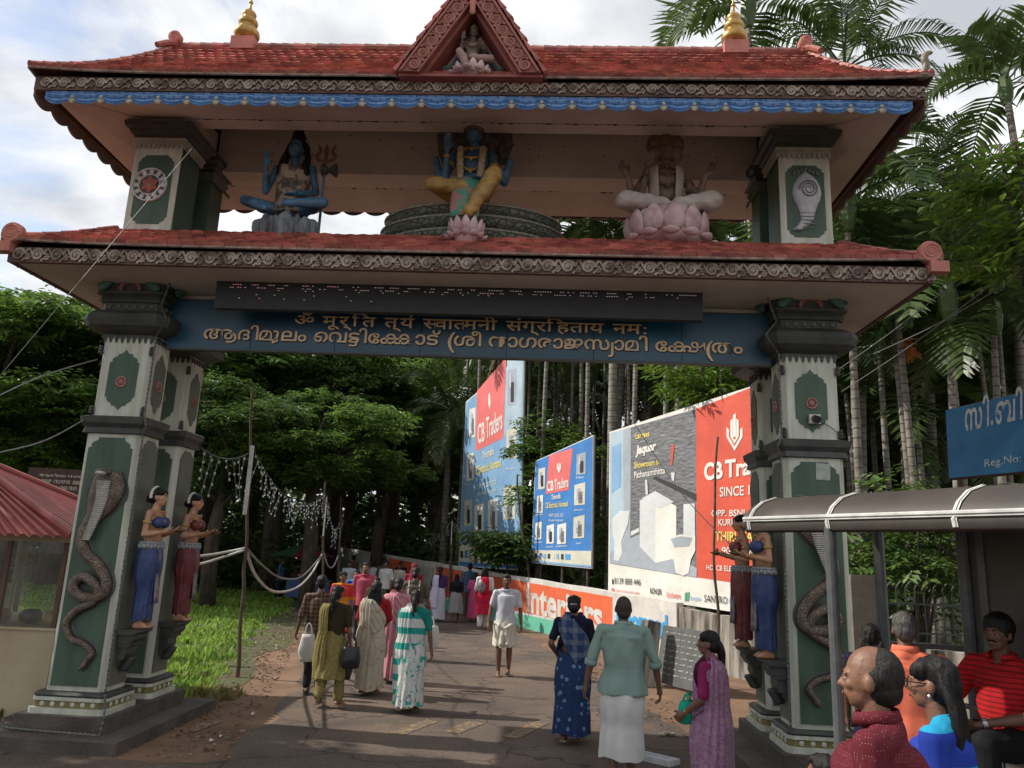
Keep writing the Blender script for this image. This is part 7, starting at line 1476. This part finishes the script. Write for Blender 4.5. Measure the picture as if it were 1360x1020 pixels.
# red roofed stall on the left
ST = empty('market_stall', (-6.6, 10.2, 0), 0, 'small glazed stall with a red corrugated hip roof and cream lower walls', 'stall')
def t(x, y, z): return V((x + 6.6, y - 10.2, z))
CRW = mat('stall_cream', (.50, .43, .29), .75, scale=1.4, c2=(.38, .30, .19), bump=.2); RED_ = mat('corrugated_red', (.36, .085, .075), .5, scale=2, c2=(.25, .06, .055)); WOOD = mat('stall_wood', (.13, .075, .05), .7, scale=6)
x0, x1, y0, y1 = -8.6, -5.28, 9.42, 11.2
mb = MB(); mb.box(t(x0, y0, 0), t(x1, y1, .96)); mb.build('lower_wall', CRW, ST)
mb = MB(); mb.box(t(x0 - .02, y0 - .03, .962), t(x1 + .03, y1 + .02, .99)); mb.box(t(x0, y0, 1.98), t(x1, y1, 2.06)); mb.build('frame', CRW, ST)
for x in (x0 + .02, -6.9, -6.02, x1 - .06):
    for y in (y0, y1 - .05): mb = MB(); mb.box(t(x, y, .99), t(x + .05, y + .05, 1.98)); mb.build('mullion', WOOD, ST)
gm2 = bpy.data.materials.new('stall_glass'); gm2.use_nodes = True; nn = gm2.node_tree.nodes; ll = gm2.node_tree.links; nn.clear(); oo = nn.new('ShaderNodeOutputMaterial'); g1 = nn.new('ShaderNodeBsdfGlossy'); g1.inputs['Roughness'].default_value = .03; g2 = nn.new('ShaderNodeBsdfTransparent'); g2.inputs[0].default_value = (.80, .84, .80, 1); mx = nn.new('ShaderNodeMixShader'); fr_ = nn.new('ShaderNodeFresnel'); fr_.inputs[0].default_value = 1.5; dn = nn.new('ShaderNodeBsdfDiffuse'); dn.inputs[0].default_value = (.5, .5, .45, 1); m2 = nn.new('ShaderNodeMixShader'); nz = nn.new('ShaderNodeTexNoise'); nz.inputs['Scale'].default_value = 2.5
ll.new(fr_.outputs[0], mx.inputs[0]); ll.new(g2.outputs[0], mx.inputs[1]); ll.new(g1.outputs[0], mx.inputs[2]); ll.new(mth('MULTIPLY', nz.outputs[0], .30, gm2.node_tree), m2.inputs[0]); ll.new(mx.outputs[0], m2.inputs[1]); ll.new(dn.outputs[0], m2.inputs[2]); ll.new(m2.outputs[0], oo.inputs[0])
for xa, xb in ((x0 + .07, -6.9), (-6.85, -6.02), (-5.97, x1 - .06)): mb = MB(); mb.quad(t(xa, y0 + .02, .99), t(xb, y0 + .02, .99), t(xb, y0 + .02, 1.98), t(xa, y0 + .02, 1.98)); mb.build('window', gm2, ST)
mb = MB(); mb.quad(t(x1 - .02, y0 + .05, .99), t(x1 - .02, y1 - .05, .99), t(x1 - .02, y1 - .05, 1.98), t(x1 - .02, y0 + .05, 1.98)); mb.build('window', gm2, ST)
pk = V((-7.30, 10.1, 3.08)); e = [V((x0 - .3, y0 - .45, 2.05)), V((x1 + .28, y0 - .45, 2.05)), V((x1 + .28, y1 + .4, 2.05)), V((x0 - .3, y1 + .4, 2.05))]; pk2 = pk + V((-.5, 0, 0)); SO = V((-6.6, 10.2, 0))
def corrug(a, b, c, d, name):     # a->b eave, d->c top
    n = int((b - a).length / .035); nr = (b - a).cross(d - a).normalized(); nr = nr if nr.z > 0 else -nr; mb = MB(); rows = []
    for i in range(n + 1):
        u = i / n; h = .018 * (1 if (i // 2) % 2 else -1) * (1); p, q = a + (b - a) * u, d + (c - d) * u; sh = (q - p)
        rows.append([p + nr * h - SO, p + sh * .5 + nr * h - SO, q + nr * h * .4 - SO])
    mb.rings(rows, False, False); o = mb.build(name, RED_, ST, False, False); o.modifiers.new('t', 'SOLIDIFY').thickness = .006; return o
corrug(e[0], e[1], pk, pk2, 'roof'); corrug(e[1], e[2], pk, pk, 'roof'); corrug(e[2], e[3], pk2, pk, 'roof'); corrug(e[3], e[0], pk2, pk2, 'roof')
for a, b_ in ((e[1], pk), (e[0], pk2), (e[2], pk), (pk, pk2)): mb = MB(); mb.tube([a - SO + V((0, 0, .03)), b_ - SO + V((0, 0, .03))], .05, 8); mb.build('ridge_cap', RED_, ST)
R = random.Random(4)
for k in range(9):
    mb = MB(); rr_ = R.uniform(.07, .14); mb.lathe([(.3 * rr_, 0), (rr_, .3 * rr_), (rr_ * 1.05, .9 * rr_), (rr_ * .7, 1.3 * rr_), (.5 * rr_, 1.35 * rr_)], 14); o = mb.build('jar', mat('jar_%d' % (k % 3), ((.32, .05, .04), (.05, .05, .06), (.40, .30, .10))[k % 3], .35), None, True); o.location = (x0 + .4 + .34 * k, y0 + .28 + .1 * (k % 2), .99); tag(o, ('red', 'black', 'yellow')[k % 3] + ' round jar on the counter inside the glazed stall', 'jar', ('red', 'black', 'yellow')[k % 3] + ' jars inside the stall')
# cctv camera and paper on the right pillar
CM = empty('security_camera', tuple(G(3.87, -.03, 3.62)), -RD(2.9), 'small white security camera fixed on the right front pillar', 'camera'); mb = MB(); mb.box((-.06, -.03, -.05), (.06, .0, .05)); mb.build('back_box', mat('cctv_white', (.58, .55, .48), .5), CM)
mb = MB(); mb.tube([V((0, -.03, 0)), V((0, -.10, -.02))], .042, 14); mb.build('lens_hood', mat('cctv_dark', (.02, .02, .02), .3), CM)
CB_ = MB(); CB_.tube(smooth_path([G(3.93, -.02, 3.60), G(4.03, -.02, 3.55), G(4.12, -.02, 3.48), G(4.195, -.03, 3.44)], 5), .005, 5); CB_.build('cable', DRK).matrix_world = M.Identity(4); o = bpy.data.objects['cable']; o.parent = CM; o.matrix_parent_inverse = (M.Translation(CM.location) @ M.Rotation(-RD(2.9), 4, 'Z')).inverted()
mb = MB(); mb.box((-.075, -.004, -.09), (.075, 0, .085)); o = mb.build('pasted_notice', mat('old_paper', (.42, .45, .42), .8, scale=14, c2=(.25, .29, .26))); o.location = G(3.94, -.018, 3.06); o.rotation_euler = (0, RD(2), -RD(2.9)); tag(o, 'small torn paper pasted on the right front pillar panel', 'paper')
# leaning sticks and lamp posts with light strings
POLEW = mat('stick_wood', (.13, .095, .07), .9, scale=9, c2=(.06, .042, .03)); TUBE = mat('tube_light', (.60, .62, .64), .4)
def stick(pts, r0, lab, tube=None, n=8):
    a = V(pts[0]); r = empty('wooden_pole', tuple(a), 0, lab, 'pole'); P = smooth_path([V(q) - a for q in pts], 5); mb = MB(); mb.tube([q + V((.012 * sin(i * 1.3), 0, 0)) for i, q in enumerate(P)], [r0 * (1 - .45 * i / len(P)) for i in range(len(P))], n); mb.build('shaft', POLEW, r)
    if tube: mb = MB(); mb.box(tuple(V(tube[0]) - a + V((-.035, -.05, 0))), tuple(V(tube[1]) - a + V((.035, -.02, 0)))); mb.build('tube_light', TUBE, r)
    return r
Yp = 12.6; stick([on_ground(315, 900), at(322, 800, Yp), at(326, 735, Yp), at(331, 640, Yp), at(335, 515, Yp)], .035, 'tall wooden pole with a white tube light standing on the lawn edge', (at(331, 684, Yp), at(331, 592, Yp)))
Yq = 21; stick([at(428, 790, Yq), at(430, 700, Yq), at(432, 640, Yq)], .04, 'second pole with a tube light, farther along the lawn', (at(432, 712, Yq), at(432, 660, Yq)))
Yr = 25; stick([at(449, 800, Yr), at(451, 720, Yr), at(453, 660, Yr)], .04, 'third pole with a tube light, beside the second one', (at(453, 716, Yr), at(453, 684, Yr)))
stick([on_ground(952, 915), at(954, 830, 13.6), at(948, 720, 13.55), at(953, 580, 13.5)], .032, 'thin dark stick standing in front of the wide billboard'); q = on_ground(708, 832)
stick([q, at(703, 770, q.y), at(690, 680, q.y), at(687, 630, q.y)], .045, 'crooked stick standing against the painted wall by the shrub')
stick([at(598, 800, 27), at(599, 740, 27), at(600, 690, 27)], .05, 'pole beside the lane wall with a short tube light', (at(600, 723, 27), at(600, 692, 27)))
def cable(name, pts, r, m, lab, cat='cable', group=None):
    mb = MB(); P = smooth_path([V(q) for q in pts], 8); c = P[0].copy(); mb.tube([q - c for q in P], r, 6); o = mb.build(name, m, None, True); o.location = c; return tag(o, lab, cat, group)
PIPE = mat('pale_hose', (.50, .49, .45), .5)
cable('hose', [G(-3.5, 1.2, 1.75), at(270, 748, 12.2), at(327, 730, Yp)], .020, PIPE, 'pale hose from the left pillar to the first pole', 'hose')
cable('hose', [G(-3.5, 1.3, 1.85), at(285, 736, 12.3), at(327, 728, Yp)], .020, PIPE, 'upper pale hose running beside the other one to the first pole', 'hose')
cable('hose', [at(327, 730, Yp), at(340, 765, 13.5), at(365, 786, 15.5), at(395, 780, 18), at(415, 760, 20), at(428, 735, Yq)], .024, PIPE, 'white hose sagging between the first and second poles', 'hose')
cable('hose', [at(329, 730, Yp), at(350, 752, 14), at(375, 768, 16.5), at(402, 765, 19), at(428, 737, Yq)], .020, mat('grey_hose', (.17, .17, .16), .6), 'grey hose sagging above the white one', 'hose')
cable('hose', [at(430, 735, Yq), at(436, 752, 22.5), at(443, 752, 24), at(449, 738, Yr)], .022, PIPE, 'white hose between the second and third poles', 'hose')
def icicles(a, b, sag, n, drop, lab, seed):
    R = random.Random(seed); r = empty('light_string', tuple(a), 0, lab, 'string light'); mb = MB(); P = [(b - a) * t_ - V((0, 0, sag * 4 * t_ * (1 - t_))) for t_ in np.linspace(0, 1, 24)]; mb.tube(P, .010, 5); bl = MB()
    for k in range(n):
        t_ = (k + .5) / n; p = (b - a) * t_ - V((0, 0, sag * 4 * t_ * (1 - t_))); d = drop * R.uniform(.4, 1); q = p + V((R.uniform(-.15, .15), R.uniform(-.1, .1), -d)); mb.tube([p, q], .006, 4)
        for j in range(4): c = p + (q - p) * (.12 + .29 * j); bl.ell(c + V((R.uniform(-.02, .02), 0, 0)), (.014, .014, .022), 6, 5)
    mb.build('wire', DRK, r); bl.build('bulb', mat('bulb_white', (.50, .54, .57), .3), r)
icicles(at(338, 600, Yp), at(432, 655, Yq), .55, 34, .62, 'string of white icicle lights sagging between the first and second poles', 1)
icicles(at(434, 658, Yq), at(453, 690, Yr), .55, 16, .6, 'short string of white lights between the second and third poles', 2)
icicles(G(-3.5, 1.4, 3.25), at(330, 602, Yp), .12, 7, .7, 'string of white lights from the left pillar to the first pole', 3)
icicles(at(600, 692, 27), at(560, 712, 36), .3, 14, .35, 'dim string of lights at the far end of the lane wall', 4)
icicles(at(600, 692, 27), at(660, 700, 24.5), .35, 14, .3, 'dim string of lights hanging before the tallest billboard', 5)
WIRE = mat('wire_grey', (.20, .20, .20), .5); WIRD = mat('wire_black', (.02, .02, .02), .6)
for k, (a, b_) in enumerate((((1102, 470), (1330, 268)), ((1112, 492), (1345, 310)), ((1118, 520), (1362, 342)), ((1160, 470), (1362, 362)))):
    cable('overhead_wire', [at(*a, 11.5), (at(*a, 11.5) + at(*b_, 8.0)) / 2 - V((0, 0, .06)), at(*b_, 8.0)], .006, WIRE, ('topmost', 'second', 'third', 'lowest')[k] + ' of the overhead wires rising to the right of the gate', 'wire')
cable('overhead_wire', [at(-5, 505, 6.6), at(255, 197, 7.35)], .0035, WIRE, 'wire crossing the left end of the lower roof up to the column', 'wire')
cable('overhead_wire', [at(-5, 527, 7.0), at(60, 498, 7.4), G(-4.17, -.02, 4.05)], .007, WIRE, 'upper guy wire running left from the left pillar', 'wire')
cable('overhead_wire', [at(-5, 602, 7.0), at(60, 585, 7.4), G(-4.19, -.02, 3.36)], .007, WIRE, 'lower guy wire running left from the left pillar', 'wire')
cable('overhead_wire', [at(842, 562, 14), at(905, 655, 13), at(992, 745, 9.2)], .007, WIRD, 'black wire slanting across the wide billboard', 'wire')
# umbrella and table of the far vendor
q = at(402, 735, 30); UM = empty('market_umbrella', (q.x, 30, 0), 0, 'green and red market umbrella over a blue table under the trees', 'umbrella'); mb = MB()
for k in range(8):
    a, b_ = 2 * pi * k / 8, 2 * pi * (k + 1) / 8; mb.add([V((0, 0, q.z + .35)), V((1.25 * cos(a), 1.25 * sin(a), q.z - .12)), V((1.25 * cos((a + b_) / 2) * .97, 1.25 * sin((a + b_) / 2) * .97, q.z - .08)), V((1.25 * cos(b_), 1.25 * sin(b_), q.z - .12))], [(0, 1, 2), (0, 2, 3)], 1 if k in (6, 7, 2) else 0)
o = mb.build('canopy', [mat('umbrella_green', (.04, .13, .075), .6), mat('umbrella_red', (.30, .025, .03), .6)], UM); o.modifiers.new('t', 'SOLIDIFY').thickness = .008; mb = MB(); mb.tube([V((0, 0, 0)), V((0, 0, q.z + .4))], .025, 8); mb.build('pole', STEEL, UM)
TB = empty('vendor_table', (q.x + .6, 29.2, 0), 0, 'blue vendor table beneath the green and red umbrella', 'table'); mb = MB(); mb.box((-.8, -.3, .72), (.8, .3, .77)); mb.box((-.8, -.3, .12), (.8, -.28, .72)); mb.build('tabletop', mat('table_blue', (.045, .085, .24), .6), TB)
for xx in (-.75, .71): mb = MB(); mb.box((xx, .22, 0), (xx + .04, .26, .72)); mb.build('leg', STEEL, TB)
p = Pose(curl=.7); r = person(q.x - .55, 29.3, 1.5, 90, 'vendor in a blue shirt beside the far umbrella', p); o, c, R_ = body(r, p, SKIN['dark'], .015); hair_short(r, c, R_, vox=.014); shirt(r, p, C_BCH, 1, .8, loose=.03); skirt(r, p, C_NAVY, .1, 1.0)
# crumpled litter near the slate, painted kerb stone
mb = MB(); R = random.Random(2)
for k in range(6): mb.ell((R.uniform(-.08, .08), R.uniform(-.05, .05), .02 + .02 * R.random()), (.05, .035, .015), 6, 4, rot=M.Rotation(R.uniform(-1, 1), 3, 'X'))
o = fuse(mb, 'paper_litter', mat('litter_cream', (.60, .52, .38), .8), None, .009, 1, (.02, 30, 30)); o.location = on_ground(884, 978); tag(o, 'crumpled cream paper on the ground right of the green shirt', 'litter')
mb = MB(); mb.rings([[V((x, y, z)) for x, y in ((-.22, -.09), (.20, -.10), (.23, .08), (-.20, .10))] for z in (0, .06)]); o = mb.build('painted_stone', mat('stone_white_paint', (.55, .55, .54), .8, scale=6, c2=(.25, .30, .36))); o.location = on_ground(872, 1012); o.rotation_euler = (0, 0, RD(-38)); tag(o, 'white painted kerb stone at the bottom right of the lane', 'kerb stone')
# unseen tree added outside the view on the left to shade the road mouth
tree(-13.2, 5.7, 8.4, .95, 1.1, 'unseen spreading tree added on the left to shade the road mouth', None, 1)
